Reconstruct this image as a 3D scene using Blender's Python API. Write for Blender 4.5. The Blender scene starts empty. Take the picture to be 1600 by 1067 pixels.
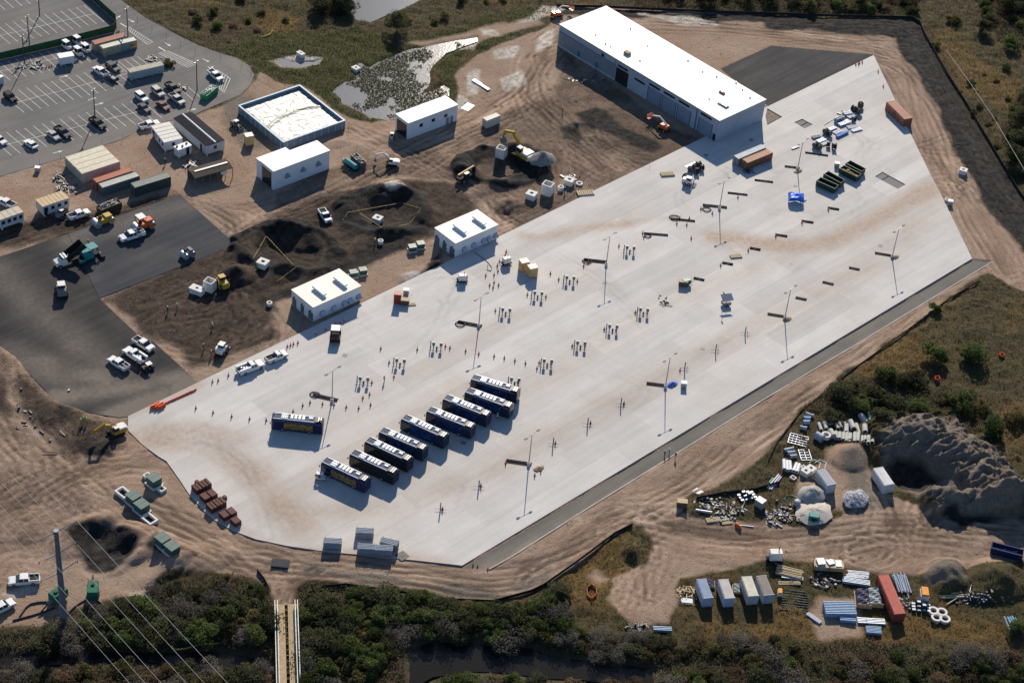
import bpy, math, random
import numpy as np
from mathutils import Vector, Matrix

# ------------------------------------------------------------------ camera, world, sun, exposure
scene = bpy.context.scene
PITCH, ROLL, YAW, FPX, CAMH = map(float, (38.3375, 5.6393, 46.9028, 3085.5, 290.0))
pr, rr, yr = map(math.radians, (PITCH, ROLL, YAW))
FWD = Vector((math.cos(pr)*math.sin(yr), math.cos(pr)*math.cos(yr), -math.sin(pr)))
R0 = Vector((math.cos(yr), -math.sin(yr), 0)); U0 = R0.cross(FWD)
RGT = R0*math.cos(rr)+U0*math.sin(rr); UPV = -R0*math.sin(rr)+U0*math.cos(rr)
CAM = Vector((-267.9, -250.6, CAMH))
cd = bpy.data.cameras.new('camera'); cam = bpy.data.objects.new('camera', cd)
scene.collection.objects.link(cam)
cd.sensor_width = 36; cd.lens = FPX/1600*36; cd.clip_start = 1; cd.clip_end = 9000
m3 = Matrix((RGT, UPV, -FWD)).transposed()
cam.matrix_world = Matrix.Translation(CAM) @ m3.to_4x4()
scene.camera = cam

SUN_EL, SUN_AZ = 29.5, 42.8          # azimuth counted from +x
w = bpy.data.worlds.new('World'); scene.world = w; w.use_nodes = True
nt = w.node_tree; bgn = nt.nodes['Background']
sky = nt.nodes.new('ShaderNodeTexSky'); sky.sky_type = 'NISHITA'; sky.sun_disc = False
sky.sun_elevation = math.radians(SUN_EL); sky.sun_rotation = math.radians(90-SUN_AZ)
sky.dust_density = 0.3; sky.ozone_density = 5.0
nt.links.new(sky.outputs[0], bgn.inputs[0]); bgn.inputs[1].default_value = 0.088
sl = bpy.data.lights.new('sun', 'SUN'); sl.energy = 4.7; sl.angle = math.radians(0.53); sl.color = (1, .895, .75)
so = bpy.data.objects.new('sun', sl); scene.collection.objects.link(so)
e_, a_ = math.radians(SUN_EL), math.radians(SUN_AZ)
sd = Vector((math.cos(a_)*math.cos(e_), math.sin(a_)*math.cos(e_), math.sin(e_)))
so.rotation_euler = sd.to_track_quat('Z', 'Y').to_euler(); so.location = (0, 0, 200)
vs = scene.view_settings; vs.view_transform = 'Standard'; vs.look = 'None'; vs.gamma = 1; vs.use_curve_mapping = False
vs.exposure = 0.42
scene.cycles.max_bounces = 6; scene.cycles.diffuse_bounces = 3; scene.cycles.glossy_bounces = 3

# ------------------------------------------------------------------ helpers
ORD = ['first','second','third','fourth','fifth','sixth','seventh','eighth','ninth','tenth','eleventh','twelfth','thirteenth','fourteenth','fifteenth','sixteenth','seventeenth','eighteenth','nineteenth']
random.seed(7); RNG = np.random.default_rng(7); COL = scene.collection
SLAB = 0.14
def G(px, py, z=0.0):
    "ground point seen at a pixel of the 1600x1067 photograph"
    d = RGT*((px-800)/FPX) - UPV*((py-533.5)/FPX) + FWD
    t = (CAM.z-z)/-d.z
    return (CAM.x+d.x*t, CAM.y+d.y*t)
def ang(a, b, z=0):
    p, q = G(*a, z), G(*b, z); return math.atan2(q[1]-p[1], q[0]-p[0])
def dist(a, b, z=0):
    p, q = G(*a, z), G(*b, z); return math.hypot(q[1]-p[1], q[0]-p[0])
def GP(pts, z=0): return [G(x, y, z) for x, y in pts]

MATS = {}
def M(name, col, rough=.7, metal=0., var=.12, scale=1.5, bump=0., bscale=None, coat=0., spec=.2, dirt=0., dscale=.4, dcol=(.2, .15, .11)):
    "principled material with noise tone variation, optional dirt blotches and bump"
    if name in MATS: return MATS[name]
    m = bpy.data.materials.new(name); m.use_nodes = True; N = m.node_tree.nodes; L = m.node_tree.links
    b = N['Principled BSDF']; b.inputs['Roughness'].default_value = rough; b.inputs['Metallic'].default_value = metal
    b.inputs['Specular IOR Level'].default_value = spec
    if coat: b.inputs['Coat Weight'].default_value = coat
    g = N.new('ShaderNodeNewGeometry'); n = N.new('ShaderNodeTexNoise'); n.inputs['Scale'].default_value = scale
    n.inputs['Detail'].default_value = 4; L.new(g.outputs['Position'], n.inputs['Vector'])
    r = N.new('ShaderNodeMapRange'); r.inputs[1].default_value = .3; r.inputs[2].default_value = .7
    r.inputs[3].default_value = 1-var; r.inputs[4].default_value = 1+var; L.new(n.outputs[0], r.inputs[0])
    mx = N.new('ShaderNodeVectorMath'); mx.operation = 'SCALE'; mx.inputs[0].default_value = col[:3]
    L.new(r.outputs[0], mx.inputs['Scale']); last = mx.outputs[0]
    if dirt:
        n2 = N.new('ShaderNodeTexNoise'); n2.inputs['Scale'].default_value = dscale; n2.inputs['Detail'].default_value = 6
        n2.inputs['Roughness'].default_value = .65
        L.new(g.outputs['Position'], n2.inputs['Vector'])
        r2 = N.new('ShaderNodeMapRange'); r2.inputs[1].default_value = .45; r2.inputs[2].default_value = .75
        r2.inputs[3].default_value = 0; r2.inputs[4].default_value = dirt; L.new(n2.outputs[0], r2.inputs[0])
        mm = N.new('ShaderNodeMix'); mm.data_type = 'RGBA'; L.new(r2.outputs[0], mm.inputs[0]); L.new(last, mm.inputs[6])
        mm.inputs[7].default_value = (*dcol, 1); last = mm.outputs[2]
    L.new(last, b.inputs['Base Color'])
    if bump:
        n3 = N.new('ShaderNodeTexNoise'); n3.inputs['Scale'].default_value = bscale or scale*3; n3.inputs['Detail'].default_value = 5
        L.new(g.outputs['Position'], n3.inputs['Vector'])
        bp = N.new('ShaderNodeBump'); bp.inputs['Strength'].default_value = 1; bp.inputs['Distance'].default_value = bump
        L.new(n3.outputs[0], bp.inputs['Height']); L.new(bp.outputs[0], b.inputs['Normal'])
    MATS[name] = m; return m

class MB:
    "collects shapes into one mesh"
    def __init__(s): s.v = []; s.f = []
    def add(s, vs, fs):
        o = len(s.v); s.v += [tuple(v) for v in vs]; s.f += [tuple(i+o for i in f) for f in fs]; return s
    def box(s, x0, x1, y0, y1, z0, z1, rz=0, c=None):
        vs = [(x0,y0,z0),(x1,y0,z0),(x1,y1,z0),(x0,y1,z0),(x0,y0,z1),(x1,y0,z1),(x1,y1,z1),(x0,y1,z1)]
        if rz:
            cx, cy = c or ((x0+x1)/2, (y0+y1)/2); k, q = math.cos(rz), math.sin(rz)
            vs = [(cx+(x-cx)*k-(y-cy)*q, cy+(x-cx)*q+(y-cy)*k, z) for x, y, z in vs]
        return s.add(vs, [(0,3,2,1),(4,5,6,7),(0,1,5,4),(1,2,6,5),(2,3,7,6),(3,0,4,7)])
    def bx(s, cx, cy, z0, lx, ly, lz, rz=0): return s.box(cx-lx/2, cx+lx/2, cy-ly/2, cy+ly/2, z0, z0+lz, rz)
    def cbox(s, x0, x1, y0, y1, z0, z1, c=.06):
        "box with chamfered vertical and top edges"
        o = [(x0+c,y0),(x1-c,y0),(x1,y0+c),(x1,y1-c),(x1-c,y1),(x0+c,y1),(x0,y1-c),(x0,y0+c)]
        i = [(x0+2*c,y0+c),(x1-2*c,y0+c),(x1-c,y0+2*c),(x1-c,y1-2*c),(x1-2*c,y1-c),(x0+2*c,y1-c),(x0+c,y1-2*c),(x0+c,y0+2*c)]
        vs = [(x,y,z0) for x,y in o]+[(x,y,z1-c) for x,y in o]+[(x,y,z1) for x,y in i]
        fs = [tuple(range(7,-1,-1)), tuple(range(16,24))]
        for k in range(8):
            j = (k+1) % 8; fs += [(k,j,8+j,8+k),(8+k,8+j,16+j,16+k)]
        return s.add(vs, fs)
    def prism(s, poly, z0, z1):
        n = len(poly); vs = [(x,y,z0) for x,y in poly]+[(x,y,z1) for x,y in poly]
        return s.add(vs, [tuple(range(n-1,-1,-1)), tuple(range(n,2*n))]+[(i,(i+1)%n,n+(i+1)%n,n+i) for i in range(n)])
    def side(s, prof, y0, y1, inset=0, ztop=None):
        "side profile (x,z) extruded along y; points above ztop are drawn in by inset"
        n = len(prof)
        def yy(z, y, sg): return y+sg*(inset if ztop is not None and z > ztop else 0)
        vs = [(x, yy(z, y0, 1), z) for x, z in prof]+[(x, yy(z, y1, -1), z) for x, z in prof]
        return s.add(vs, [tuple(range(n)), tuple(range(2*n-1,n-1,-1))]+[(i,n+i,n+(i+1)%n,(i+1)%n) for i in range(n)])
    def tube(s, p, q, r, r2=None, n=8, cap=True):
        p, q = Vector(p), Vector(q); r2 = r if r2 is None else r2; d = (q-p)
        if d.length < 1e-6: return s
        d.normalize(); a = d.orthogonal().normalized(); b = d.cross(a); vs = []
        for c, rad in ((p, r), (q, r2)):
            for k in range(n):
                t = 2*math.pi*k/n; vs.append(c+(a*math.cos(t)+b*math.sin(t))*rad)
        fs = [(k,(k+1)%n,n+(k+1)%n,n+k) for k in range(n)]
        if cap: fs += [tuple(range(n-1,-1,-1)), tuple(range(n,2*n))]
        return s.add(vs, fs)
    def path(s, pts, r, n=6):
        for a, b in zip(pts[:-1], pts[1:]): s.tube(a, b, r, n=n)
        return s
    def pipe(s, p, q, r, ri, n=14):
        "hollow pipe"
        p, q = Vector(p), Vector(q); d = (q-p).normalized(); a = d.orthogonal().normalized(); b = d.cross(a); vs = []
        for c in (p, q):
            for rad in (r, ri):
                for k in range(n):
                    t = 2*math.pi*k/n; vs.append(c+(a*math.cos(t)+b*math.sin(t))*rad)
        fs = []
        for k in range(n):
            j = (k+1) % n
            fs += [(k,j,2*n+j,2*n+k),(n+j,n+k,3*n+k,3*n+j),(j,k,n+k,n+j),(2*n+k,2*n+j,3*n+j,3*n+k)]
        return s.add(vs, fs)
    def lathe(s, prof, n=12, c=(0,0,0)):
        vs = []; m = len(prof)
        for r, z in prof:
            for k in range(n):
                t = 2*math.pi*k/n; vs.append((c[0]+r*math.cos(t), c[1]+r*math.sin(t), c[2]+z))
        fs = [(i*n+k, i*n+(k+1)%n, (i+1)*n+(k+1)%n, (i+1)*n+k) for i in range(m-1) for k in range(n)]
        fs += [tuple(range(n-1,-1,-1)), tuple(range((m-1)*n, m*n))]
        return s.add(vs, fs)
    def wheel(s, x, y, r, wd, n=14): return s.tube((x, y-wd/2, r), (x, y+wd/2, r), r, n=n)
    def shift(s, dx=0, dy=0, dz=0): s.v = [(x+dx,y+dy,z+dz) for x,y,z in s.v]; return s
    def rot(s, a):
        c, q = math.cos(a), math.sin(a); s.v = [(x*c-y*q, x*q+y*c, z) for x,y,z in s.v]; return s
    def rotY(s, a):
        c, q = math.cos(a), math.sin(a); s.v = [(x*c+z*q, y, -x*q+z*c) for x,y,z in s.v]; return s
    def mesh(s, name, mat=None, smooth=False):
        me = bpy.data.meshes.new(name); me.from_pydata(s.v, [], s.f)
        if mat: me.materials.append(mat)
        if smooth: me.polygons.foreach_set('use_smooth', [True]*len(me.polygons))
        me.update(); return me

def link(name, me, parent=None, loc=(0,0,0), rz=0):
    o = bpy.data.objects.new(name, me); COL.objects.link(o); o.parent = parent; o.location = loc; o.rotation_euler.z = rz; return o
USED = {}
def tag(o, label, cat, group=None, kind=None):
    if label: o['label'] = label
    if cat: o['category'] = cat
    if group: o['group'] = group
    if kind: o['kind'] = kind
    return o
def struct(name, me, loc=(0,0,0)):
    o = link(name, me, None, loc); o['kind'] = 'structure'; return o
PROTO = {}
# small repeated details, too small in the photograph to pick apart, joined into one part
STUFF_PARTS = {'frame','door_frame','roof_rib','lock_rod','conduit_stub','support_block','wall_rib','bay_frame','door_slat','roof_seam','roof_unit_seam','rib','rungs','load','debris','fan_outlet','roof_edge','bed_side','wire_mesh','strap','bracing'}
def proto(key, parts):
    "parts: list of (name, MB, material[, subparts])"
    def conv(p):
        n, mb, mt = p[:3]; sub = p[3] if len(p) > 3 else []
        return (n, mb if isinstance(mb, bpy.types.Mesh) else mb.mesh(n, mt), [conv(q) for q in sub])
    PROTO[key] = [conv(p) for p in parts]; return key
def put(key, name, loc, rz, label, cat, group=None, s=1.0, sz=None):
    e = bpy.data.objects.new(name, None); e.empty_display_size = .5; COL.objects.link(e)
    e.location = loc; e.rotation_euler.z = rz; e.scale = (s, s, sz or s)
    for n, me, sub in PROTO[key]:
        o = link(n, me, e)
        if n in STUFF_PARTS: o['kind'] = 'stuff'
        for n2, me2, sub2 in sub:
            o2 = link(n2, me2, o)
            if n2 in STUFF_PARTS: o2['kind'] = 'stuff'
    return tag(e, label, cat, group)
def one(name, mb, mat, loc, rz, label, cat, group=None, smooth=False):
    o = link(name, mb if isinstance(mb, bpy.types.Mesh) else mb.mesh(name, mat, smooth), None, loc, rz); return tag(o, label, cat, group)

# ------------------------------------------------------------------ terrain grid
STEP = 0.42
VF = Vector((math.sin(yr), math.cos(yr))); UR = Vector((math.cos(yr), -math.sin(yr)))
u = np.arange(-196, 196, STEP); v = np.arange(216, 612, STEP)
NU, NV = len(u), len(v)
UU, VV = np.meshgrid(u, v)                                  # (NV, NU)
X = CAM.x + UU*UR.x + VV*VF.x; Y = CAM.y + UU*UR.y + VV*VF.y
def uv(x, y):
    dx, dy = x-CAM.x, y-CAM.y
    return ((dx*UR.x+dy*UR.y)+196)/STEP, ((dx*VF.x+dy*VF.y)-216)/STEP
def samp(F, x, y):
    a, b = uv(x, y)
    a = min(max(a, 0), NU-1.001); b = min(max(b, 0), NV-1.001); i, j = int(a), int(b); fa, fb = a-i, b-j
    return float(F[j,i]*(1-fa)*(1-fb)+F[j,i+1]*fa*(1-fb)+F[j+1,i]*(1-fa)*fb+F[j+1,i+1]*fa*fb)
def vnoise(scale, seed, x=None, y=None):
    x = X if x is None else x; y = Y if y is None else y
    r = np.random.default_rng(seed); T = r.random((256, 256)).astype(np.float32)
    c, s = math.cos(seed), math.sin(seed)
    a = (x*c-y*s)/scale+1000; b = (x*s+y*c)/scale+1000
    i = np.floor(a).astype(int); j = np.floor(b).astype(int); fa = a-i; fb = b-j
    fa = fa*fa*(3-2*fa); fb = fb*fb*(3-2*fb); i &= 255; j &= 255; i1 = (i+1)&255; j1 = (j+1)&255
    return (T[j,i]*(1-fa)*(1-fb)+T[j,i1]*fa*(1-fb)+T[j1,i]*(1-fa)*fb+T[j1,i1]*fa*fb).astype(np.float32)
def fbm(scale, seed, oct=4, gain=.5):
    o = 0; a = 1; t = 0
    for k in range(oct):
        o = o+a*vnoise(scale/2**k, seed+k*17); t += a; a *= gain
    return o/t
WARP = (fbm(9, 3, 4)-.5)
def sub(pts, mar):
    xs = [uv(*p) for p in pts]; i0 = int(max(0, min(a for a,_ in xs)-mar/STEP)); i1 = int(min(NU, max(a for a,_ in xs)+mar/STEP+2))
    j0 = int(max(0, min(b for _,b in xs)-mar/STEP)); j1 = int(min(NV, max(b for _,b in xs)+mar/STEP+2)); return slice(j0, max(j1,j0)), slice(i0, max(i1,i0))
def dseg(x, y, p, q):
    dx, dy = q[0]-p[0], q[1]-p[1]; l2 = dx*dx+dy*dy+1e-9
    t = np.clip(((x-p[0])*dx+(y-p[1])*dy)/l2, 0, 1); return np.hypot(x-p[0]-t*dx, y-p[1]-t*dy)
def sdf(pts, mar=8):
    "signed distance, + inside, of a pixel polygon, on a sub window"
    w_ = GP(pts); sl_ = sub(w_, mar); x, y = X[sl_], Y[sl_]
    if x.size == 0: return sl_, x
    ins = np.zeros(x.shape, bool); d = np.full(x.shape, 1e9)
    for k in range(len(w_)):
        p, q = w_[k-1], w_[k]; d = np.minimum(d, dseg(x, y, p, q))
        c = (p[1] > y) != (q[1] > y)
        if p[1] != q[1]: ins ^= c & (x < (q[0]-p[0])*(y-p[1])/(q[1]-p[1])+p[0])
    return sl_, np.where(ins, d, -d)
def area(F, pts, soft=.6, warp=0., val=1., mode='max'):
    sl_, d = sdf(pts, soft+abs(warp)*1+4)
    if d.size == 0: return
    k = np.clip((d+WARP[sl_]*2*warp)/soft*.5+.5, 0, 1)*val
    if mode == 'max': F[sl_] = np.maximum(F[sl_], k)
    elif mode == 'sub': F[sl_] *= 1-k
    else: F[sl_] += k
def crom(pts, step=.3):
    P_ = [Vector(p) for p in pts]; P_ = [P_[0]*2-P_[1]]+P_+[P_[-1]*2-P_[-2]]; out = []
    for k in range(1, len(P_)-2):
        a, b, c, d = P_[k-1:k+3]; n = max(2, int((c-b).length/step))
        for i in range(n):
            t = i/n; out.append(.5*((2*b)+(c-a)*t+(2*a-5*b+4*c-d)*t*t+(3*b-a-3*c+d)*t**3))
    out.append(P_[-2]); return out
def splat(F, P_, val):
    a = np.array([uv(p[0], p[1]) for p in P_]); i = np.floor(a[:,0]).astype(int); j = np.floor(a[:,1]).astype(int)
    ok = (i > 1) & (i < NU-3) & (j > 1) & (j < NV-3); i, j = i[ok], j[ok]; fa, fb = a[ok,0]-i, a[ok,1]-j
    vv = val if np.isscalar(val) else val[ok]
    for di, dj, wt in ((0,0,(1-fa)*(1-fb)),(1,0,fa*(1-fb)),(0,1,(1-fa)*fb),(1,1,fa*fb)):
        np.add.at(F, (j+dj, i+di), wt*vv)
TRK = np.zeros_like(X, dtype=np.float32)                      # tyre tracks: + dark, - light
STN = np.zeros_like(X, dtype=np.float32)                      # dirt tracked onto paving
TYR = np.zeros_like(X, dtype=np.float32)                      # thin tyre marks on paving
def offs(P_, o):
    n = len(P_); out = []
    for k in range(n):
        d = (P_[min(k+1,n-1)]-P_[max(k-1,0)]); d = Vector((-d.y, d.x)); d.normalize(); out.append(P_[k]+d*o)
    return out
def tracks(pts, n=4, spread=4., val=.5, gauge=1.9, jit=1.):
    "n vehicle passes following a pixel path, each two wheel lines"
    w_ = [Vector(p) for p in GP(pts)]
    for k in range(n):
        o = random.gauss(0, spread/2); q = [p+Vector((random.gauss(0, jit), random.gauss(0, jit))) for p in w_]
        c = offs(crom(q), o); s_ = random.choice((1, 1, -.9, -.7))*val*random.uniform(.5, 1.2)
        fade = np.clip(vnoise(6, random.randrange(999), np.array([p.x for p in c]), np.array([p.y for p in c]))*2-.3, 0, 1)
        for g in (-gauge/2, -gauge/2+.35, gauge/2, gauge/2+.35): splat(TRK, offs(c, g), s_*fade*.6)
def ring(cx, cy, rpx, ry, n=3, val=.6):
    pts = [(cx+rpx*math.cos(t), cy+ry*math.sin(t)) for t in np.linspace(0, 5.8, 12)]; tracks(pts, n, 1.6, val, jit=.4)
def stain(F, pts, width, val):
    w_ = GP(pts); c = [tuple(p) for p in crom(w_, 4)]; sl_ = sub(c, width*2.2); x, y = X[sl_], Y[sl_]; d = np.full(x.shape, 1e9)
    for p, q in zip(c[:-1], c[1:]): d = np.minimum(d, dseg(x, y, p, q))
    F[sl_] = np.maximum(F[sl_], np.exp(-(d/width)**2)*val)
def marks(pts, val=.5, gauge=2., n=1, spread=0):
    w_ = [Vector(p) for p in GP(pts)]
    for k in range(n):
        c = offs(crom(w_), random.gauss(0, spread)); fade = np.clip(vnoise(8, random.randrange(999), np.array([p.x for p in c]), np.array([p.y for p in c]))*1.8-.3, 0, 1)
        for g in (-gauge/2, gauge/2): splat(TYR, offs(c, g), val*fade*.7)
# ------------------------------------------------------------------ outlines in photograph pixels
SLAB_PX = [(200,650),(1365,86.5),(1391,140),(1417,197),(1451,267),(1467,297),(1519,404),(722,883),(650,875),(560,866),(507,861),(447,852),(400,842),(365,829),(335,812),(320,799),(295,771),(282,751),(260,720),(248,713),(222,694),(200,672)]
LOT_PX = [(-70,296),(0,276),(100,247),(190,218),(232,196),(300,181),(345,161),(375,149),(391,133),(397,117),(388,102),(370,91),(345,84),(310,71),(270,51),(225,27),(188,0),(150,-26),(-90,-26)]
OLD_PX = [(-50,418),(0,401),(40,388),(106,366),(155,466),(217,525),(240,534),(295,584),(311,600),(199,651),(185,652),(140,645),(92,630),(70,609),(45,583),(25,557),(0,540),(-50,520)]
NEW_PX = [(106.5,366),(281,304),(369,383),(155.5,466)]
TOPA_PX = [(1126,108),(1205,72),(1364,86),(1201,166)]
LANE_PX = [(1521,405),(1551,408.5),(1345,534),(1200,620),(907,801),(800,869),(764,889),(726,885)]
# ------------------------------------------------------------------ ground classes
Z0 = lambda: np.zeros_like(X, dtype=np.float32)
SAND, MUD, MUCK_SHADE, GREEN, GOLD, WHITE, GRAV, WOOD = (Z0() for _ in range(8))
area(SAND, [(-80,300),(0,277),(100,247),(190,218),(232,195),(300,182),(345,165),(375,150),(393,130),(405,110),(440,128),(470,132),(545,185),(580,192),(620,186),(660,182),(722,165),(712,120),(745,85),(800,62),(860,40),(868,12),(905,8),(1000,15),(1100,20),(1200,25),(1300,30),(1425,33),(1440,50),(1480,130),(1530,210),(1600,310),(1660,390),(1660,500),(1600,458),(1545,425),(1500,452),(1420,510),(1330,575),(1245,640),(1210,690),(1190,720),(1120,760),(1070,775),(1065,800),(1100,812),(1250,825),(1290,815),(1340,790),(1375,760),(1400,775),(1440,790),(1480,808),(1660,800),(1660,870),(1560,882),(1480,895),(1400,895),(1330,888),(1280,880),(1200,872),(1120,890),(1060,900),(1055,940),(1045,975),(990,975),(950,935),(960,905),(1010,880),(1015,850),(1010,822),(985,815),(940,845),(900,880),(850,912),(800,935),(760,940),(700,930),(600,915),(530,910),(480,905),(462,915),(462,950),(430,950),(420,915),(395,895),(330,895),(260,900),(230,930),(180,935),(120,950),(60,975),(-80,980)], 1.2, 1.6)
for p in ([(415,95),(450,90),(500,92),(480,106),(440,106)], [(270,118),(330,92),(400,100),(400,130),(375,140)], [(1300,690),(1345,700),(1385,790),(1300,800),(1230,790),(1250,740),(1290,720)],
          [(640,68),(720,55),(760,40),(850,25),(850,40),(760,62),(700,80)], [(930,890),(950,905),(935,915),(918,900)], [(1280,930),(1340,935),(1340,990),(1280,1000),(1270,960)]):
    area(SAND, p, 1.5, 2.2, .8)
for kk, p in enumerate(([(170,470),(260,425),(330,390),(400,345),(520,300),(600,290),(700,280),(770,335),(690,370),(600,400),(520,440),(440,470),(435,530),(360,560),(300,575),(230,520)],
          [(410,300),(520,250),(620,240),(740,190),(860,150),(930,150),(1045,240),(1020,275),(900,330),(830,372),(780,345),(700,290),(600,280),(500,320),(430,340)],
          [(-40,352),(100,335),(200,318),(280,298),(290,310),(130,375),(-40,395)], [(-60,690),(40,640),(110,720),(160,770),(130,850),(-60,890)],
          [(20,560),(90,610),(150,650),(200,655),(190,700),(110,725),(50,680),(0,620)],
          [(985,800),(1060,803),(1200,832),(1300,830),(1400,800),(1470,815),(1660,815),(1660,868),(1500,885),(1300,878),(1200,862),(1080,852),(1015,835)],
          [(560,905),(760,925),(860,900),(960,830),(985,805),(1080,760),(1200,680),(1300,600),(1260,590),(1120,690),(960,800),(850,880),(770,905),(600,890)],
          [(1000,30),(1330,45),(1400,60),(1420,110),(1480,200),(1510,300),(1540,330),(1600,420),(1570,330),(1470,120),(1430,60),(1330,35)],
          [(870,60),(860,180),(960,240),(1040,270),(1120,230),(1000,160)], [(30,560),(0,540),(-40,560),(-40,650),(30,650)], [(720,165),(870,120),(860,60),(800,130)])):
    area(MUD, p, 3, 3.5, (.85, .5, .7, .42, .7, .38, .4, .45, .55, .7, .45)[kk])
MUD *= np.clip(.6+fbm(10, 41)*.9, 0, 1.1)
for p in ([(1190,24),(1330,28),(1426,31),(1441,45),(1482,118),(1542,208),(1602,298),(1660,370),(1660,480),(1600,408),(1540,318),(1500,250),(1458,170),(1422,100),(1398,60),(1330,53),(1190,46)],
          [(870,12),(1000,17),(1200,24),(1200,38),(1010,28),(880,22)],
          [(536,312),(560,298),(600,294),(655,312),(674,335),(662,362),(600,370),(545,350)], [(388,374),(430,348),(482,350),(505,380),(500,405),(440,436),(395,425)],
          [(340,438),(362,424),(385,432),(392,448),(370,456),(348,452)], [(715,248),(745,232),(822,226),(852,240),(838,285),(790,294),(728,278)], [(878,200),(900,198),(918,212),(905,226),(885,215)],
          [(778,322),(795,314),(812,322),(806,330),(785,330)], [(398,468),(440,452),(520,422),(590,383),(645,368),(648,380),(575,410),(500,446),(440,472),(405,484)],
          [(415,482),(440,520),(420,530),(405,500)], [(100,832),(140,815),(190,826),(215,845),(205,870),(180,895),(130,892)], [(245,838),(300,868),(290,878),(235,858)], [(120,690),(170,690),(175,712),(130,715)], [(88,625),(110,640),(105,655),(85,645)], [(1020,240),(960,215),(900,180),(930,170),(1040,230)],
          [(655,412),(690,390),(700,440),(660,430)], [(290,110),(330,125),(300,128)], [(1383,727),(1398,712),(1440,720),(1474,745),(1468,768),(1440,774),(1400,758)], [(1476,806),(1600,800),(1640,812),(1600,818),(1500,818)]):  # the spoil heap hollow's polygon paints its shade as black soil
    area(MUCK_SHADE, p, 1.6, 2.4, .9)
MUCK_SHADE *= np.clip(.75+fbm(7, 91)*.6, 0, 1)
for p in ([(735,72),(800,60),(790,75),(745,92)], [(748,100),(775,95),(790,120),(765,140),(740,130)], [(800,85),(830,75),(822,98)], [(395,55),(520,48),(560,42),(620,70),(700,50),(810,14),(850,16),(846,40),(770,66),(728,82),(704,108),(718,142),(706,158),(690,110),(640,90),(560,130),(528,152),(560,185),(620,190),(560,205),(510,170),(440,132),(400,118),(340,80)],
          [(560,1067),(590,995),(640,968),(655,1000),(640,1067)], [(850,1010),(900,1000),(1010,1030),(1000,1045),(860,1035)]):
    area(GREEN, p, 3, 5)
for p in ([(1450,60),(1500,60),(1600,140),(1600,210),(1560,180),(1490,110)], [(1545,230),(1560,260),(1530,215)], [(420,10),(480,30),(440,70),(380,40)], [(1480,90),(1560,150),(1500,150)], [(1120,960),(1250,960),(1600,960),(1600,1010),(1100,1000)], [(1330,560),(1440,520),(1480,560),(1350,610)], [(880,890),(950,850),(1000,840),(940,960),(870,960)], [(1540,640),(1600,630),(1600,700),(1560,690)]):
    area(GOLD, p, 6, 6)
GOLD = np.maximum(GOLD, np.clip(fbm(16, 77)*2.6-1.1, 0, 1)*.6)
for p in ([(432,92),(470,88),(502,92),(495,99),(470,104),(440,103)], [(752,46),(775,47),(778,55),(756,55)], [(600,293),(620,288),(635,300),(610,305)], [(718,150),(740,160),(735,172),(712,170)], [(620,430),(660,420),(665,440),(640,448)],
          [(700,76),(745,66),(740,78)], [(770,80),(810,70),(800,90),(770,95)], [(730,120),(745,110),(750,150),(730,150)], [(785,125),(815,110),(820,130),(790,140)], [(845,55),(865,45),(862,70),(840,80)], [(430,230),(470,215),(450,240)], [(0,930),(40,910),(70,915),(60,930),(20,940)], [(200,925),(240,915),(240,935),(200,940)], [(1248,778),(1275,775),(1290,800),(1270,812),(1250,800)], [(850,10),(880,15),(840,35),(800,40)], [(1000,22),(1080,25),(1120,40),(1060,40)]):
    area(WHITE, p, 1.2, 2.0)
WHITE = np.maximum(WHITE, np.clip(fbm(5, 131)*4-2.9, 0, 1)*SAND*.5)
for p in ([(1312,705),(1340,700),(1355,720),(1375,790),(1345,800),(1325,760)], [(1370,700),(1380,660),(1430,650),(1500,660),(1560,720),(1600,770),(1600,820),(1480,812),(1430,780),(1380,740)], [(1450,890),(1490,885),(1505,905),(1480,920),(1450,910)],
          [(470,870),(540,890),(680,905),(780,915),(860,890),(860,910),(770,940),(600,915),(480,895)], [(340,160),(400,140),(440,215),(390,240),(355,215)], [(400,95),(320,95),(280,120),(330,130)]):
    area(GRAV, p, 2, 2.5, .85)
for p in ([(-60,1000),(60,985),(130,960),(230,925),(330,905),(425,905),(432,1100),(-60,1100)], [(468,905),(560,918),(700,945),(800,955),(860,955),(900,985),(1000,1000),(1100,1010),(1250,1010),(1660,1015),(1660,1100),(468,1100)],
          [(1300,600),(1400,590),(1480,620),(1560,650),(1540,690),(1400,655),(1320,640),(1260,640)], [(1000,-20),(1420,-20),(1420,22),(1180,18),(1000,10)], [(1560,200),(1600,140),(1660,140),(1660,330),(1600,300)], [(1520,-10),(1660,-10),(1660,90),(1560,60)], [(490,-20),(548,-20),(548,30),(500,40)]):
    area(WOOD, p, 3, 4)
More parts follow.
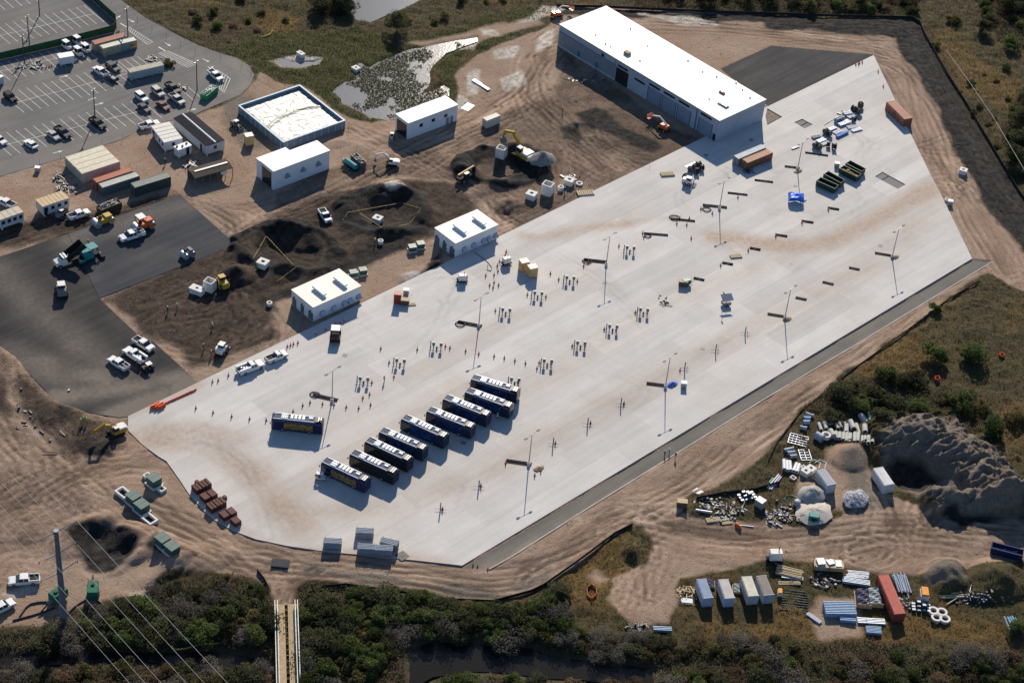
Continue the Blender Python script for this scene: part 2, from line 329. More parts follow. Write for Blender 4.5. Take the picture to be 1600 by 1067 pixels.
# ------------------------------------------------------------------ tracks
for p, n, s in (([(900,60),(845,95),(830,150),(860,185),(900,230),(960,270)],14,6), ([(1040,270),(960,310),(880,350),(820,372)],12,5), ([(820,140),(760,190),(660,240),(560,290),(470,330),(400,360)],14,5), ([(560,200),(640,240),(740,300),(800,345),(850,372)],10,3),
                ([(880,240),(860,300),(780,350),(700,372)],8,4), ([(400,345),(440,390),(520,430)],6,4), ([(370,480),(330,500),(250,520)],8,6), ([(375,455),(380,500),(360,540)],10,5), ([(380,455),(425,500),(420,540)],6,3), ([(215,490),(300,455),(345,440)],8,4), ([(240,545),(330,560),(420,520)],7,4),
                ([(0,660),(60,700),(110,770),(150,800),(240,840)],12,7), ([(20,560),(30,640),(60,700)],8,5), ([(250,715),(180,720),(100,740),(20,790),(-30,820)],12,6), ([(215,790),(300,840),(400,880),(520,885),(640,900),(760,915),(850,900),(940,840),(1000,812)],16,5), ([(435,960),(435,920),(400,890),(330,850)],7,2.5), ([(437,960),(450,915),(500,888)],5,2),
                ([(985,812),(1100,835),(1250,845),(1400,820),(1600,835)],14,6), ([(1000,820),(1020,860),(1000,900),(980,950)],9,5), ([(1300,600),(1180,690),(1080,760),(960,830)],10,4), ([(1590,440),(1500,460),(1400,530),(1300,600)],8,4), ([(1470,290),(1500,290),(1530,350),(1580,430)],10,4), ([(1370,90),(1410,110),(1450,190),(1480,260),(1500,300)],12,5), ([(1000,35),(1150,45),(1300,60),(1380,75)],12,5), ([(1200,40),(1320,40),(1420,50),(1460,120),(1540,250),(1600,340)],8,4),
                ([(1400,790),(1430,830),(1500,840)],14,12), ([(1380,740),(1400,790),(1380,840)],10,6), ([(0,850),(100,840),(60,870)],4,4), ([(0,380),(120,345),(240,320)],8,3), ([(300,310),(350,340),(380,375)],6,2.5), ([(400,350),(300,400),(200,450)],7,3), ([(70,270),(140,280),(100,300)],4,4), ([(400,300),(300,320)],3,3), ([(1100,770),(1030,790),(980,810)],5,3), ([(620,250),(700,220),(820,170)],8,3), ([(560,300),(620,285),(680,300)],5,2), ([(900,190),(960,235),(1010,250)],5,6)):
    tracks(p, int(n*1.5), s*1.15, .55, jit=1.6); tracks(p, n, s*1.9, .4, jit=3.)
for a in ((1135,860,55,22),(1350,858,42,24),(1352,858,30,18),(1350,858,58,30),(130,660,40,20),(130,662,28,14),(45,610,30,22),(1060,280,12,7)): ring(*a)
for k in range(130):
    cx, cy = random.choice(((1440,830),(60,740),(60,840),(1000,930),(640,260),(330,520),(960,220),(30,880),(1430,60),(800,330),(1480,240),(560,250)))
    cx += random.gauss(0, 30); cy += random.gauss(0, 14); t = random.uniform(0, 3.14); q = [(cx+60*s_*math.cos(t), cy+30*s_*math.sin(t)) for s_ in (-.6, 0, .6)]
    q[1] = (q[1][0]+random.gauss(0, 8), q[1][1]+random.gauss(0, 6)); tracks(q, 1, .1, .55)
# dirt carried onto the paving
for p, wd, vl in (([(200,690),(260,690),(320,690),(370,720),(420,770),(470,820)],5,.8), ([(225,680),(300,672),(370,690)],3.5,.7), ([(420,790),(500,800),(620,790),(760,740),(900,660),(1050,580),(1200,500),(1330,430),(1420,360),(1475,290)],4.5,.42), ([(1475,285),(1420,315),(1340,360),(1260,385),(1180,380),(1120,372)],3.6,1.1), ([(1260,390),(1180,420),(1050,470),(900,560),(760,650),(620,760)],4,.3),
                  ([(820,368),(850,372),(900,360),(980,350)],2.0,.75), ([(820,372),(880,372),(940,352),(1060,340)],1.5,.4), ([(430,780),(500,740),(580,690),(720,600)],4,.3), ([(1000,380),(820,480),(640,590),(440,700)],4,.22), ([(1400,120),(1380,180),(1420,250)],3,.2),
                  ([(175,650),(230,628),(300,600)],3,.8), ([(90,620),(160,610),(230,600),(290,590)],3,.6), ([(20,560),(90,580),(160,590)],5,.5), ([(0,420),(100,520),(200,600)],5,.35), ([(110,375),(200,345),(290,320)],4,.4), ([(0,150),(120,120),(260,90),(380,110)],4,.3), ([(0,262),(120,230),(240,185),(330,160)],4,.45), ([(0,100),(80,85),(140,62)],3,.3), ([(360,95),(385,118),(370,145)],3,.7), ([(470,860),(600,865),(700,878)],1.5,.6), ([(300,775),(350,815),(420,845)],1.2,.5), ([(1120,690),(1060,726),(1010,756)],1.6,.8), ([(1000,762),(900,822),(800,880),(770,892)],2.4,1.3), ([(1290,585),(1230,622),(1180,652)],1.4,.9)):
    stain(STN, p, wd, vl)
for p, vv in (([(640,560),(690,500),(720,440),(690,430),(640,440)],.8), ([(840,372),(940,430),(980,480)],.5), ([(822,378),(930,440),(1010,510)],.5), ([(600,470),(660,460),(700,470),(690,510)],.6), ([(1330,200),(1352,225),(1345,240),(1350,255),(1400,275)],.8), ([(1360,215),(1375,225),(1365,240)],.7), ([(1190,275),(1230,270),(1262,268)],.4), ([(1200,330),(1260,335),(1330,325),(1350,310)],.5), ([(1330,320),(1338,330),(1335,340)],.6), ([(1130,262),(1145,272),(1140,282),(1110,290)],.7), ([(1060,300),(1062,320),(1090,335),(1160,330)],.5),
              ([(300,690),(330,690),(380,720),(400,760)],.6), ([(330,700),(400,760),(430,840)],.5), ([(985,640),(1010,620),(1005,600),(960,580)],.4), ([(700,740),(730,760),(720,790)],.4), ([(1230,430),(1245,415),(1240,410)],.5), ([(240,690),(250,665),(240,655)],.4)):
    marks(p, vv, n=2, spread=.5)
for p in ([(200,690),(260,690),(320,690),(370,720),(420,770),(470,820)], [(225,680),(300,672),(370,690)], [(1475,285),(1420,315),(1340,360),(1260,385),(1180,380),(1120,372)], [(420,790),(500,800),(620,790),(760,740),(900,660),(1050,580),(1200,500),(1330,430),(1420,360)]): marks(p, .3, n=7, spread=2.2)
TRK = np.clip(TRK, -1, 1.4); TYR = np.clip(TYR, 0, 1)
STN = np.clip(STN*(.45+fbm(6, 201, 4)*1.1), 0, 1)
STN = np.maximum(STN, np.clip(fbm(22, 222)*2.2-1.15, 0, 1)*.32)
# ------------------------------------------------------------------ heights
HGT = (fbm(6, 11, 4)-.5)*.28
HGT += TRK*-.11
HGT += MUD*(fbm(2.4, 61, 3)-.5)*.5 + MUCK_SHADE*(fbm(2.2, 71, 3)-.5)*.6
VEG = np.clip(1-np.maximum(np.maximum(SAND, MUCK_SHADE), 0), 0, 1)
HGT += VEG*((fbm(2.6, 81, 3)-.5)*.9 + (fbm(9, 83, 3)-.5)*.6)
def mound(px, py, rx, ry, h, rot=0, seed=1, rough=.25, p=1.3):
    "heap: pixel centre, radii in metres"
    c = G(px, py); sl_ = sub([c], max(rx, ry)*1.3); x, y = X[sl_]-c[0], Y[sl_]-c[1]
    k, q = math.cos(rot), math.sin(rot); a = (x*k+y*q)/rx; b = (-x*q+y*k)/ry; r = np.hypot(a, b)
    n1 = vnoise(3.2, seed, X[sl_], Y[sl_])-.5; n2 = vnoise(1.3, seed+5, X[sl_], Y[sl_])-.5
    e = np.clip(1-(r+n1*.35), 0, 1)**(1/p); HGT[sl_] += e*h*(1+rough*n1+rough*.5*n2)
A45 = math.radians(43)
# big spoil heap with ridges
H0 = HGT.copy()
for px, py, rx, ry, h, r_ in ((1425,676,16,7,1.8,.35),(1470,696,18,8,1.9,-.2),(1505,722,16,8,1.8,-.6),(1535,748,13,7,1.5,-.6),(1395,696,8,8,1.4,1.2),(1560,768,9,6,1.2,-.5)): mound(px, py, rx, ry, h, r_-A45, 31+px%7, .4)
mound(1428,742,10,6,-2.6,-A45,3,.3); mound(1470,788,5,5,2.8,0,5,.5); mound(1540,788,14,3.2,3.6,-.75,6,.3); mound(1588,790,8,4,3.6,-.75,9,.3)
c_ = G(1478,722); sl_ = sub([c_], 42); un, vn = UU[sl_], VV[sl_]; hm = np.clip((HGT-H0)[sl_]/1.0, 0, 1)
def rid(su, sv, seed): n_ = vnoise(1., seed, (un*.86+vn*.5)/su, (vn*.86-un*.5)/sv); return 1-np.abs(2*n_-1)
HGT[sl_] += hm*(rid(3.2, 1.5, 401)*1.5-.8 + rid(1.8, .95, 402)*1.2-.5 + rid(1.1, .7, 403)*.6)
for a in ((1330,712,6,4.5,2.2),(1478,900,6.5,5,4.2),(1545,905,8,5,2.6),(1575,915,6,5,2.2),(1268,768,3,3,1.8),(1268,800,5,4,.9),(1338,780,3.5,3.2,1.2),
          (600,302,13,5,1.8),(548,330,5,8,1.4),(660,335,5,7,1.5),(600,366,15,3,1.0),(440,358,13,5,2.2),(395,395,6,9,1.2),(480,372,5,6,1.6),(430,430,12,3.5,1.3),(370,432,5,5,3.2),
          (845,258,4.5,4,2.4),(796,322,4.6,3.6,1.8),(800,236,8,3,1.4),(725,262,4,8,1.0),(770,290,11,2.5,1.0),(905,205,5,4,-1.5),(780,262,9,6,-1.0),(600,336,12,6,-.6),(445,395,10,6,-.5),
          (150,840,6,5,-1.5),(172,872,6,4,-1.4),(205,830,6,4,1.5),(120,825,6,3,1.0),(235,855,7,3,1.6),(300,875,9,3,1.6),(260,890,8,3,.9),(185,850,4,5,-1.2),(110,850,5,4,1.2),(190,880,5,3,1.0),(225,838,5,3,1.4),(160,815,5,3,1.1),(280,868,6,3,1.2),(330,882,8,2.5,1.0),(130,706,6,4,-.5),(165,700,5,3,.6),(95,640,5,4,.6),
          (560,230,5,4,.7),(600,215,6,3,.8),(535,222,5,3,.6),(680,425,5,4,.9),(700,410,5,4,1.0),(640,430,5,3,.5),(985,860,4,3,.8)): mound(*a, 0, int(a[0]))
def berm(px, py, R_, ry, wd, h, seed):
    "ring of dug-out black soil round an excavation"
    c = G(px, py); sl_ = sub([c], R_*1.8); x, y = X[sl_]-c[0], Y[sl_]-c[1]; k, q = math.cos(A45), math.sin(A45); a, e = (x*k+y*q)/ry, (-x*q+y*k)/R_
    r = np.hypot(a, e)*R_+(vnoise(4, seed, X[sl_], Y[sl_])-.5)*3; g = np.exp(-((r-R_)/wd)**2)*np.clip(.35+vnoise(6, seed+3, X[sl_], Y[sl_])*1.2, 0, 1.3)
    HGT[sl_] += g*h*(.8+.5*vnoise(1.4, seed+1, X[sl_], Y[sl_])); MUCK_SHADE[sl_] = np.maximum(MUCK_SHADE[sl_], np.clip(g*1.5, 0, 1)); ins = np.clip((R_*.72-r)/2, 0, 1); MUCK_SHADE[sl_] *= 1-.45*ins; HGT[sl_] -= ins*.5
berm(603, 334, 11.5, 9.5, 1.9, 1.3, 501); berm(448, 392, 12, 9, 1.9, 1.2, 511); berm(778, 262, 11, 8.5, 1.8, 1.2, 521)
# ditch below the haul road along the thicket, creek, ponds
def carve(pts, dep, soft):
    sl_, d = sdf(pts, soft+3)
    if d.size: HGT[sl_] = HGT[sl_]*(1-np.clip(d/soft+.5, 0, 1)) + dep*np.clip(d/soft+.5, 0, 1)
POND_TOP = [(548,-25),(548,12),(556,28),(580,33),(600,24),(625,14),(650,2),(668,-25)]
POND_MID = [(524,138),(540,128),(560,122),(552,108),(562,98),(578,104),(600,92),(640,78),(690,68),(745,58),(748,66),(715,78),(690,88),(676,102),(668,116),(672,128),(655,145),(672,140),(690,131),(698,140),(703,152),(660,172),(625,182),(605,187),(580,182),(552,168),(535,158)]
POND_LOW = [(430,92),(440,90),(455,96),(490,96),(502,92),(500,100),(470,105),(440,104)]
CREEK = [(640,1012),(680,998),(760,1002),(830,1012),(900,1028),(960,1036),(1015,1040),(1020,1062),(960,1068),(900,1060),(850,1058),(790,1050),(740,1048),(690,1056),(655,1075),(630,1085),(640,1050)]
CREEK_W = [(-60,1024),(60,1018),(120,1012),(240,1016),(330,1010),(425,1030),(425,1050),(330,1045),(200,1030),(60,1040),(-60,1045)]
for p, dpt, s_ in ((POND_TOP,-1.2,2.5),(POND_MID,-.8,2.5),(POND_LOW,-.6,1),(CREEK,-1.6,4),(CREEK_W,-1.5,4)): carve(p, dpt, s_)
carve([(1460,60),(1482,118),(1542,208),(1602,298),(1660,370),(1660,395),(1600,320),(1532,220),(1474,130)], -.5, 3)
carve(LANE_PX, -.35, .5)
for p in (SLAB_PX, OLD_PX, NEW_PX, TOPA_PX, LOT_PX): carve(p, -.12, .6)
# level building pads
PADS = []
for p in ([(366,166),(446,226),(546,188),(466,134)], [(404,262),(436,292),(520,266),(488,236)], [(616,188),(640,216),(718,188),(690,160)], [(454,478),(490,506),(568,474),(532,448)], [(676,380),(712,408),(782,376),(748,350)], [(862,78),(1120,226),(1200,198),(940,50)], [(90,250),(140,300),(300,262),(260,200)], [(225,190),(320,250),(370,230),(270,170)]): carve(p, 0, 1.5)
def surf(x, y):
    "height of what one stands on"
    for pl, z in SURFS:
        if inpoly(x, y, pl): return z
    return samp(HGT, x, y)
def inpoly(x, y, pl):
    r = False
    for k in range(len(pl)):
        p, q = pl[k-1], pl[k]
        if (p[1] > y) != (q[1] > y) and x < (q[0]-p[0])*(y-p[1])/(q[1]-p[1])+p[0]: r = not r
    return r
SLAB_W = GP(SLAB_PX, SLAB)
SURFS = [(SLAB_W, SLAB), (GP(NEW_PX), .05), (GP(OLD_PX), .03), (GP(LOT_PX), .03), (GP(TOPA_PX), .03)]
def at(px, py):
    z = 0.
    for _ in range(4): x, y = G(px, py, z); z = surf(x, y)
    return (x, y, z)

# ------------------------------------------------------------------ ground mesh
sl_, dS = sdf(SLAB_PX, 2); hole = np.zeros(X.shape, bool); hole[sl_] = dS > 1.5
lim = VV*.17+86; keep = (np.abs(UU-4) < lim) & ~hole
idx = -np.ones(X.shape, int); kq = keep[:-1,:-1] & keep[1:,:-1] & keep[:-1,1:] & keep[1:,1:]
use = np.zeros(X.shape, bool); use[:-1,:-1] |= kq; use[1:,:-1] |= kq; use[:-1,1:] |= kq; use[1:,1:] |= kq
nv = int(use.sum()); idx[use] = np.arange(nv)
co = np.stack([X[use], Y[use], HGT[use]], 1).astype(np.float32)
qi, qj = np.nonzero(kq); fa = np.stack([idx[qi,qj], idx[qi,qj+1], idx[qi+1,qj+1], idx[qi+1,qj]], 1).astype(np.int32)
me = bpy.data.meshes.new('ground'); me.vertices.add(nv); me.vertices.foreach_set('co', co.ravel())
me.loops.add(fa.size); me.loops.foreach_set('vertex_index', fa.ravel()); me.polygons.add(len(fa))
me.polygons.foreach_set('loop_start', np.arange(0, fa.size, 4, dtype=np.int32))
me.polygons.foreach_set('use_smooth', np.ones(len(fa), bool)); me.update(calc_edges=True)
for nm, arrs in (('cls_a', (SAND, MUD, MUCK_SHADE, GREEN)), ('cls_b', (GOLD, WHITE, GRAV, WOOD))):
    at_ = me.attributes.new(nm, 'FLOAT_COLOR', 'POINT'); at_.data.foreach_set('color', np.stack([a[use] for a in arrs], 1).astype(np.float32).ravel())
at_ = me.attributes.new('track', 'FLOAT', 'POINT'); at_.data.foreach_set('value', TRK[use].astype(np.float32))

def ground_material():
    m = bpy.data.materials.new('ground_soil'); m.use_nodes = True; N = m.node_tree.nodes; L = m.node_tree.links; b = N['Principled BSDF']
    b.inputs['Roughness'].default_value = .95; b.inputs['Specular IOR Level'].default_value = .15
    geo = N.new('ShaderNodeNewGeometry')
    def noise(s, d=5, r=.6):
        n = N.new('ShaderNodeTexNoise'); n.inputs['Scale'].default_value = s; n.inputs['Detail'].default_value = d; n.inputs['Roughness'].default_value = r
        L.new(geo.outputs['Position'], n.inputs['Vector']); return n.outputs[0]
    def ramp(x, a, c, lo=0., hi=1.):
        r = N.new('ShaderNodeMapRange'); r.inputs[1].default_value = a; r.inputs[2].default_value = c; r.inputs[3].default_value = lo; r.inputs[4].default_value = hi; L.new(x, r.inputs[0]); return r.outputs[0]
    def mix(f, a, c):
        k = N.new('ShaderNodeMix'); k.data_type = 'RGBA'; k.clamp_factor = True
        if isinstance(f, float): k.inputs[0].default_value = f
        else: L.new(f, k.inputs[0])
        for s_, q in ((6, a), (7, c)):
            if isinstance(q, tuple): k.inputs[s_].default_value = (*q, 1)
            else: L.new(q, k.inputs[s_])
        return k.outputs[2]
    def math_(op, a, c):
        k = N.new('ShaderNodeMath'); k.operation = op
        for i, q in enumerate((a, c)):
            if isinstance(q, (int, float)): k.inputs[i].default_value = q
            else: L.new(q, k.inputs[i])
        return k.outputs[0]
    at1 = N.new('ShaderNodeAttribute'); at1.attribute_name = 'cls_a'; s1 = N.new('ShaderNodeSeparateColor'); L.new(at1.outputs[0], s1.inputs[0])
    at2 = N.new('ShaderNodeAttribute'); at2.attribute_name = 'cls_b'; s2 = N.new('ShaderNodeSeparateColor'); L.new(at2.outputs[0], s2.inputs[0])
    tr = N.new('ShaderNodeAttribute'); tr.attribute_name = 'track'
    nb, nm, nf = noise(.07), noise(.5, 7, .68), noise(2.2, 7, .75)
    sharp = lambda x: ramp(math_('ADD', x, math_('MULTIPLY', math_('SUBTRACT', nm, .5), .5)), .3, .7)
    scrub = mix(ramp(nm, .4, .62), (.052,.047,.024), (.1,.07,.036)); scrub = mix(ramp(nf, .55, .75, 0, .7), scrub, (.022,.021,.012))
    scrub = mix(ramp(nb, .45, .65, 0, .55), scrub, (.07,.068,.026))
    gold = mix(ramp(nf, .4, .65), (.17,.108,.036), (.07,.046,.022))
    col = mix(sharp(s2.outputs[0]), scrub, gold)
    green = mix(ramp(nf, .4, .65), (.09,.088,.03), (.045,.045,.018)); col = mix(sharp(at1.outputs['Alpha']), col, green)
    wood = mix(ramp(nm, .4, .6), (.05,.05,.028), (.085,.066,.038)); col = mix(sharp(at2.outputs['Alpha']), col, wood)
    sand = mix(ramp(nb, .38, .62), (.37,.272,.2), (.325,.222,.157)); sand = mix(ramp(nm, .5, .68, 0, .55), sand, (.225,.158,.113)); sand = mix(ramp(nf, .55, .75, 0, .6), sand, (.14,.1,.073))
    col = mix(sharp(s1.outputs[0]), col, sand)
    mud = mix(ramp(nm, .38, .62), (.042,.031,.024), (.1,.071,.052)); mud = mix(ramp(nf, .5, .75, 0, .7), mud, (.022,.017,.014)); col = mix(sharp(s1.outputs[1]), col, mud)
    gr = mix(ramp(nf, .35, .65), (.25,.21,.168), (.125,.103,.082)); col = mix(sharp(s2.outputs[2]), col, gr)
    muck_shade = mix(ramp(nm, .4, .62), (.016,.0145,.013), (.045,.041,.037)); muck_shade = mix(ramp(nf, .62, .78, 0, .4), muck_shade, (.075,.066,.058)); col = mix(sharp(s1.outputs[2]), col, muck_shade)
    col = mix(sharp(s2.outputs[1]), col, mix(ramp(nm, .4, .6), (.6,.55,.48), (.38,.32,.26)))
    v1 = N.new('ShaderNodeVectorMath'); v1.operation = 'SCALE'; L.new(col, v1.inputs[0])
    L.new(ramp(tr.outputs['Fac'], -1, 1.2, 1.35, .45), v1.inputs['Scale'])
    L.new(v1.outputs[0], b.inputs['Base Color'])
    bp = N.new('ShaderNodeBump'); bp.inputs['Distance'].default_value = .4; L.new(noise(1.5, 9, .78), bp.inputs['Height']); L.new(bp.outputs[0], b.inputs['Normal'])
    return m
me.materials.append(ground_material()); struct('ground', me)
far = MB(); far.add([(-4000,-4000,-2.6),(4000,-4000,-2.6),(4000,4000,-2.6),(-4000,4000,-2.6)], [(0,1,2,3)])
struct('terrain', far.mesh('terrain', M('far_scrub', (.07,.058,.03), .95, var=.5, scale=.15, bump=.4, bscale=.8)))

# ------------------------------------------------------------------ paving
def clip(poly, a, b, c):
    "keep a*x+b*y<=c"
    out = []
    for k in range(len(poly)):
        p, q = poly[k-1], poly[k]; dp = a*p[0]+b*p[1]-c; dq = a*q[0]+b*q[1]-c
        if (dp <= 0) != (dq <= 0): t = dp/(dp-dq); out.append((p[0]+(q[0]-p[0])*t, p[1]+(q[1]-p[1])*t))
        if dq <= 0: out.append(q)
    return out
def parea(p): return sum(p[k-1][0]*p[k][1]-p[k][0]*p[k-1][1] for k in range(len(p)))/2
def minus(polys, hole):
    if parea(hole) < 0: hole = hole[::-1]
    hx = [p[0] for p in hole]; hy = [p[1] for p in hole]; out = []
    for poly in polys:
        if max(p[0] for p in poly) < min(hx) or min(p[0] for p in poly) > max(hx) or max(p[1] for p in poly) < min(hy) or min(p[1] for p in poly) > max(hy): out.append(poly); continue
        rest = poly
        for k in range(len(hole)):
            p, q = hole[k-1], hole[k]; a, b = q[1]-p[1], -(q[0]-p[0]); c = a*p[0]+b*p[1]
            piece = clip(rest, -a, -b, -c)
            if len(piece) > 2 and abs(parea(piece)) > 1e-4: out.append(piece)
            rest = clip(rest, a, b, c)
            if len(rest) < 3: break
    return out
def sheet(name, poly, z, mat, parent=None, cell=1.0, holes=(), skirt=.3, box=None):
    "paving piece: outline cut into small cells that carry how much dirt lies on them"
    xs = [p[0] for p in poly]; ys = [p[1] for p in poly]; V_ = []; F_ = []; ix = {}
    def vid(p, zz):
        k = (round(p[0], 3), round(p[1], 3), round(zz, 3))
        if k not in ix: ix[k] = len(V_); V_.append((p[0], p[1], zz))
        return ix[k]
    if parea(poly) < 0: poly = poly[::-1]
    ny = max(1, int(math.ceil((max(ys)-min(ys))/cell))); nx = max(1, int(math.ceil((max(xs)-min(xs))/cell)))
    for j in range(ny):
        y0 = min(ys)+(max(ys)-min(ys))*j/ny; y1 = min(ys)+(max(ys)-min(ys))*(j+1)/ny
        row = clip(clip(poly, 0, -1, -y0), 0, 1, y1)
        if len(row) < 3: continue
        for i in range(nx):
            x0 = min(xs)+(max(xs)-min(xs))*i/nx; x1 = min(xs)+(max(xs)-min(xs))*(i+1)/nx
            c = clip(clip(row, -1, 0, -x0), 1, 0, x1)
            if len(c) < 3 or abs(parea(c)) < 1e-4: continue
            cs = [c]
            for h in holes: cs = minus(cs, h)
            for c in cs: F_.append(tuple(dict.fromkeys(vid(p, z) for p in c)))
    F_ = [f for f in F_ if len(f) > 2]
    if skirt:
        for pl in [poly]+[list(h) for h in holes if any(inpoly(*p, poly) for p in h)]:
            for k in range(len(pl)):
                p, q = pl[k-1], pl[k]; F_.append((vid(p, z), vid(p, z-skirt), vid(q, z-skirt), vid(q, z)))
    mm = bpy.data.meshes.new(name); mm.from_pydata(V_, [], F_); mm.materials.append(mat); mm.update()
    A_ = mm.attributes.new('stain', 'FLOAT', 'POINT'); A_.data.foreach_set('value', [samp(STN, q[0], q[1]) for q in V_])
    A_ = mm.attributes.new('tyre', 'FLOAT', 'POINT'); A_.data.foreach_set('value', [samp(TYR, q[0], q[1]) for q in V_])
    return mm
def paving_material(name, c1, c2, dirt, rough, nsc=.25, dstr=1., tstr=.5, streak=None, rnd=0., spec=.12, samt=.55):
    m = bpy.data.materials.new(name); m.use_nodes = True; N = m.node_tree.nodes; L = m.node_tree.links; b = N['Principled BSDF']
    b.inputs['Roughness'].default_value = rough; b.inputs['Specular IOR Level'].default_value = spec
    geo = N.new('ShaderNodeNewGeometry')
    def noise(s, d=6, r=.6, vec=None):
        n = N.new('ShaderNodeTexNoise'); n.inputs['Scale'].default_value = s; n.inputs['Detail'].default_value = d; n.inputs['Roughness'].default_value = r
        L.new(vec or geo.outputs['Position'], n.inputs['Vector']); return n.outputs[0]
    def ramp(x, a, c, lo=0., hi=1.):
        r = N.new('ShaderNodeMapRange'); r.inputs[1].default_value = a; r.inputs[2].default_value = c; r.inputs[3].default_value = lo; r.inputs[4].default_value = hi; L.new(x, r.inputs[0]); return r.outputs[0]
    def mix(f, a, c):
        k = N.new('ShaderNodeMix'); k.data_type = 'RGBA'; k.clamp_factor = True; L.new(f, k.inputs[0])
        for s_, q in ((6, a), (7, c)):
            if isinstance(q, tuple): k.inputs[s_].default_value = (*q, 1)
            else: L.new(q, k.inputs[s_])
        return k.outputs[2]
    col = mix(ramp(noise(nsc), .35, .65), c1, c2)
    col = mix(ramp(noise(1.1, 8, .75), .5, .8, 0, .22), col, tuple(x*.55 for x in c1))
    if streak is not None:
        mp = N.new('ShaderNodeMapping'); mp.inputs['Rotation'].default_value = (0, 0, -streak); mp.inputs['Scale'].default_value = (.03, .55, 1)
        L.new(geo.outputs['Position'], mp.inputs['Vector']); col = mix(ramp(noise(1., 5, .6, mp.outputs[0]), .42, .62, 0, samt), col, tuple(x*.6 for x in c1))
    if rnd:
        oi = N.new('ShaderNodeObjectInfo'); v1 = N.new('ShaderNodeVectorMath'); v1.operation = 'SCALE'; L.new(col, v1.inputs[0]); L.new(ramp(oi.outputs['Random'], 0, 1, 1-rnd, 1+rnd*.6), v1.inputs['Scale']); col = v1.outputs[0]
    a1 = N.new('ShaderNodeAttribute'); a1.attribute_name = 'stain'; a2 = N.new('ShaderNodeAttribute'); a2.attribute_name = 'tyre'
    mu = N.new('ShaderNodeMath'); mu.operation = 'MULTIPLY'; L.new(a1.outputs['Fac'], mu.inputs[0]); L.new(ramp(noise(.8, 7, .7), .3, .7, .5*dstr, 1.15*dstr), mu.inputs[1])
    col = mix(mu.outputs[0], col, dirt)
    col = mix(ramp(a2.outputs['Fac'], 0, 1, 0, tstr), col, tuple(x*.3 for x in c1))
    L.new(col, b.inputs['Base Color'])
    bp = N.new('ShaderNodeBump'); bp.inputs['Distance'].default_value = .02; L.new(noise(3, 6, .7), bp.inputs['Height']); L.new(bp.outputs[0], b.inputs['Normal'])
    return m
MC = paving_material('new_concrete', (.575,.555,.525), (.515,.496,.468), (.38,.28,.205), .75, .12, 1.0, .45, 0., .1, samt=.2)
MLOT = paving_material('worn_asphalt', (.175,.17,.162), (.14,.137,.132), (.27,.235,.195), .85, .1, .8, .4, -.1)
MOLD = paving_material('dusty_asphalt', (.03,.03,.031), (.05,.049,.048), (.17,.145,.122), .9, .15, 1.9, .5, math.radians(20))
MNEW = paving_material('fresh_asphalt', (.042,.046,.055), (.056,.06,.069), (.19,.165,.14), .88, .08, 1.5, .4, 0.)
MTOP = paving_material('paved_lane', (.045,.045,.046), (.07,.069,.068), (.16,.14,.12), .88, .08, .7, .4, 0.)
MLANE = paving_material('lane_gravel', (.065,.063,.058), (.1,.094,.083), (.26,.21,.165), .6, .1, 1., .4, 0.)
# the open pits cut into the concrete: (west end, east end of the near rim, width m)
PITS = [((487,620),(526,629),1.5),((714,506),(752,513),1.5),((912,409),(948,413),1.6),((1098,323),(1136,327),1.4),((1226,262),(1250,265),1.2),((790,723),(830,729),1.4),((1010,602),(1042,606),1.4),((1199,493),(1229,498),1.3),((1367,397.5),(1394,402),1.2),
        ((1006,367),(1044,370),1.2),((1048,344),(1086,348),1.2),((1137,303.5),(1168,307),1.2),((1179,283.5),(1208,287),1.2),((1258,240.5),(1294,245.5),1.2),
        ((1293,327),(1311,330),1.3),((1252,347.5),(1271,350.5),1.3),((1211,369),(1230,372),1.3),((1171,390),(1188,393),1.3),((1128,413),(1145,416),1.3),((1083,437),(1100,440.5),1.3),
        ((1326,420.5),(1343,424),1.3),((1284.5,443),(1302,447),1.3),((1242.5,467.5),(1260,471),1.3)]
def pit_poly(a, b, wd):
    p, q = G(*a, SLAB), G(*b, SLAB); dx, dy = q[0]-p[0], q[1]-p[1]; l = math.hypot(dx, dy); nx, ny = -dy/l*wd, dx/l*wd
    return [p, q, (q[0]+nx, q[1]+ny), (p[0]+nx, p[1]+ny)]
PITW = [pit_poly(*p) for p in PITS]
SQ = [GP(q, SLAB) for q in ([(1241,191.5),(1253.5,186),(1270,195),(1257.5,201)], [(1367,276),(1379,269),(1415,288.5),(1403,295.5)], [(1196,182),(1199,169.5),(1222.5,183),(1199,195.5)])]
pav = bpy.data.objects.new('concrete_pavement', None); COL.objects.link(pav); pav['kind'] = 'structure'
ys = [p[1] for p in SLAB_W]; xs = [p[0] for p in SLAB_W]
lanes = np.arange(min(ys), max(ys)+.1, (max(ys)-min(ys))/13)
for j in range(len(lanes)-1):
    y0, y1 = lanes[j]+.008, lanes[j+1]-.008
    strip = clip(clip(SLAB_W, 0, -1, -y0), 0, 1, y1)
    if len(strip) < 3: continue
    x = min(p[0] for p in strip); xe = max(p[0] for p in strip); L_ = random.uniform(24, 34)
    n = max(1, round((xe-x)/L_)); cuts = [x+(xe-x)*(k+random.uniform(-.12, .12)*(0 < k < n))/n for k in range(n+1)]
    for k in range(n):
        pc = clip(clip(strip, -1, 0, -(cuts[k]+.006)), 1, 0, cuts[k+1]-.006)
        if len(pc) < 3 or abs(parea(pc)) < .5: continue
        bx0, bx1 = min(p[0] for p in pc), max(p[0] for p in pc); by0, by1 = min(p[1] for p in pc), max(p[1] for p in pc)
        hs = [h for h in PITW+SQ if not (max(p[0] for p in h) < bx0 or min(p[0] for p in h) > bx1 or max(p[1] for p in h) < by0 or min(p[1] for p in h) > by1)]
        link('concrete_panel', sheet('concrete_panel', pc, SLAB+random.uniform(0, .006), MC, cell=.8, holes=hs, skirt=.55), pav)
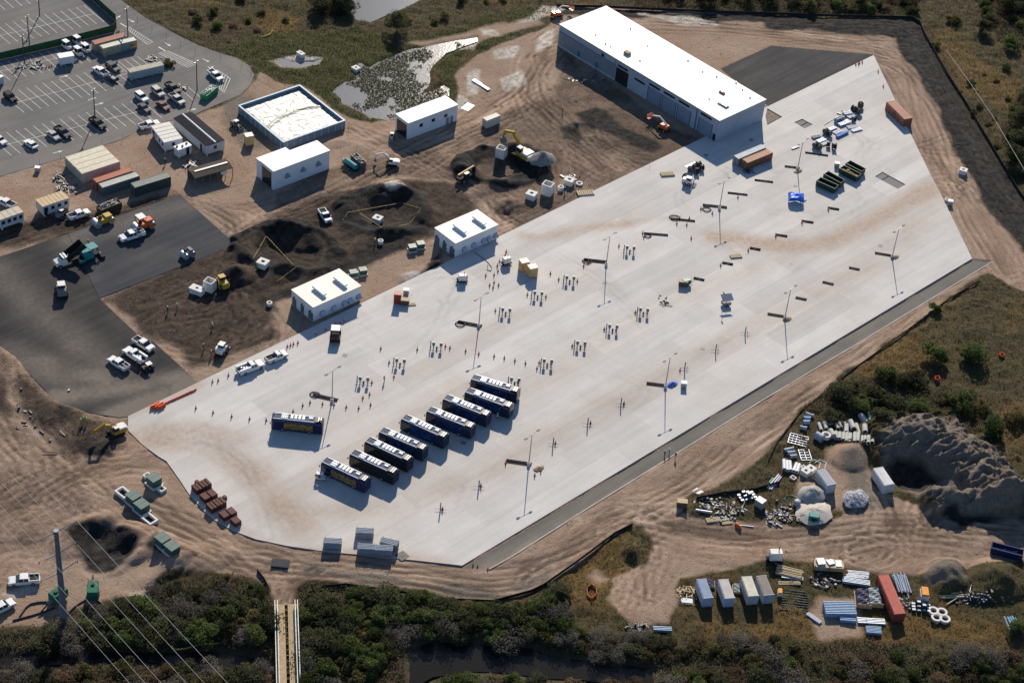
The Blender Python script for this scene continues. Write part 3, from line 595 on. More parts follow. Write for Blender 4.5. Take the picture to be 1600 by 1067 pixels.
struct('old_asphalt_pavement', sheet('old_asphalt_pavement', GP(OLD_PX), .03, MOLD, cell=1.2))
struct('new_asphalt_pavement', sheet('new_asphalt_pavement', GP(NEW_PX), .06, MNEW, cell=1.5))
struct('upper_asphalt_pavement', sheet('upper_asphalt_pavement', GP(TOPA_PX), .03, MTOP, cell=2))
struct('service_lane', sheet('service_lane', GP(LANE_PX), -.22, MLANE, cell=1.2, skirt=.2))
lot = struct('parking_lot', sheet('parking_lot', GP(LOT_PX), .03, MLOT, cell=1.2))
kb = MB(); kp = GP([(1551,408.5),(1345,534),(1200,620),(907,801),(800,869),(764,889)])
for a, b in zip(kp[:-1], kp[1:]):
    d = Vector((b[0]-a[0], b[1]-a[1])).normalized(); n = Vector((-d.y, d.x))*.16
    kb.add([(a[0]-n.x,a[1]-n.y,-.4),(b[0]-n.x,b[1]-n.y,-.4),(b[0]+n.x,b[1]+n.y,-.4),(a[0]+n.x,a[1]+n.y,-.4),(a[0]-n.x,a[1]-n.y,.06),(b[0]-n.x,b[1]-n.y,.06),(b[0]+n.x,b[1]+n.y,.06),(a[0]+n.x,a[1]+n.y,.06)], [(4,5,6,7),(0,1,5,4),(2,3,7,6),(1,2,6,5),(3,0,4,7)])
MCONC = M('pale_concrete', (.6,.58,.55), .8, var=.1, scale=1, bump=.01, dirt=.3)
struct('kerb', kb.mesh('kerb', M('kerb_concrete', (.4,.37,.33), .85, var=.2, scale=.4, dirt=.6, dscale=.15, dcol=(.3,.23,.17))))
# floors under the pits and the infilled squares
MPIT = M('pit_soil', (.2,.16,.125), .95, var=.4, scale=2, bump=.08)
for k, h in enumerate(PITW+SQ):
    fl = MB(); z = SLAB-.5 if k < len(PITW) else (SLAB-.16 if k != len(PITW)+2 else SLAB-.2)
    c = (sum(p[0] for p in h)/len(h), sum(p[1] for p in h)/len(h)); hh = [(c[0]+(p[0]-c[0])*1.03, c[1]+(p[1]-c[1])*1.03) for p in h]
    if parea(hh) < 0: hh = hh[::-1]
    fl.prism(hh, z-.2, z)
    nm = 'trench_floor' if k < len(PITW) else 'recess_floor'
    fo = link(nm, fl.mesh(nm, MPIT if k < len(PITW) or k == len(PITW)+2 else M('recess_gravel', (.2,.19,.185), .9, var=.2, scale=2, bump=.04)), pav)

# parking lines and arrows
MLINE = M('road_paint', (.62,.61,.57), .8, var=.25, scale=2)
pl = MB(); pl.bx(0, 0, 0, 1, .13, .004); PLM = pl.mesh('parking_line', MLINE)
def pline(a, b, wd=1.):
    p, q = G(*a), G(*b); o = link('parking_line', PLM, lot, ((p[0]+q[0])/2, (p[1]+q[1])/2, .036), math.atan2(q[1]-p[1], q[0]-p[0])); o.scale = (math.hypot(q[0]-p[0], q[1]-p[1]), wd, 1)
def stalls(a, b, n, up, dn, centre=True):
    if centre: pline(a, b)
    for k in range(n+1):
        t = k/n; x, y = a[0]+(b[0]-a[0])*t, a[1]+(b[1]-a[1])*t; pline((x+up[0], y+up[1]), (x+dn[0], y+dn[1]))
stalls((0,56),(147,22), 12, (-16,-13), (16,13)); stalls((-10,0),(70,-18), 6, (-4,-3), (18,16), False)
stalls((0,112),(150,77), 12, (-14,-12), (16,14)); stalls((20,162),(200,115), 14, (-17,-14.5), (18,14.5)); stalls((0,229),(235,170), 17, (-17,-14.5), (18,14.5))
stalls((185,107),(225,97), 4, (-10,-8), (8,6), False); stalls((262,150),(300,142), 3, (-8,-7), (16,13), False)
def hatch(a, b, c, d, n):
    for k in range(n+1):
        t = k/n; pline((a[0]+(b[0]-a[0])*t, a[1]+(b[1]-a[1])*t), (d[0]+(c[0]-d[0])*t, d[1]+(c[1]-d[1])*t), 1.2)
    pline(a, b); pline(d, c)
hatch((202,43),(239,66),(230,70),(201,48), 11); hatch((262,80),(307,100),(293,106),(248,84), 14); hatch((340,110),(360,123),(350,145),(338,135), 5); pline((248,74),(258,80), 3); pline((188,37),(198,43), 3); pline((325,105),(334,111), 2.5)
am = MB().box(-1.3, .3, -.12, .12, 0, .004); am.add([(.3,-.45,.002),(1.4,0,.002),(.3,.45,.002)], [(0,1,2)]); ARM = am.mesh('direction_arrow', MLINE)
for x, y, x2, y2 in ((100,120,112,117),(155,163,166,160),(300,172,311,169),(90,238,102,235),(205,33,215,38),(262,70,272,76),(322,95,332,100),(330,107,334,103),(184,28,190,24),(144,155,155,151)):
    p = G(x, y); link('direction_arrow', ARM, lot, (p[0], p[1], .037), ang((x,y),(x2,y2)))

# ------------------------------------------------------------------ water
def water(name, px, z, col, rough, bump=.02, sc=1.5):
    m = bpy.data.materials.new(name); m.use_nodes = True; N = m.node_tree.nodes; L = m.node_tree.links; b = N['Principled BSDF']
    b.inputs['Base Color'].default_value = (*col, 1); b.inputs['Roughness'].default_value = rough; b.inputs['IOR'].default_value = 1.33; b.inputs['Specular IOR Level'].default_value = .32
    geo = N.new('ShaderNodeNewGeometry'); n = N.new('ShaderNodeTexNoise'); n.inputs['Scale'].default_value = sc; n.inputs['Detail'].default_value = 4; L.new(geo.outputs['Position'], n.inputs['Vector'])
    bp = N.new('ShaderNodeBump'); bp.inputs['Distance'].default_value = bump; L.new(n.outputs[0], bp.inputs['Height']); L.new(bp.outputs[0], b.inputs['Normal'])
    w_ = GP(px, z); c = (sum(p[0] for p in w_)/len(w_), sum(p[1] for p in w_)/len(w_)); w_ = [(c[0]+(p[0]-c[0])*1.12, c[1]+(p[1]-c[1])*1.12) for p in w_]
    me_ = MB().add([(x, y, z) for x, y in w_], [tuple(range(len(w_)))]); mm = me_.mesh(name, m)
    if mm.polygons[0].normal.z < 0: mm.flip_normals()
    struct(name, mm)
water('retention_pond', POND_TOP, -.45, (.17,.175,.18), .1, .012); water('marsh_pond', POND_MID, -.32, (.2,.2,.198), .1, .015); water('puddle', POND_LOW, -.25, (.2,.2,.2), .14)
water('creek', CREEK, -.75, (.018,.016,.013), .08, .03); water('ditch_water', CREEK_W, -.75, (.02,.016,.012), .08, .03)
# ------------------------------------------------------------------ rays onto upright faces
def ray(px, py): return RGT*((px-800)/FPX) - UPV*((py-533.5)/FPX) + FWD
def hpx(base, top, z0=0.):
    x, y = G(*base, z0); b = None
    for k in range(1, 4000):
        z = k*.01; q = Vector((x, y, z0+z))-CAM; py = 533.5-FPX*q.dot(UPV)/q.dot(FWD)
        if py <= top[1]: return z
    return 3.
def fit(c4, h):
    "rectangle through left, top, right, bottom pixel corners at height h -> centre, yaw, length, width"
    l, t, r, b = [Vector(G(*p, h)) for p in c4]; c = (l+t+r+b)/4; d1 = ((t-l)+(r-b))/2; d2 = ((l-b)+(t-r))/2
    return c, math.atan2(d1.y, d1.x), d1.length, d2.length
class Face:
    "maps photograph pixels to a box's west (x=-L/2) and south (y=-W/2) faces in its own frame"
    def __init__(s, c, yaw, L, W, z0=0): s.c, s.yaw, s.L, s.W, s.z0 = c, yaw, L, W, z0; s.k, s.q = math.cos(yaw), math.sin(yaw)
    def loc(s, p): dx, dy = p[0]-s.c[0], p[1]-s.c[1]; return (dx*s.k+dy*s.q, -dx*s.q+dy*s.k, p[2]-s.z0)
    def hit(s, px, py, axis, val):
        d = ray(px, py); o = Vector(s.loc((CAM.x, CAM.y, CAM.z))); dl = Vector((d.x*s.k+d.y*s.q, -d.x*s.q+d.y*s.k, d.z)); t = (val-o[axis])/dl[axis]; return o+dl*t
    def west(s, a, b, mb, proud=.05, sink=.0):
        p, q = s.hit(*a, 0, -s.L/2), s.hit(*b, 0, -s.L/2); y0, y1 = sorted((p.y, q.y)); z0, z1 = sorted((p.z, q.z)); mb.box(-s.L/2-proud, -s.L/2+.02+sink, y0, y1, max(z0, .02), z1); return (y0, y1, z0, z1)
    def south(s, a, b, mb, proud=.05):
        p, q = s.hit(*a, 1, -s.W/2), s.hit(*b, 1, -s.W/2); x0, x1 = sorted((p.x, q.x)); z0, z1 = sorted((p.z, q.z)); mb.box(x0, x1, -s.W/2-proud, -s.W/2+.02, max(z0, .02), z1); return (x0, x1, z0, z1)
MWALL = M('painted_wall', (.68,.7,.74), .7, var=.05, scale=.6, dirt=.12, dscale=.3)
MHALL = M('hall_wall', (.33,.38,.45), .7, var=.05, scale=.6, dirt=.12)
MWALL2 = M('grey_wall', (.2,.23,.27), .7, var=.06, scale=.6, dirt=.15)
MROOF = M('white_membrane', (.82,.81,.78), .55, var=.05, scale=.5, dirt=.12, dscale=.25, dcol=(.6,.55,.48))
MROOF2 = M('cream_membrane', (.78,.75,.67), .6, var=.05, scale=.6, dirt=.12, dcol=(.6,.52,.4))
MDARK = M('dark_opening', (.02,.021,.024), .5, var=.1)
MGLASS = M('dark_glass', (.018,.024,.032), .12, var=.1, spec=.6)
MDOOR = M('blue_grey_door', (.2,.25,.33), .6, var=.05)
MSTEEL = M('galvanised_steel', (.42,.44,.46), .45, metal=.5, var=.15, scale=3)
MBROWN = M('brown_trim', (.16,.13,.1), .6)
MTEAL = M('teal_metal', (.05,.2,.21), .5, var=.15)
MBLACK = M('black_rubber', (.016,.016,.017), .8, var=.2)
MFASC = M('roof_trim', (.33,.29,.22), .6)

def building(name, c4, h, label, wall, roofmat, parts_fn, cat='building', trim=.16, over=.12, z0=0., base=None):
    c, yaw, L, W = fit(c4, h); F = Face(c, yaw, L, W, z0); hh = h-z0
    wl = MB().box(-L/2, L/2, -W/2, W/2, -.3, hh-trim); rf = MB().box(-L/2-over, L/2+over, -W/2-over, W/2+over, hh-trim+.004, hh)
    fa = MB()
    for x0, x1, y0, y1 in ((-L/2-over-.03, L/2+over+.03, -W/2-over-.04, -W/2-over-.004), (-L/2-over-.04, -L/2-over-.004, -W/2-over, W/2+over)): fa.box(x0, x1, y0, y1, hh-trim-.05, hh-.02)
    ps = [('wall', wl, wall), ('roof', rf, roofmat, [('roof_edge', fa, MFASC)])] + parts_fn(F, L, W, hh)
    k = proto(name+str(c4[0]), ps); return put(k, name, (c.x, c.y, z0), yaw, label, cat)
# ---- maintenance hall
HB = hpx((1120,222),(1127,188))
def hall(F, L, W, h):
    out = []
    for a, b in (((966,122.5),(982,133.5)),((991,122.5),(1007,133.5)),((1015,131.5),(1031,142.5)),((1038,145),(1054,156)),((1061,158),(1077,169)),((1095,177),(1112,187.5))):
        pass
    for (ax, ay), (bx, by) in (((965.5,102.3),(981,111.8)),((991.5,122.3),(1007.5,133.6)),((1015,130.5),(1031,142.5)),((1037.8,144),(1054,155)),((1060.8,157.3),(1077,168.2)),((1095,177),(1112,187.8))):
        w_ = MB(); y0, y1, z0, z1 = F.west((ax, ay), (bx, by), w_, .05); zc = (z0+z1)/2; w_ = MB().box(-L/2-.05, -L/2+.02, y0, y1, min(zc+.1, h-1.0)-.35, min(zc+.1, h-1.0)+.3)
        out.append(('window', w_, MGLASS))
    for (ax, ay), (bx, by) in (((1013.5,137),(1030,171)),((1036.5,150),(1053,184)),((1060,163),(1076,197)),((1093,183),(1110,214))):
        d = MB(); y0, y1, z0, z1 = F.west((ax, ay), (bx, by), d); d = MB().box(-L/2-.04, -L/2+.02, y0, y1, .02, 4.5)
        sl = MB()
        for k in range(9): sl.box(-L/2-.062, -L/2-.035, y0+.05, y1-.05, .1+k*.48, .5+k*.48)
        fr = MB().box(-L/2-.1, -L/2, y1, y1+.18, .02, 4.6); fr.box(-L/2-.1, -L/2, y0-.18, y0, .02, 4.6)
        out.append(('roller_door', d, MDOOR, [('door_slat', sl, MDOOR), ('door_frame', fr, M('door_frame_dark', (.06,.075,.11), .6))]))
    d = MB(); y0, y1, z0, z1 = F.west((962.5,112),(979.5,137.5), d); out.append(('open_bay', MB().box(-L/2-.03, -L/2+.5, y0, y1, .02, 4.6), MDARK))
    lo = MB().box(-L/2-.02, -L/2+.02, y1+.2, W/2*0+F.W/2-.1, .55, h-2.2); out.append(('lower_wall_band', lo, MWALL2))  # darker flat band standing for the recessed lower wall
    out.append(('fascia_shelf', MB().box(-L/2-.35, -L/2, y1+.2, F.W/2, h-2.25, h-2.05), M('shelf_grey', (.2,.22,.25), .6)))
    out.append(('wall_base', MB().box(-L/2-.12, -L/2, y1+.2, F.W/2, .0, .5), M('wall_base_concrete', (.42,.43,.4), .8)))
    for px, py in ((932,102),(904,86)): 
        q = F.hit(px, py, 0, -L/2); out.append(('door', MB().box(-L/2-.06, -L/2+.02, q.y-.55, q.y+.55, .02, 2.2), M('blue_door', (.05,.12,.3), .5)))
    q = F.hit(1115.5, 214, 0, -L/2); out.append(('door', MB().box(-L/2-.06, -L/2+.02, q.y-.5, q.y+.5, .02, 2.2), MDARK))
    q = F.hit(1087, 190, 0, -L/2); out.append(('downpipe', MB().box(-L/2-.16, -L/2, q.y-.16, q.y+.16, .02, h-.3), M('blue_pipe', (.07,.14,.3), .5)))
    q = F.hit(942, 88, 0, -L/2); out.append(('wall_vent', MB().box(-L/2-.08, -L/2+.02, q.y-.5, q.y+.5, h-1.9, h-1.0), MDARK))
    q = F.hit(961, 101, 0, -L/2); out.append(('wall_emblem', MB().tube((-L/2-.06, q.y, h-1.4), (-L/2, q.y, h-1.4), .5, n=16), M('emblem_grey', (.25,.27,.3), .6)))
    for px, py in ((946,69),(954,73),(980,85),(1000,95),(1098,112),(1128,145),(1040,60),(1012,72),(1172,153),(1160,140),(1120,120),(985,45),(930,55),(1075,95),(1108,155),(1150,130)):
        q = F.loc((*G(px, py, h), h)); r = random.uniform(.12, .22)
        if abs(q[0]) < L/2-.4 and abs(q[1]) < W/2-.4: out.append(('roof_vent', MB().tube((q[0], q[1], h), (q[0], q[1], h+.45), r, n=8), MSTEEL))
    q = F.loc((*G(1130,164.5,h), h)); lou = MB().bx(q[0], q[1], h, 1.4, 3.4, .15)
    for k in range(6): lou.bx(q[0], q[1]-1.4+k*.56, h+.15, 1.3, .22, .35)
    out.append(('roof_fan_unit', lou, MSTEEL))
    q = F.loc((*G(980,85,h), h)); out.append(('roof_hatch', MB().cbox(q[0]-.7, q[0]+.7, q[1]-.9, q[1]+.9, h, h+.8), M('hatch_brown', (.3,.22,.15), .7)))
    q = F.loc((*G(1128,146,h), h)); out.append(('roof_hatch', MB().cbox(q[0]-.4, q[0]+.4, q[1]-.9, q[1]+.9, h, h+.4), M('hatch_red', (.25,.06,.05), .7)))
    return out
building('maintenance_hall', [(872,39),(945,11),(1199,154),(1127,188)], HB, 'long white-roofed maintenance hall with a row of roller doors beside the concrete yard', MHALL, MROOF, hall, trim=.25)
# fix orientation note: hall's long side runs along its own y axis

# ---- two small equipment buildings with hooded louvres
def equip(doors, hoods, ducts):
    def fn(F, L, W, h):
        out = []
        for a, b in doors:
            d = MB(); y0, y1, z0, z1 = F.west(a, b, d); d = MB().box(-L/2-.05, -L/2+.02, y0, y1, .02, 2.4); lm = MB().box(-L/2-.3, -L/2, (y0+y1)/2-.15, (y0+y1)/2+.15, 2.65, 2.85)
            out += [('door', d, M('grey_door', (.12,.14,.15), .6), [('door_handle', MB().box(-L/2-.1, -L/2-.05, y0+.1, y0+.2, 1., 1.15), MSTEEL)]), ('wall_lamp', lm, MDARK)]
        for px, py in hoods:
            q = F.hit(px, py, 1, -W/2); x = q.x
            lou = MB().box(x-.62, x+.62, -W/2-.06, -W/2+.02, .75, 2.05)
            hd = MB().add([(x-.6,-W/2-.07,1.95),(x+.6,-W/2-.07,1.95),(x+.6,-W/2-.85,1.25),(x-.6,-W/2-.85,1.25),(x-.6,-W/2-.07,.95),(x+.6,-W/2-.07,.95),(x+.6,-W/2-.85,.9),(x-.6,-W/2-.85,.9)], [(0,3,2,1),(0,4,7,3),(1,2,6,5),(3,7,6,2),(4,5,6,7)])
            out.append(('louvre', lou, MDARK, [('vent_hood', hd, M('hood_blue_grey', (.42,.47,.54), .45, metal=.3))]))
        for px, py in ducts:
            q = F.loc((*G(px, py, h+.8), h)); x, y = q[0], q[1]
            dm = MB().side([(x-.55,h+.35),(x-.45,h+.85),(x+.45,h+.85),(x+.55,h+.35)], y-2.2, y+2.2)
            dm.box(x-.3, x+.3, y-1.7, y-1.4, h, h+.35); dm.box(x-.3, x+.3, y+1.4, y+1.7, h, h+.35); dm.box(x-.35, x+.35, y-.5, y+.5, h, h+.35)
            sm = MB()
            for k in range(5): sm.box(x-.57, x+.57, y-1.9+k*.95-.03, y-1.9+k*.95+.03, h+.36, h+.87)
            out.append(('roof_unit', dm, M('white_metal', (.75,.76,.75), .4, var=.05), [('roof_unit_seam', sm, MSTEEL)]))
        out.append(('wall_base', MB().box(-L/2-.06, L/2+.06, -W/2-.06, W/2+.06, -.1, .12), MCONC))
        return out
    return fn
h1 = hpx((489,502),(489.5,479.5)); H_S = h1
building('equipment_building', [(455.5,453),(528.8,420),(565,446.5),(489.5,479.5)], h1, 'small white equipment building beside the black utility cart, cream roof with two units', MWALL, MROOF2,
         equip([((457,465),(463,484)),((470,474),(475,492)),((482,485),(489,503))], [(503,489),(521,482),(537.5,474),(546.5,470),(560,463)], [(499,452.5),(532,438)]))
h2 = hpx((710,402),(712.5,379.5))
building('equipment_building', [(678.8,356.5),(744.5,327.8),(779,350.8),(712.5,379.5)], h2, 'small white equipment building with a hose on the ground before it, nearer the maintenance hall', MWALL, MROOF,
         equip([((680,368),(686,386)),((692,378),(697,394)),((703,387),(710,401)),], [(725,391),(739.5,384),(755,377),(763,373),(773.5,368)], [(718.5,355.5),(749,343)]))
# ---- two long white bays with an open end
def bay(opening, wins, canopies):
    def fn(F, L, W, h):
        out = []; d = MB(); y0, y1, z0, z1 = F.west(*opening, d); out.append(('bay_opening', MB().box(-L/2-.03, -L/2+.3, y0, y1, .02, h-1.0), MGLASS))
        fr = MB().box(-L/2-.08, -L/2, y0-.15, y0, .02, h-.9); fr.box(-L/2-.08, -L/2, y1, y1+.15, .02, h-.9); out.append(('bay_frame', fr, MSTEEL))
        for px, py in wins:
            q = F.hit(px, py, 1, -W/2); sub_ = []
            if canopies:
                x = q.x; sub_ = [('vent_hood', MB().add([(x-.3,-W/2,q.z+1.1),(x+.3,-W/2,q.z+1.1),(x+.8,-W/2-.7,q.z),(x-.8,-W/2-.7,q.z),(x-.7,-W/2,q.z-.1),(x+.7,-W/2,q.z-.1)], [(0,3,2,1),(0,4,3),(1,2,5),(3,4,5,2)]), M('hood_grey', (.2,.23,.27), .5))]
            out.append(('window', MB().box(q.x-.55, q.x+.55, -W/2-.05, -W/2+.02, q.z-.5, q.z+.5), MGLASS, sub_))
        return out
    return fn
hb = hpx((428.5,296.8),(428.5,267.5))
building('wash_bay', [(406.8,252.5),(494.5,220),(515.5,235),(428.5,267.5)], hb, 'long white wash bay nearest the white tank, open dark end and hooded windows', MWALL, MROOF, bay(((410,262),(424,292)), [(448.5,276),(473,266.5),(497,257.5)], True))
c_, yw, L_, W_ = fit([(406.8,252.5),(494.5,220),(515.5,235),(428.5,267.5)], hb)
lean = MB().box(-L_/2+.1, -L_/2+9.2, W_/2+.02, W_/2+2.2, -.2, hb-.5); 
lo = link('lean_to', lean.mesh('lean_to', MWALL), bpy.data.objects['wash_bay']); link('lean_to_roof', MB().box(-L_/2, -L_/2+9.3, W_/2+.02, W_/2+2.3, hb-.48, hb-.3).mesh('lean_to_roof', MROOF), lo)
hb2 = hpx((638,218),(639,192.5))
building('fuel_bay', [(618,178.5),(696,150),(715.5,163.5),(639,192.5)], hb2, 'long white bay beside the marsh pond with three small square windows', MWALL, MROOF, bay(((621,188),(635,213)), [(658,196),(677,188),(696.5,181)], False))
# two doors on its long side
fb = bpy.data.objects['fuel_bay']; c_, yw, L_, W_ = fit([(618,178.5),(696,150),(715.5,163.5),(639,192.5)], hb2); F_ = Face(c_, yw, L_, W_)
for px in (699, 705.5):
    q = F_.hit(px, 189, 1, -W_/2); link('door', MB().box(q.x-.5, q.x+.5, -W_/2-.05, -W_/2+.02, .02, 2.2).mesh('door', MDOOR), fb)
# ---- square tank with a floating white cover
cT, yT, LT, WT = fit([(370,165),(467,134),(541,187),(445,222.5)], 2.4)
tw = MB(); T_ = .35
for x0, x1, y0, y1 in ((-LT/2, LT/2, -WT/2, -WT/2+T_), (-LT/2, LT/2, WT/2-T_, WT/2), (-LT/2, -LT/2+T_, -WT/2+T_, WT/2-T_), (LT/2-T_, LT/2, -WT/2+T_, WT/2-T_)): tw.box(x0, x1, y0, y1, -.1, 2.3)
rim = MB()
for x0, x1, y0, y1 in ((-LT/2-.1, LT/2+.1, -WT/2-.1, -WT/2+T_+.05), (-LT/2-.1, LT/2+.1, WT/2-T_-.05, WT/2+.1), (-LT/2-.1, -LT/2+T_+.05, -WT/2+T_+.06, WT/2-T_-.06), (LT/2-T_-.05, LT/2+.1, -WT/2+T_+.06, WT/2-T_-.06)): rim.box(x0, x1, y0, y1, 2.304, 2.42)
rb = MB()
for k in range(9):
    t = -.5+(k+.5)/9; rb.box(LT*t-.1, LT*t+.1, -WT/2-.12, -WT/2, 0, 2.3); rb.box(-LT/2-.12, -LT/2, WT*t-.1, WT*t+.1, 0, 2.3)
n = 120; cx = np.linspace(-LT/2+T_, LT/2-T_, n); cy = np.linspace(-WT/2+T_, WT/2-T_, n); CX, CY = np.meshgrid(cx, cy)
nz = vnoise(1.6, 5, CX, CY); warpx = CX+(vnoise(4, 9, CX, CY)-.5)*3; warpy = CY+(vnoise(4, 19, CX, CY)-.5)*3
cre = np.minimum(np.abs((warpy/2.1) % 1-.5), 1)*2; cre2 = np.abs((warpx/4.3+np.floor(warpy/2.1)*.37) % 1-.5)*2
line = np.clip(1-np.minimum(cre, cre2*2.0)*3.6, 0, 1); band = np.exp(-((CY-.10*CX-(CX**2)*-.03-1.2)/.75)**2); edge = np.exp(-(np.minimum(np.minimum(CX+LT/2, LT/2-CX), np.minimum(CY+WT/2, WT/2-CY))/1.0)**2)
CZ = 1.55+nz*.12-line*.09+band*.35+edge*-.3
cv = MB(); cv.v = [(float(a), float(b), float(c)) for a, b, c in zip(CX.ravel(), CY.ravel(), CZ.ravel())]; cv.f = [(j*n+i, j*n+i+1, (j+1)*n+i+1, (j+1)*n+i) for j in range(n-1) for i in range(n-1)]
cm = bpy.data.materials.new('tank_cover'); cm.use_nodes = True; N = cm.node_tree.nodes; b_ = N['Principled BSDF']; b_.inputs['Roughness'].default_value = .5
ca = N.new('ShaderNodeAttribute'); ca.attribute_name = 'crease_tone'; cr_ = N.new('ShaderNodeValToRGB'); cr_.color_ramp.elements[0].color = (.56,.575,.58,1); cr_.color_ramp.elements[1].color = (.06,.065,.03,1)
e2 = cr_.color_ramp.elements.new(.4); e2.color = (.44,.45,.33,1); cm.node_tree.links.new(ca.outputs['Fac'], cr_.inputs[0]); cm.node_tree.links.new(cr_.outputs[0], b_.inputs['Base Color'])
cmesh = cv.mesh('cover', cm, True); A_ = cmesh.attributes.new('crease_tone', 'FLOAT', 'POINT'); A_.data.foreach_set('value', np.clip(line*(nz*.9+.25)+band*.42+edge*.45, 0, 1).astype(np.float32).ravel())  # tone goes darker and greener along creases, ridge band and edges
MTANK = M('tank_blue', (.34,.43,.5), .5, var=.08)
proto('tank', [('wall', tw, M('tank_wall', (.17,.23,.3), .55, var=.1), [('wall_rib', rb, MTANK)]), ('rim', rim, MTANK), ('cover', cmesh, cm)])
put('tank', 'square_tank', (cT.x, cT.y, 0), yT, 'large square water tank with blue rim and wrinkled white floating cover', 'tank')

# ------------------------------------------------------------------ containers, trailers, sheds
def container(L, W, H, col, key, door_end=-1, roofcol=None, rust=.25):
    mt = M('container_'+key, col, .55, var=.1, scale=1.2, dirt=rust, dscale=.7, dcol=(.2,.1,.06)); rm = mt if roofcol is None else M('container_roof_'+key, roofcol, .6, var=.14, scale=1, dirt=rust, dscale=.5, dcol=tuple(x*.6 for x in roofcol))
    pts = []; n = max(6, int(L/.62)); d = .06
    for k in range(n):
        x = -L/2+.08+(L-.16)*k/n; s_ = (L-.16)/n; pts += [(x, -W/2), (x+s_*.4, -W/2), (x+s_*.5, -W/2+d), (x+s_*.9, -W/2+d)]
    for k in range(n-1, -1, -1):
        x = -L/2+.08+(L-.16)*k/n; s_ = (L-.16)/n; pts += [(x+s_*.9, W/2-d), (x+s_*.5, W/2-d), (x+s_*.4, W/2), (x, W/2)]
    body = MB().prism(pts, .12, H-.1)
    fr = MB()
    for sx in (-1, 1):
        for sy in (-1, 1): fr.bx(sx*(L/2-.08), sy*(W/2-.08), 0, .18, .18, H-.02)
    for sy in (-1, 1): fr.box(-L/2+.17, L/2-.17, sy*(W/2-.05)-.06, sy*(W/2-.05)+.06, 0, .14); fr.box(-L/2+.17, L/2-.17, sy*(W/2-.05)-.06, sy*(W/2-.05)+.06, H-.14, H-.01)
    rf = MB().box(-L/2+.1, L/2-.1, -W/2+.12, W/2-.12, H-.1, H-.05); ribs = MB()
    for k in range(n): ribs.box(-L/2+.2+(L-.4)*k/n, -L/2+.2+(L-.4)*(k+.45)/n, -W/2+.14, W/2-.14, H-.05, H-.015)
    e = door_end*(L/2); ps = [('body', body, mt), ('frame', fr, mt), ('roof', rf, rm, [('roof_rib', ribs, rm)])]
    for s_ in (-1, 1):
        dr = MB().box(*sorted((e-.0, e+door_end*.05)), s_*W/4-W/4+.1, s_*W/4+W/4-.1, .15, H-.15); rod = MB()
        for q in (-.25, .25): rod.tube((e+door_end*.09, s_*W/4+q*W/3, .2), (e+door_end*.09, s_*W/4+q*W/3, H-.2), .025, n=5)
        ps.append(('door', dr, mt, [('lock_rod', rod, MSTEEL)]))
    return proto('cont_'+key+str(round(L, 2))+str(door_end), ps)
def put_box(c4, H, name, col, key, label, cat='shipping container', L=None, W=None, door=-1, roofcol=None, z=0., rust=.25, group=None):
    c, yaw, l, w_ = fit(c4, H+z); L = L or l; W = W or w_
    return put(container(L, W, H, col, key, door, roofcol, rust), name, (c.x, c.y, z), yaw, label, cat, group)
put_box([(144.6,280.2),(198.4,261.2),(208.7,267.1),(150.8,285)], 2.6, 'shipping_container', (.30,.065,.03), 'rust', 'rust-red shipping container beside the cream container block', roofcol=(.38,.11,.05))
put_box([(152.9,287.1),(210.8,268.5),(219,274.7),(160.5,293.6)], 2.6, 'shipping_container', (.09,.12,.13), 'slate', 'slate container with pale grey roof between the red and the dark green containers', roofcol=(.4,.42,.37))
put_box([(202,286.4),(258.5,269.9),(268.2,275.4),(212.4,293.3)], 2.9, 'shipping_container', (.035,.06,.06), 'green', 'dark green container with grey-green roof at the edge of the fresh asphalt', roofcol=(.17,.2,.18))
put_box([(141,64.4),(192.5,51.9),(198.8,55.6),(150,69.4)], 2.6, 'shipping_container', (.34,.3,.24), 'rustroof', 'tan container with rusty red roof beside the green screen fence', roofcol=(.36,.1,.06), rust=.5)
put_box([(155.5,71),(184.5,63.6),(190,68.6),(161,76.5)], 2.6, 'shipping_container', (.36,.33,.24), 'tan', 'tan container joined end to end with the yellow and blue one', roofcol=(.62,.6,.5))
put_box([(185.5,63.2),(208,57.8),(214.5,63),(191.5,68.2)], 2.6, 'shipping_container', (.2,.27,.3), 'bluegrey', 'blue-grey container with an orange end beside the green screen fence', roofcol=(.6,.6,.52))
k_ = bpy.data.objects['shipping_container.005']; cc_, yy_, ll_, ww_ = fit([(185.5,63.2),(208,57.8),(214.5,63),(191.5,68.2)], 2.6)
link('orange_panel', MB().box(.6, ll_/2-.1, -ww_/2-.03, -ww_/2+.02, .3, 2.3).mesh('orange_panel', M('panel_orange', (.55,.3,.08), .5, var=.3, scale=3)), k_)
link('panel_lettering', MB().box(ll_/2-1.9, ll_/2-.8, -ww_/2-.045, -ww_/2-.03, 1.1, 1.6).mesh('panel_lettering', M('lettering_red', (.4,.05,.03), .5)), k_)
put_box([(1141+5-0,243.5),(1190,225),(1196.5,231),(1154,248.5)], 2.6, 'shipping_container', (.2,.23,.24), 'greyblue', 'grey container with pale blue roof next to the maintenance hall corner', roofcol=(.42,.48,.52))
put_box([(1159.5,248.5),(1200,232.5),(1207.5,238.5),(1168,255)], 2.6, 'shipping_container', (.17,.085,.05), 'brown', 'brown container standing against the grey container near the maintenance hall', roofcol=(.36,.17,.1))
put_box([(1392.5,159),(1406,156.5),(1418.5,185),(1405.5,187)], 2.6, 'shipping_container', (.26,.1,.06), 'terra', 'terracotta container alone at the right edge of the concrete yard', roofcol=(.36,.14,.09))
put_box([(1375.5,897.5),(1394.5,896),(1410,958),(1393,959)], 2.6, 'shipping_container', (.27,.06,.045), 'red', 'long red container in the laydown yard between pipe stacks', roofcol=(.42,.085,.065), rust=.12)
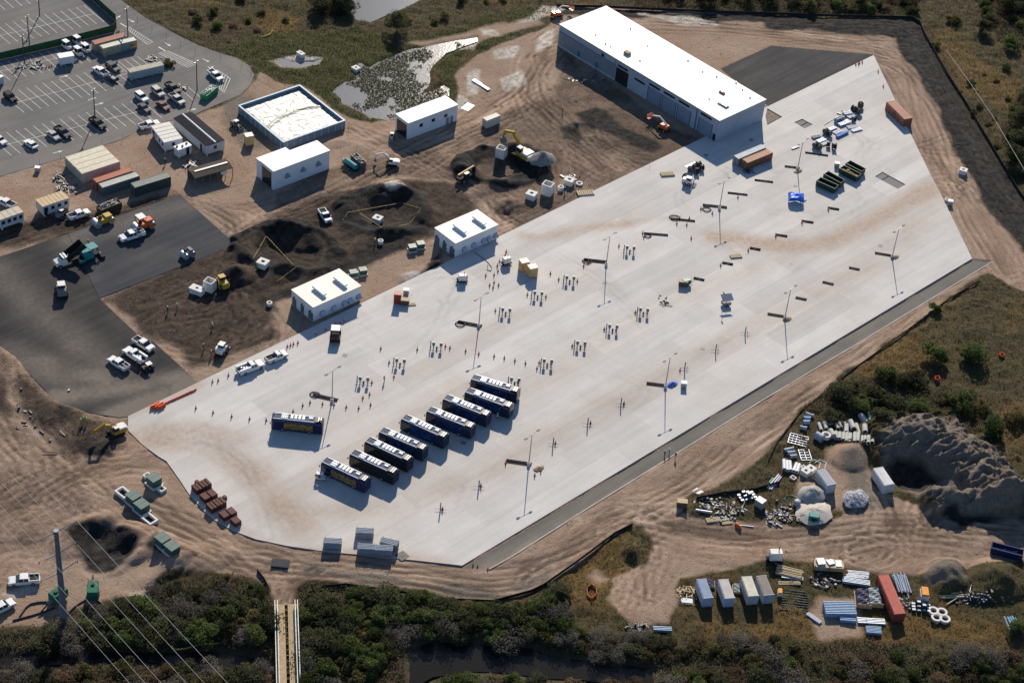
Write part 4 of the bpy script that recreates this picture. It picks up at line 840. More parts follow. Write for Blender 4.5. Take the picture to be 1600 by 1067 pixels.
for c4, nm, lab, col, rc, h_ in (([(1274,735),(1290,731.5),(1307,755),(1294,758)], 'white_blotch', 'pale container with a stained roof beside the sand and gravel heaps', (.5,.53,.56), (.34,.36,.42), 2.7), ([(1366,731),(1384,728.5),(1394,755.5),(1380,758.5)], 'white_plain', 'white container standing alone on the gravel in front of the spoil heap', (.6,.62,.63), (.6,.6,.6), 2.6),
                         ([(1087,905),(1103,903),(1116,933),(1100.5,934)], 'blue_a', 'blue-roofed container, leftmost of the four in a row', (.42,.48,.58), (.2,.27,.4), 2.6), ([(1123,905),(1140,903.5),(1147.5,933.5),(1131.5,934.5)], 'grey_b', 'pale container with a beige ribbed roof, second of the four in a row', (.46,.52,.6), (.44,.42,.41), 2.6),
                         ([(1158.5,900.5),(1175.5,899),(1186,930),(1169,931)], 'cream_c', 'cream-roofed container, third of the four in a row', (.5,.52,.52), (.55,.53,.43), 2.6), ([(1180.5,899.5),(1197,898),(1211,928),(1195,929.5)], 'dark_d', 'grey container with a brown weathered roof, rightmost of the four in a row', (.42,.47,.54), (.2,.17,.155), 2.6)):
    put_box(c4, h_, 'shipping_container', col, nm, lab, roofcol=rc, rust=.3)
put_box([(754.5,184.5),(775.5,175.8),(782,180.7),(760,189)], 2.6, 'storage_container', (.6,.58,.5), 'cream_small', 'short cream container on the muddy track right of the fuel bay', roofcol=(.7,.66,.56), rust=.08)
# four cream containers side by side
c_, yw, L_, W_ = fit([(98.5,246),(158.4,227.6),(189.4,251.6),(130.2,271.3)], 2.9)
for k in range(4):
    o_ = (k-1.5)*W_/4
    put(container(L_, W_/4-.08, 2.9, (.5,.45,.38), 'cream_block', -1, (.62,.56,.42), .08), 'shipping_container', (c_.x-math.sin(yw)*o_, c_.y+math.cos(yw)*o_, 0), yw, ['cream container next to the rust-red one, first of the block of four', 'cream container second from the rust-red one in the block of four', 'cream container third from the rust-red one in the block of four', 'cream container on the parking lot side of the block of four'][k], 'shipping container', 'block of cream containers')
# ---- office trailers and sheds
def trailer(name, c4, h, label, wall, roofm, wins=(), ridge=None, seams=0, skirt=.6, cat='office trailer', door=None):
    c, yaw, L, W = fit(c4, h); F = Face(c, yaw, L, W); ps = []
    ps.append(('wall', MB().box(-L/2, L/2, -W/2, W/2, skirt, h-.12), wall)); sk = MB()
    for x in np.linspace(-L/2+.4, L/2-.4, max(2, int(L/2.2))):
        for y in (-W/2+.25, W/2-.25): sk.bx(x, y, 0, .35, .35, skirt)
    ps.append(('support_block', sk, MCONC))
    if ridge == 'x': rf = MB().add([(-L/2-.1,-W/2-.1,h-.12),(L/2+.1,-W/2-.1,h-.12),(L/2+.1,0,h+.35),(-L/2-.1,0,h+.35),(-L/2-.1,W/2+.1,h-.12),(L/2+.1,W/2+.1,h-.12)], [(0,1,2,3),(3,2,5,4),(0,3,4),(1,5,2),(0,4,5,1)])
    elif ridge == 'y': rf = MB().add([(-L/2-.1,-W/2-.1,h-.12),(-L/2-.1,W/2+.1,h-.12),(0,W/2+.1,h+.35),(0,-W/2-.1,h+.35),(L/2+.1,-W/2-.1,h-.12),(L/2+.1,W/2+.1,h-.12)], [(0,3,2,1),(3,4,5,2),(0,4,3),(1,2,5),(0,1,5,4)])
    else: rf = MB().box(-L/2-.08, L/2+.08, -W/2-.08, W/2+.08, h-.116, h)
    sub_ = []
    if ridge == 'y': sub_.append(('ridge_cap', MB().side([(-.35,h+.27),(0,h+.4),(.35,h+.27)], -W/2-.12, W/2+.12), M('ridge_white', (.6,.63,.68), .4)))
    if seams:
        sm = MB()
        for k in range(1, seams):
            if L > W: x = -L/2+L*k/seams; sm.box(x-.05, x+.05, -W/2, W/2, h, h+.05)
            else: y = -W/2+W*k/seams; sm.box(-L/2, L/2, y-.05, y+.05, h, h+.05)
        sub_.append(('roof_seam', sm, M('seam_grey', (.35,.33,.3), .6)))
    ps.append(('roof', rf, roofm, sub_))
    for f_, n_ in wins:
        for k in range(n_):
            t = (k+.5)/n_-.5
            if f_ == 'w': ps.append(('window', MB().box(-L/2-.04, -L/2+.02, W*t-.4, W*t+.4, skirt+1., skirt+2.), MGLASS))
            else: ps.append(('window', MB().box(L*t-.45, L*t+.45, -W/2-.04, -W/2+.02, skirt+1., skirt+2.), MGLASS))
    if door: ps.append(('door', MB().box(*( (-L/2-.04, -L/2+.02, W*door[1]-.45, W*door[1]+.45) if door[0] == 'w' else (L*door[1]-.45, L*door[1]+.45, -W/2-.04, -W/2+.02)), skirt, skirt+2.1), MDARK))
    return put(proto(name+str(c4[0]), ps), name, (c.x, c.y, 0), yaw, label, cat)
MTR = M('trailer_siding', (.5,.52,.53), .6, var=.06, scale=2); MTW = M('trailer_white', (.62,.64,.66), .55, var=.05)
trailer('office_trailer', [(269.5,185.8),(295,176.2),(355.6,217.5),(323.3,227.2)], 3.4, 'grey double-wide office trailer with black roof and a white ridge cap', MTR, M('black_shingle', (.035,.035,.04), .9, var=.15, spec=.03), [('s', 1)], 'y', door=('w', -.35))
trailer('office_trailer', [(232.4,198.2),(260.6,191.8),(288.8,214.8),(260.6,221.7)], 3.3, 'white flat-roofed modular office beside the black-roofed trailer', MTW, M('modular_roof', (.6,.58,.53), .6, dirt=.3, dscale=.3, dcol=(.42,.4,.36)), [('s', 1), ('w', 4)], None, 5, door=('w', .3))
trailer('shower_trailer', [(271,229.2),(291.6,221.7),(299.9,226.5),(279.2,234.5)], 2.9, 'small white box trailer with three round roof vents in front of the modular office', MTW, MROOF, [], None, 0, .5, door=('s', .2))
o_ = bpy.data.objects['shower_trailer']
for x, y in ((-1.5,.4),(-.2,-.2),(1.4,.3)): link('roof_vent', MB().tube((x,y,2.9),(x,y,3.25),.3,n=10).mesh('roof_vent', MDARK), o_)
trailer('office_trailer', [(55,312),(93.8,299.5),(110,308),(67.5,323)], 3.3, 'office trailer with ochre seamed roof beside the debris dumpster', MTR, M('ochre_roof', (.5,.36,.19), .6, var=.12), [('s', 4)], None, 7, .6, door=('s', -.4))
trailer('office_trailer', [(-8,334),(27,322),(36.5,331),(-1,344)], 3.3, 'office trailer with pale tan roof at the left edge of the photo', MTR, M('tan_roof', (.46,.4,.3), .6, var=.12), [('s', 4)], None, 4, .6)
trailer('cargo_trailer', [(87.5,85),(110.6,81),(116.9,86.9),(95,90.6)], 2.8, 'white enclosed cargo trailer parked beside the golf carts', MTW, MROOF, [], None, 0, .5, 'trailer')
trailer('long_trailer', [(196.5,108.2),(250,97.2),(257,100.8),(205.5,113.7)], 2.7, 'long grey flat-roofed site trailer with junk on its roof in the parking lot', M('trailer_teal_grey', (.3,.36,.37), .6), M('dirty_roof', (.42,.38,.31), .8, var=.2, dirt=.5, dcol=(.25,.2,.15)), [], None, 0, .3, 'site trailer')
trailer('guard_shed', [(-6,120),(3,117),(4.5,119.5),(-4,123)], 2.4, 'grey shed cut off by the left edge of the photo in the parking lot', MTR, MROOF, [], None, 0, .2, 'shed')
# open-sided work shed
c_, yw, L_, W_ = fit([(292.3,262.3),(352.9,247.8),(363.2,259.5),(304.7,278.1)], 3.2)
sh = MB().add([(-L_/2,-W_/2,2.7),(L_/2,-W_/2,2.7),(L_/2,W_/2*.1,3.2),(-L_/2,W_/2*.1,3.2),(-L_/2,W_/2,2.9),(L_/2,W_/2,2.9),(-L_/2,-W_/2,2.8),(L_/2,-W_/2,2.8),(L_/2,W_/2*.1,3.3),(-L_/2,W_/2*.1,3.3),(-L_/2,W_/2,3.0),(L_/2,W_/2,3.0)], [(6,7,8,9),(9,8,11,10),(0,3,2,1),(3,4,5,2),(0,1,7,6),(4,10,11,5),(0,6,9,3),(3,9,10,4),(1,2,8,7),(2,5,11,8)])
ps = [('roof', sh, M('shed_roof', (.09,.075,.06), .9, var=.15, spec=.05), [('light_strip', MB().box(-L_/2+1, L_/2-.5, -.25, .35, 3.28, 3.36), M('strip_white', (.72,.7,.66), .5))]), ('back_wall', MB().box(-L_/2, L_/2, W_/2-.1, W_/2, 0, 2.9), M('shed_wall', (.12,.11,.1), .8)), ('sign_board', MB().box(L_*.18, L_*.35, -W_/2+.02, -W_/2+.1, 1.6, 2.5), MTW)]
for x in np.linspace(-L_/2+.1, L_/2-.1, 6): ps.append(('post', MB().bx(x, -W_/2+.15, 0, .14, .14, 2.7), M('shed_post', (.18,.15,.12), .8)))
put(proto('shed', ps), 'work_shed', (c_.x, c_.y, 0), yw, 'open-fronted brown work shed with a white sign beside the wash bay', 'shed')
# ------------------------------------------------------------------ vehicles
MTYRE = M('tyre', (.018,.018,.018), .85, var=.2); MRIM = M('wheel_rim', (.4,.4,.41), .4, metal=.6); MLAMP = M('lamp_lens', (.75,.74,.7), .2); MTAIL = M('tail_lens', (.3,.02,.015), .3)
MBED = M('bed_liner', (.02,.02,.022), .8, var=.3); MCHROME = M('bumper_grey', (.25,.26,.27), .4, metal=.4)
def paint(name, col, rough=.3): return M('paint_'+name, col, max(rough, .4), var=.04, coat=.25 if max(col) > .2 else .04, spec=.15 if max(col) > .2 else .08)
WHITE_P, BLACK_P, SILVER_P, DARK_P, BROWN_P = paint('white', (.72,.72,.72)), paint('black', (.015,.016,.018)), paint('silver', (.36,.36,.35)), paint('dark', (.05,.055,.065)), paint('maroon', (.12,.05,.045))
def wheels(xs, W, r=.38, wd=.28):
    out = []
    for x in xs:
        for s_ in (-1, 1):
            y = s_*(W/2-wd/2+.03); out.append(('wheel', MB().wheel(x, y, r, wd), MTYRE, [('rim', MB().tube((x, y+s_*(wd/2-.01), r), (x, y+s_*(wd/2+.02), r), r*.58, n=10), MRIM)]))
    return out
def pickup(key, P_, bed='open', crew=True, L=5.8):
    W = 2.0; f = L/2; cab0 = .95; cab1 = -.95 if crew else -.35; b = MB()
    b.side([(-f,.55),(-f,1.08),(cab1,1.08),(cab1,1.12),(cab0+.55,1.12),(f-.25,1.05),(f,.85),(f,.42),(f-.4,.36),(-f+.3,.42)], -W/2, W/2, .04, 1.0)
    ps = [('body', b, P_)]
    ps.append(('window', MB().side([(cab1+.02,1.1),(cab1+.15,1.72),(cab0-.2,1.74),(cab0+.58,1.12)], -W/2+.06, W/2-.06, .14, 1.3), MGLASS))
    ps.append(('roof', MB().side([(cab1+.1,1.745),(cab1+.22,1.82),(cab0-.35,1.84),(cab0-.18,1.755)], -W/2+.2, W/2-.2), P_))
    pil = MB()
    for s_ in (-1, 1):
        for x in (cab1+.08, (cab0+cab1)/2): pil.box(x-.06, x+.06, s_*(W/2-.1)-.06, s_*(W/2-.1)+.06, 1.1, 1.76)
    ps.append(('frame', pil, P_))
    if bed == 'open':
        bd = MB().box(-f+.12, cab1-.08, -W/2+.14, W/2-.14, 1.085, 1.1); ps.append(('bed_floor', bd, MBED)); r = MB()
        for s_ in (-1, 1): r.box(-f+.02, cab1-.04, s_*(W/2-.07)-.07, s_*(W/2-.07)+.07, 1.08, 1.36)
        r.box(-f+.02, -f+.1, -W/2+.14, W/2-.14, 1.08, 1.36); ps.append(('bed_side', r, P_))
    elif bed == 'tool':
        bd = MB().box(-f+.12, cab1-.08, -W/2+.36, W/2-.36, 1.085, 1.1); ps.append(('bed_floor', bd, MBED)); r = MB()
        for s_ in (-1, 1): ps.append(('tool_box', MB().box(-f+.05, cab1-.06, s_*(W/2-.16)-.2, s_*(W/2-.16)+.2, 1.085, 1.62), P_))
        ld = MB()
        for k in range(7): ld.bx(random.uniform(-f+.5, cab1-.5), random.uniform(-.4, .4), 1.1, random.uniform(.2,.6), random.uniform(.15,.4), random.uniform(.1,.4), random.random())
        ps.append(('load', ld, MSTEEL))
    elif bed == 'load':
        ps.append(('bed_floor', MB().box(-f+.12, cab1-.08, -W/2+.14, W/2-.14, 1.085, 1.1), MBED)); ld = MB()
        for k in range(9): ld.bx(random.uniform(-f+.4, cab1-.4), random.uniform(-.55, .55), 1.1, random.uniform(.2,.6), random.uniform(.2,.5), random.uniform(.1,.35), random.random())
        ps.append(('load', ld, M('mixed_load', (.25,.23,.2), .8, var=.6, scale=4))); r = MB()
        for s_ in (-1, 1): ps.append(('bed_side', MB().box(-f+.02, cab1-.04, s_*(W/2-.07)-.07, s_*(W/2-.07)+.07, 1.08, 1.36), P_))
        ps.append(('tailgate', MB().box(-f+.02, -f+.1, -W/2+.14, W/2-.14, 1.08, 1.36), P_))
    for s_ in (-1, 1):
        ps.append(('headlight', MB().bx(f-.02, s_*(W/2-.28), .72, .1, .36, .18), MLAMP)); ps.append(('tail_light', MB().bx(-f, s_*(W/2-.12), .8, .06, .16, .3), MTAIL))
        ps.append(('mirror', MB().bx(cab0+.15, s_*(W/2+.12), 1.1, .14, .2, .2), P_))
    ps.append(('bumper', MB().bx(-f-.06, 0, .45, .14, W-.2, .2), MCHROME)); ps.append(('grille', MB().bx(f+.0, 0, .55, .06, .9, .35), MBED))
    return proto(key, ps+wheels((f-1.0, -f+1.25), W))
def car(key, P_, kind='sedan'):
    L, W, H = {'sedan': (4.7,1.85,1.45), 'suv': (4.8,1.95,1.8), 'van': (5.2,2.0,2.0)}[kind]; f = L/2; bl = .95 if kind == 'sedan' else 1.1
    b = MB().side([(-f,.5),(-f,bl-.05),(-f+.2,bl),(f-1.2,bl),(f-.2,bl-.14),(f,bl-.35),(f,.42),(f-.4,.34),(-f+.4,.34)], -W/2, W/2, .05, bl-.2)
    if kind == 'sedan': g = [(-f+.55,bl-.02),(-f+1.3,H-.06),(.25,H-.04),(f-1.35,bl-.02)]; r = [(-f+1.2,H-.06),(-f+1.4,H),(.1,H),(.3,H-.05)]
    else: g = [(-f+.12,bl-.02),(-f+.35,H-.08),(.35,H-.06),(f-1.3,bl-.02)]; r = [(-f+.25,H-.1),(-f+.45,H),(.2,H),(.42,H-.08)]
    ps = [('body', b, P_), ('window', MB().side(g, -W/2+.06, W/2-.06, .14, bl+.1), MGLASS), ('roof', MB().side(r, -W/2+.17, W/2-.17), P_)]
    for s_ in (-1, 1):
        ps.append(('headlight', MB().bx(f-.06, s_*(W/2-.26), bl-.4, .1, .34, .15), MLAMP)); ps.append(('tail_light', MB().bx(-f, s_*(W/2-.2), bl-.3, .06, .24, .16), MTAIL)); ps.append(('mirror', MB().bx(.75, s_*(W/2+.08), bl, .12, .16, .15), P_))
    return proto(key, ps+wheels((f-.9, -f+.95), W, .34, .24))
def drive(key, rear, front, label, name='pickup_truck', cat='pickup truck', group=None, s=1.):
    a, b = at(*rear), at(*front); put(key, name, ((a[0]+b[0])/2, (a[1]+b[1])/2, (a[2]+b[2])/2+.005), math.atan2(b[1]-a[1], b[0]-a[0]), label, cat, group, s)
for k, p in (('white', WHITE_P), ('black', BLACK_P), ('silver', SILVER_P), ('dark', DARK_P)): pickup('pk_'+k, p)
pickup('pk_tool', WHITE_P, 'tool', False, 6.0); pickup('pk_load', WHITE_P, 'load'); pickup('pk_single', WHITE_P, 'open', False, 5.4)
for k, p in (('black', BLACK_P), ('white', WHITE_P), ('silver', SILVER_P), ('dark', DARK_P)): car('suv_'+k, p, 'suv')
for k, p in (('black', DARK_P), ('white', WHITE_P), ('silver', SILVER_P), ('maroon', BROWN_P)): car('car_'+k, p, 'sedan')
g_ = 'vehicles in the parking lot'
drive('suv_black', (6,147), (27,164), 'black SUV parked alone at the left edge of the parking lot', 'parked_suv', 'suv', g_); drive('pk_white', (167,122), (148,109), 'white pickup with a small trailer hitched behind in the parking lot', 'parked_pickup', 'pickup truck', g_)
drive('suv_dark', (167,103), (186,115), 'dark blue SUV beside the white pickup with trailer', 'parked_suv', 'suv', g_); drive('suv_white', (213,149), (230,162), 'white SUV above the small black car in the lot', 'parked_suv', 'suv', g_)
drive('car_black', (217,166), (234,178), 'small black car below the white SUV in the lot', 'parked_car', 'car', g_); drive('suv_silver', (238,140), (256,155), 'grey boxy SUV above the maroon car in the lot', 'parked_suv', 'suv', g_)
drive('pk_dark', (260,133), (281,150), 'dark pickup next to the pallet of scrap in the lot', 'parked_pickup', 'pickup truck', g_); drive('car_maroon', (246,162), (264,175), 'maroon car below the grey boxy SUV in the lot', 'parked_car', 'car', g_)
drive('pk_silver', (266,151), (288,167), 'silver pickup between the maroon car and the light pole in the lot', 'parked_pickup', 'pickup truck', g_); drive('pk_white', (327,114), (347,130), 'white pickup with black bed above the green dumpster', 'parked_pickup', 'pickup truck', g_)
drive('pk_black', (141,188), (165,205), 'black pickup parked under the light pole in the lot', 'parked_pickup', 'pickup truck', g_); drive('pk_dark', (87,202), (110,219), 'dark pickup side by side with a silver car in the lot', 'parked_pickup', 'pickup truck', g_)
drive('car_silver', (75,208), (93,222), 'silver car side by side with the dark pickup in the lot', 'parked_car', 'car', g_); drive('car_white', (58,235), (39,222), 'white car parked alone near the fence of the lot', 'parked_car', 'car', g_)
drive('car_white', (-9,216), (9,228), 'white car cut off by the left edge of the photo', 'parked_car', 'car', g_); drive('pk_white', (220,203), (247,195), 'white pickup behind the modular office', 'parked_pickup', 'pickup truck')
drive('pk_white', (22,327), (-2,315), 'white pickup behind the tan-roofed office trailer at the left edge', 'parked_pickup', 'pickup truck'); drive('pk_white', (107,344), (140,334), 'white pickup beside the ochre-roofed trailer and the debris dumpster')
drive('pk_load', (226,366), (186,378), 'white crew truck with tool boxes on the fresh asphalt beside the orange roller', s=1.12)
drive('pk_load', (199,580), (172,563), 'white pickup with a loaded bed, lowest of three on the dark asphalt'); drive('pk_tool', (226,569), (196,549), 'white utility truck, middle of three on the dark asphalt', s=1.1); drive('pk_white', (210,533), (239,550), 'white pickup facing the soil field, uppermost of three on the dark asphalt')
drive('pk_tool', (373,585), (410,571), 'white service truck with ladder rack parked at the upper slab edge', s=1.1); drive('pk_single', (417,567), (447,555), 'white pickup with short cab at the slab edge by the equipment building')
drive('pk_single', (501,331), (515,351), 'white flatbed pickup between the two dark soil mounds'); drive('pk_white', (62,908), (14,912), 'white pickup on the haul road beside the transmission pole', s=1.05); drive('pk_white', (-8,958), (12,948), 'white vehicle cut off by the left edge below the pickup', s=1.)
# small trailer behind the pickup
fl = MB().box(-1.6, 1.6, -.85, .85, .5, .6); fl.box(-1.6, 1.6, -.85, -.8, .6, 1.2); fl.box(-1.6, 1.6, .8, .85, .6, 1.2)
proto('utility_trailer', [('deck', MB().box(-1.6, 1.6, -.85, .85, .5, .6), MBED), ('side_rail', MB().box(-1.6, 1.6, -.85, -.78, .6, 1.15), DARK_P), ('side_rail', MB().box(-1.6, 1.6, .78, .85, .6, 1.15), DARK_P), ('drawbar', MB().tube((1.6,0,.5),(2.7,0,.45),.06), DARK_P), ('load', MB().bx(-.2,0,.6,1.6,1.1,.5).bx(.9,.2,.6,.5,.6,.8), M('tarp_grey', (.3,.33,.36), .7))]+wheels((-.2,), 2.2, .32, .2))
drive('utility_trailer', (183,130), (170,122.5), 'small loaded utility trailer hitched to the white pickup', 'utility_trailer', 'trailer')
# ---- buses
BL = 11.4
def bus(key, body, graphic=None):
    L, W, H = BL, 2.6, 3.15; f = L/2; b = MB()
    prof = [(-W/2,.32),(-W/2,H-.35),(-W/2+.1,H-.12),(-W/2+.3,H),(W/2-.3,H),(W/2-.1,H-.12),(W/2,H-.35),(W/2,.32)]
    n = len(prof); V_ = []; st = [(-f,.93,.05),(-f+.12,1,0),(f-.5,1,0),(f-.12,.97,.06),(f,.9,.22)]
    for x, k, dz in st: V_ += [(x, y*k, z if z < 1 else z-dz) for y, z in prof]
    F_ = [(i*n+j, i*n+(j+1)%n, (i+1)*n+(j+1)%n, (i+1)*n+j) for i in range(len(st)-1) for j in range(n)]+[tuple(range(n-1,-1,-1)), tuple(range((len(st)-1)*n, len(st)*n))]
    b.add(V_, F_); MW = M('bus_roof_white', (.78,.79,.8), .35, var=.04); MBLUE = M('bus_roof_recess', (.025,.05,.11), .55, var=.1, spec=.1)
    ps = [('body', b, body)]
    ps.append(('roof_deck', MB().box(-f+2.1, f-.75, -W/2+.34, W/2-.42, H+.003, H+.03), MBLUE))
    ps.append(('roof_edge_panel', MB().box(-f+2.0, f-.3, W/2-.42, W/2-.34, H+.003, H+.2), MW)); ps.append(('roof_edge_panel', MB().box(-f+2.2, f-.55, -W/2+.26, -W/2+.42, H+.003, H+.16), MW))
    ps.append(('front_cap', MB().box(f-1.0, f-.45, -W/2+.45, W/2-.45, H+.034, H+.08), MBLUE))
    hv = MB().cbox(f-3.55, f-2.1, -W/2+.36, W/2-.5, H+.035, H+.34, .05); fans = MB()
    for i in range(3):
        for j in range(2): fans.tube((f-3.3+i*.46, -.36+j*.7, H+.34), (f-3.3+i*.46, -.36+j*.7, H+.36), .17, n=10)
    ps.append(('air_conditioner', hv, MW, [('fan_outlet', fans, MDARK)]))
    ps.append(('battery_pod', MB().cbox(-f+2.35, -f+3.0+.3, -W/2+.64, -.1, H+.035, H+.2, .04), MW))
    for i in range(4): ps.append(('battery_pod', MB().cbox(-f+4.1+i*.86, -f+4.72+i*.86, -W/2+.5, W/2-.75, H+.035, H+.32, .05), MW))
    ps.append(('rear_shroud', MB().cbox(-f+.25, -f+1.85, -W/2+.4, W/2-.4, H+.003, H+.22, .06), M('bus_shroud', (.02,.024,.035), .4), [('rungs', MB().box(-f+.5,-f+.62,-.8,.8,H+.22,H+.26).box(-f+1.0,-f+1.12,-.8,.8,H+.22,H+.26), MSTEEL)]))
    MG = M('bus_glass', (.012,.015,.022), .1, var=.1, spec=.6)
    for s_ in (-1, 1):
        y0 = s_*(W/2+.006)
        for i in range(6): ps.append(('side_window', MB().box(-f+1.7+i*1.36, -f+2.95+i*1.36, *sorted((y0-s_*.02, y0)), 1.35, 2.45), MG))
    ps.append(('windscreen', MB().add([(f+.01,-1.05,1.2),(f+.01,1.05,1.2),(f-.02,1.0,2.55),(f-.02,-1.0,2.55),(f-.1,-1.05,1.2),(f-.1,1.05,1.2),(f-.13,1.0,2.55),(f-.13,-1.0,2.55)], [(0,1,2,3),(4,7,6,5),(0,4,5,1),(3,2,6,7),(0,3,7,4),(1,5,6,2)]), MG))
    ps.append(('rear_window', MB().box(-f-.02, -f+.05, -.85, .85, 1.6, 2.4), MG)); ps.append(('door', MB().box(f-1.75, f-.6, -W/2-.012, -W/2+.02, .4, 2.5), MG))
    for s_ in (-1, 1): ps.append(('headlight', MB().bx(f-.02, s_*.95, .7, .1, .3, .2), MLAMP)); ps.append(('tail_light', MB().bx(-f-.0, s_*1.05, .9, .08, .16, .5), MTAIL)); ps.append(('mirror', MB().bx(f+.15, s_*1.4, 2.0, .12, .25, .45), MBED))
    if graphic:
        for s_ in (-1, 1):
            y0 = s_*(W/2+.012); gm = MB().box(-f+2.2, -f+8.6, *sorted((y0-s_*.02, y0)), .75, 2.55); ps.append(('side_graphic', gm, graphic))
            if graphic == GO: ps.append(('window_graphic', MB().box(-f+4.1, -f+6.0, *sorted((y0-s_*.02, y0+s_*.008)), 1.05, 1.95), M('graphic_green', (.14,.16,.06), .5, var=.4, scale=4)))
    return proto(key, ps+wheels((f-2.5, -f+2.9), W, .48, .34))
GO = M('graphic_ochre', (.24,.14,.05), .5, var=.9, scale=2.2, dirt=.8, dscale=1.2, dcol=(.02,.02,.03))
BB = M('bus_black', (.012,.014,.02), .25, var=.1, coat=.4); BN = M('bus_navy', (.018,.017,.075), .25, var=.1, coat=.4); BBL = M('bus_blue', (.012,.022,.05), .25, var=.15, coat=.4)
GO = M('graphic_ochre', (.24,.14,.05), .5, var=.9, scale=2.2, dirt=.8, dscale=1.2, dcol=(.02,.02,.03)); GB = M('graphic_blue', (.012,.05,.15), .4, var=.9, scale=.9, dirt=.9, dscale=.8, dcol=(.01,.012,.018))
bus('bus_black', BB); bus('bus_blue', BBL, GB); bus('bus_navy', BN, GO)
def park_bus(key, far, near, label, g='electric buses on the concrete yard'):
    "near-side lower edge in pixels, far end first"
    a, b = G(*far, SLAB), G(*near, SLAB); yw = math.atan2(b[1]-a[1], b[0]-a[0]); nx, ny = -math.sin(yw), math.cos(yw); c = ((a[0]+b[0])/2+nx*1.25, (a[1]+b[1])/2+ny*1.25)
    put(key, 'city_bus', (c[0], c[1], SLAB), yw+math.pi, label, 'bus', g)
park_bus('bus_navy', (425.5,672), (502,680), 'dark blue bus with a tan side picture parked apart from the row of buses')
Y_ = [((501.3,740),(568.5,771.5),'bus_navy','dark blue bus with a tan side picture at the lower end of the bus row'), ((546,728),(612.5,758.5),'bus_black','black bus second from the lower end of the bus row'), ((569,708),(635,739),'bus_black','black bus third from the lower end of the bus row'), ((592,693.5),(658,721.5),'bus_blue','black and blue bus fourth from the lower end of the bus row'),
      ((625.5,672.5),(691.5,702.5),'bus_blue','black and blue bus in the middle of the row, fifth from its lower end'), ((666,661),(733,687),'bus_blue','black and blue bus fourth from the upper end of the bus row'), ((691,641.5),(758,668.5),'bus_blue','black and blue bus third from the upper end of the bus row'), ((726,631),(793,655),'bus_blue','bus second from the upper end of the bus row'), ((736,611),(804,631),'bus_blue','uppermost bus of the bus row')]
# the fifth is listed twice as far as spacing goes, keep eight
for a, b, k, lab in [Y_[0], Y_[1], Y_[2], Y_[3], Y_[4], Y_[5], Y_[6], Y_[7], Y_[8]]: park_bus(k, a, b, lab)
# ---- golf carts
proto('cart', [('body', MB().side([(-1.2,.3),(-1.2,.75),(-.5,.8),(-.1,.55),(.5,.5),(.8,.8),(1.2,.7),(1.2,.3)], -.6, .6), WHITE_P), ('seat', MB().bx(-.35,0,.8,.5,1.0,.18).bx(-.62,0,.95,.12,1.0,.45), MBED), ('roof', MB().cbox(-.95,.75,-.6,.6,1.85,1.95,.03), WHITE_P), ('post', MB().tube((-.9,-.5,.75),(-.9,-.5,1.85),.03), MSTEEL), ('post', MB().tube((-.9,.5,.75),(-.9,.5,1.85),.03), MSTEEL), ('post', MB().tube((.75,-.5,.75),(.65,-.5,1.85),.03), MSTEEL), ('post', MB().tube((.75,.5,.75),(.65,.5,1.85),.03), MSTEEL), ('windscreen', MB().box(.68,.72,-.5,.5,.85,1.8), MGLASS)]+wheels((.8,-.8), 1.25, .24, .2))
for (x, y), lab in (((104,76),'golf cart with pale roof, nearest the white cargo trailer among the four'), ((121,69),'golf cart nearest the green screen fence among the four'), ((122,86),'golf cart in front, lowest of the four carts'), ((134,81),'golf cart nearest the tan containers among the four')): drive('cart', (x-6,y-4), (x+6,y+4), lab, 'golf_cart', 'golf cart', 'golf carts by the cargo trailer', 1.25)
# ------------------------------------------------------------------ construction machines
YEL = paint('machine_yellow', (.42,.26,.025), .45); ORG = paint('machine_orange', (.6,.12,.02), .45); GRN = paint('machine_green', (.02,.22,.1), .45); TEAL = paint('machine_teal', (.03,.22,.24), .45); MACHG = paint('machine_grey', (.2,.2,.2), .5); MWHITE = paint('machine_white', (.7,.68,.62), .45)
def track(y, L, w_=.5, h=.75):
    b = MB(); r = h/2; prof = [(-L/2+r,0),(L/2-r,0),(L/2-.1,r*.4),(L/2,r),(L/2-.1,h-r*.4),(L/2-r,h),(-L/2+r,h),(-L/2+.1,h-r*.4),(-L/2,r),(-L/2+.1,r*.4)]; b.side(prof, y-w_/2, y+w_/2); return b
def beam(pts, w_, hs):
    "box-section boom in the xz plane"
    b = MB()
    for (p, q), (h0, h1) in zip(zip(pts[:-1], pts[1:]), zip(hs[:-1], hs[1:])):
        d = Vector((q[0]-p[0], q[1]-p[1])).normalized(); n = Vector((-d.y, d.x))
        b.side([(p[0]-n.x*h0, p[1]-n.y*h0), (q[0]-n.x*h1, q[1]-n.y*h1), (q[0]+n.x*h1, q[1]+n.y*h1), (p[0]+n.x*h0, p[1]+n.y*h0)], -w_/2, w_/2)
    return b
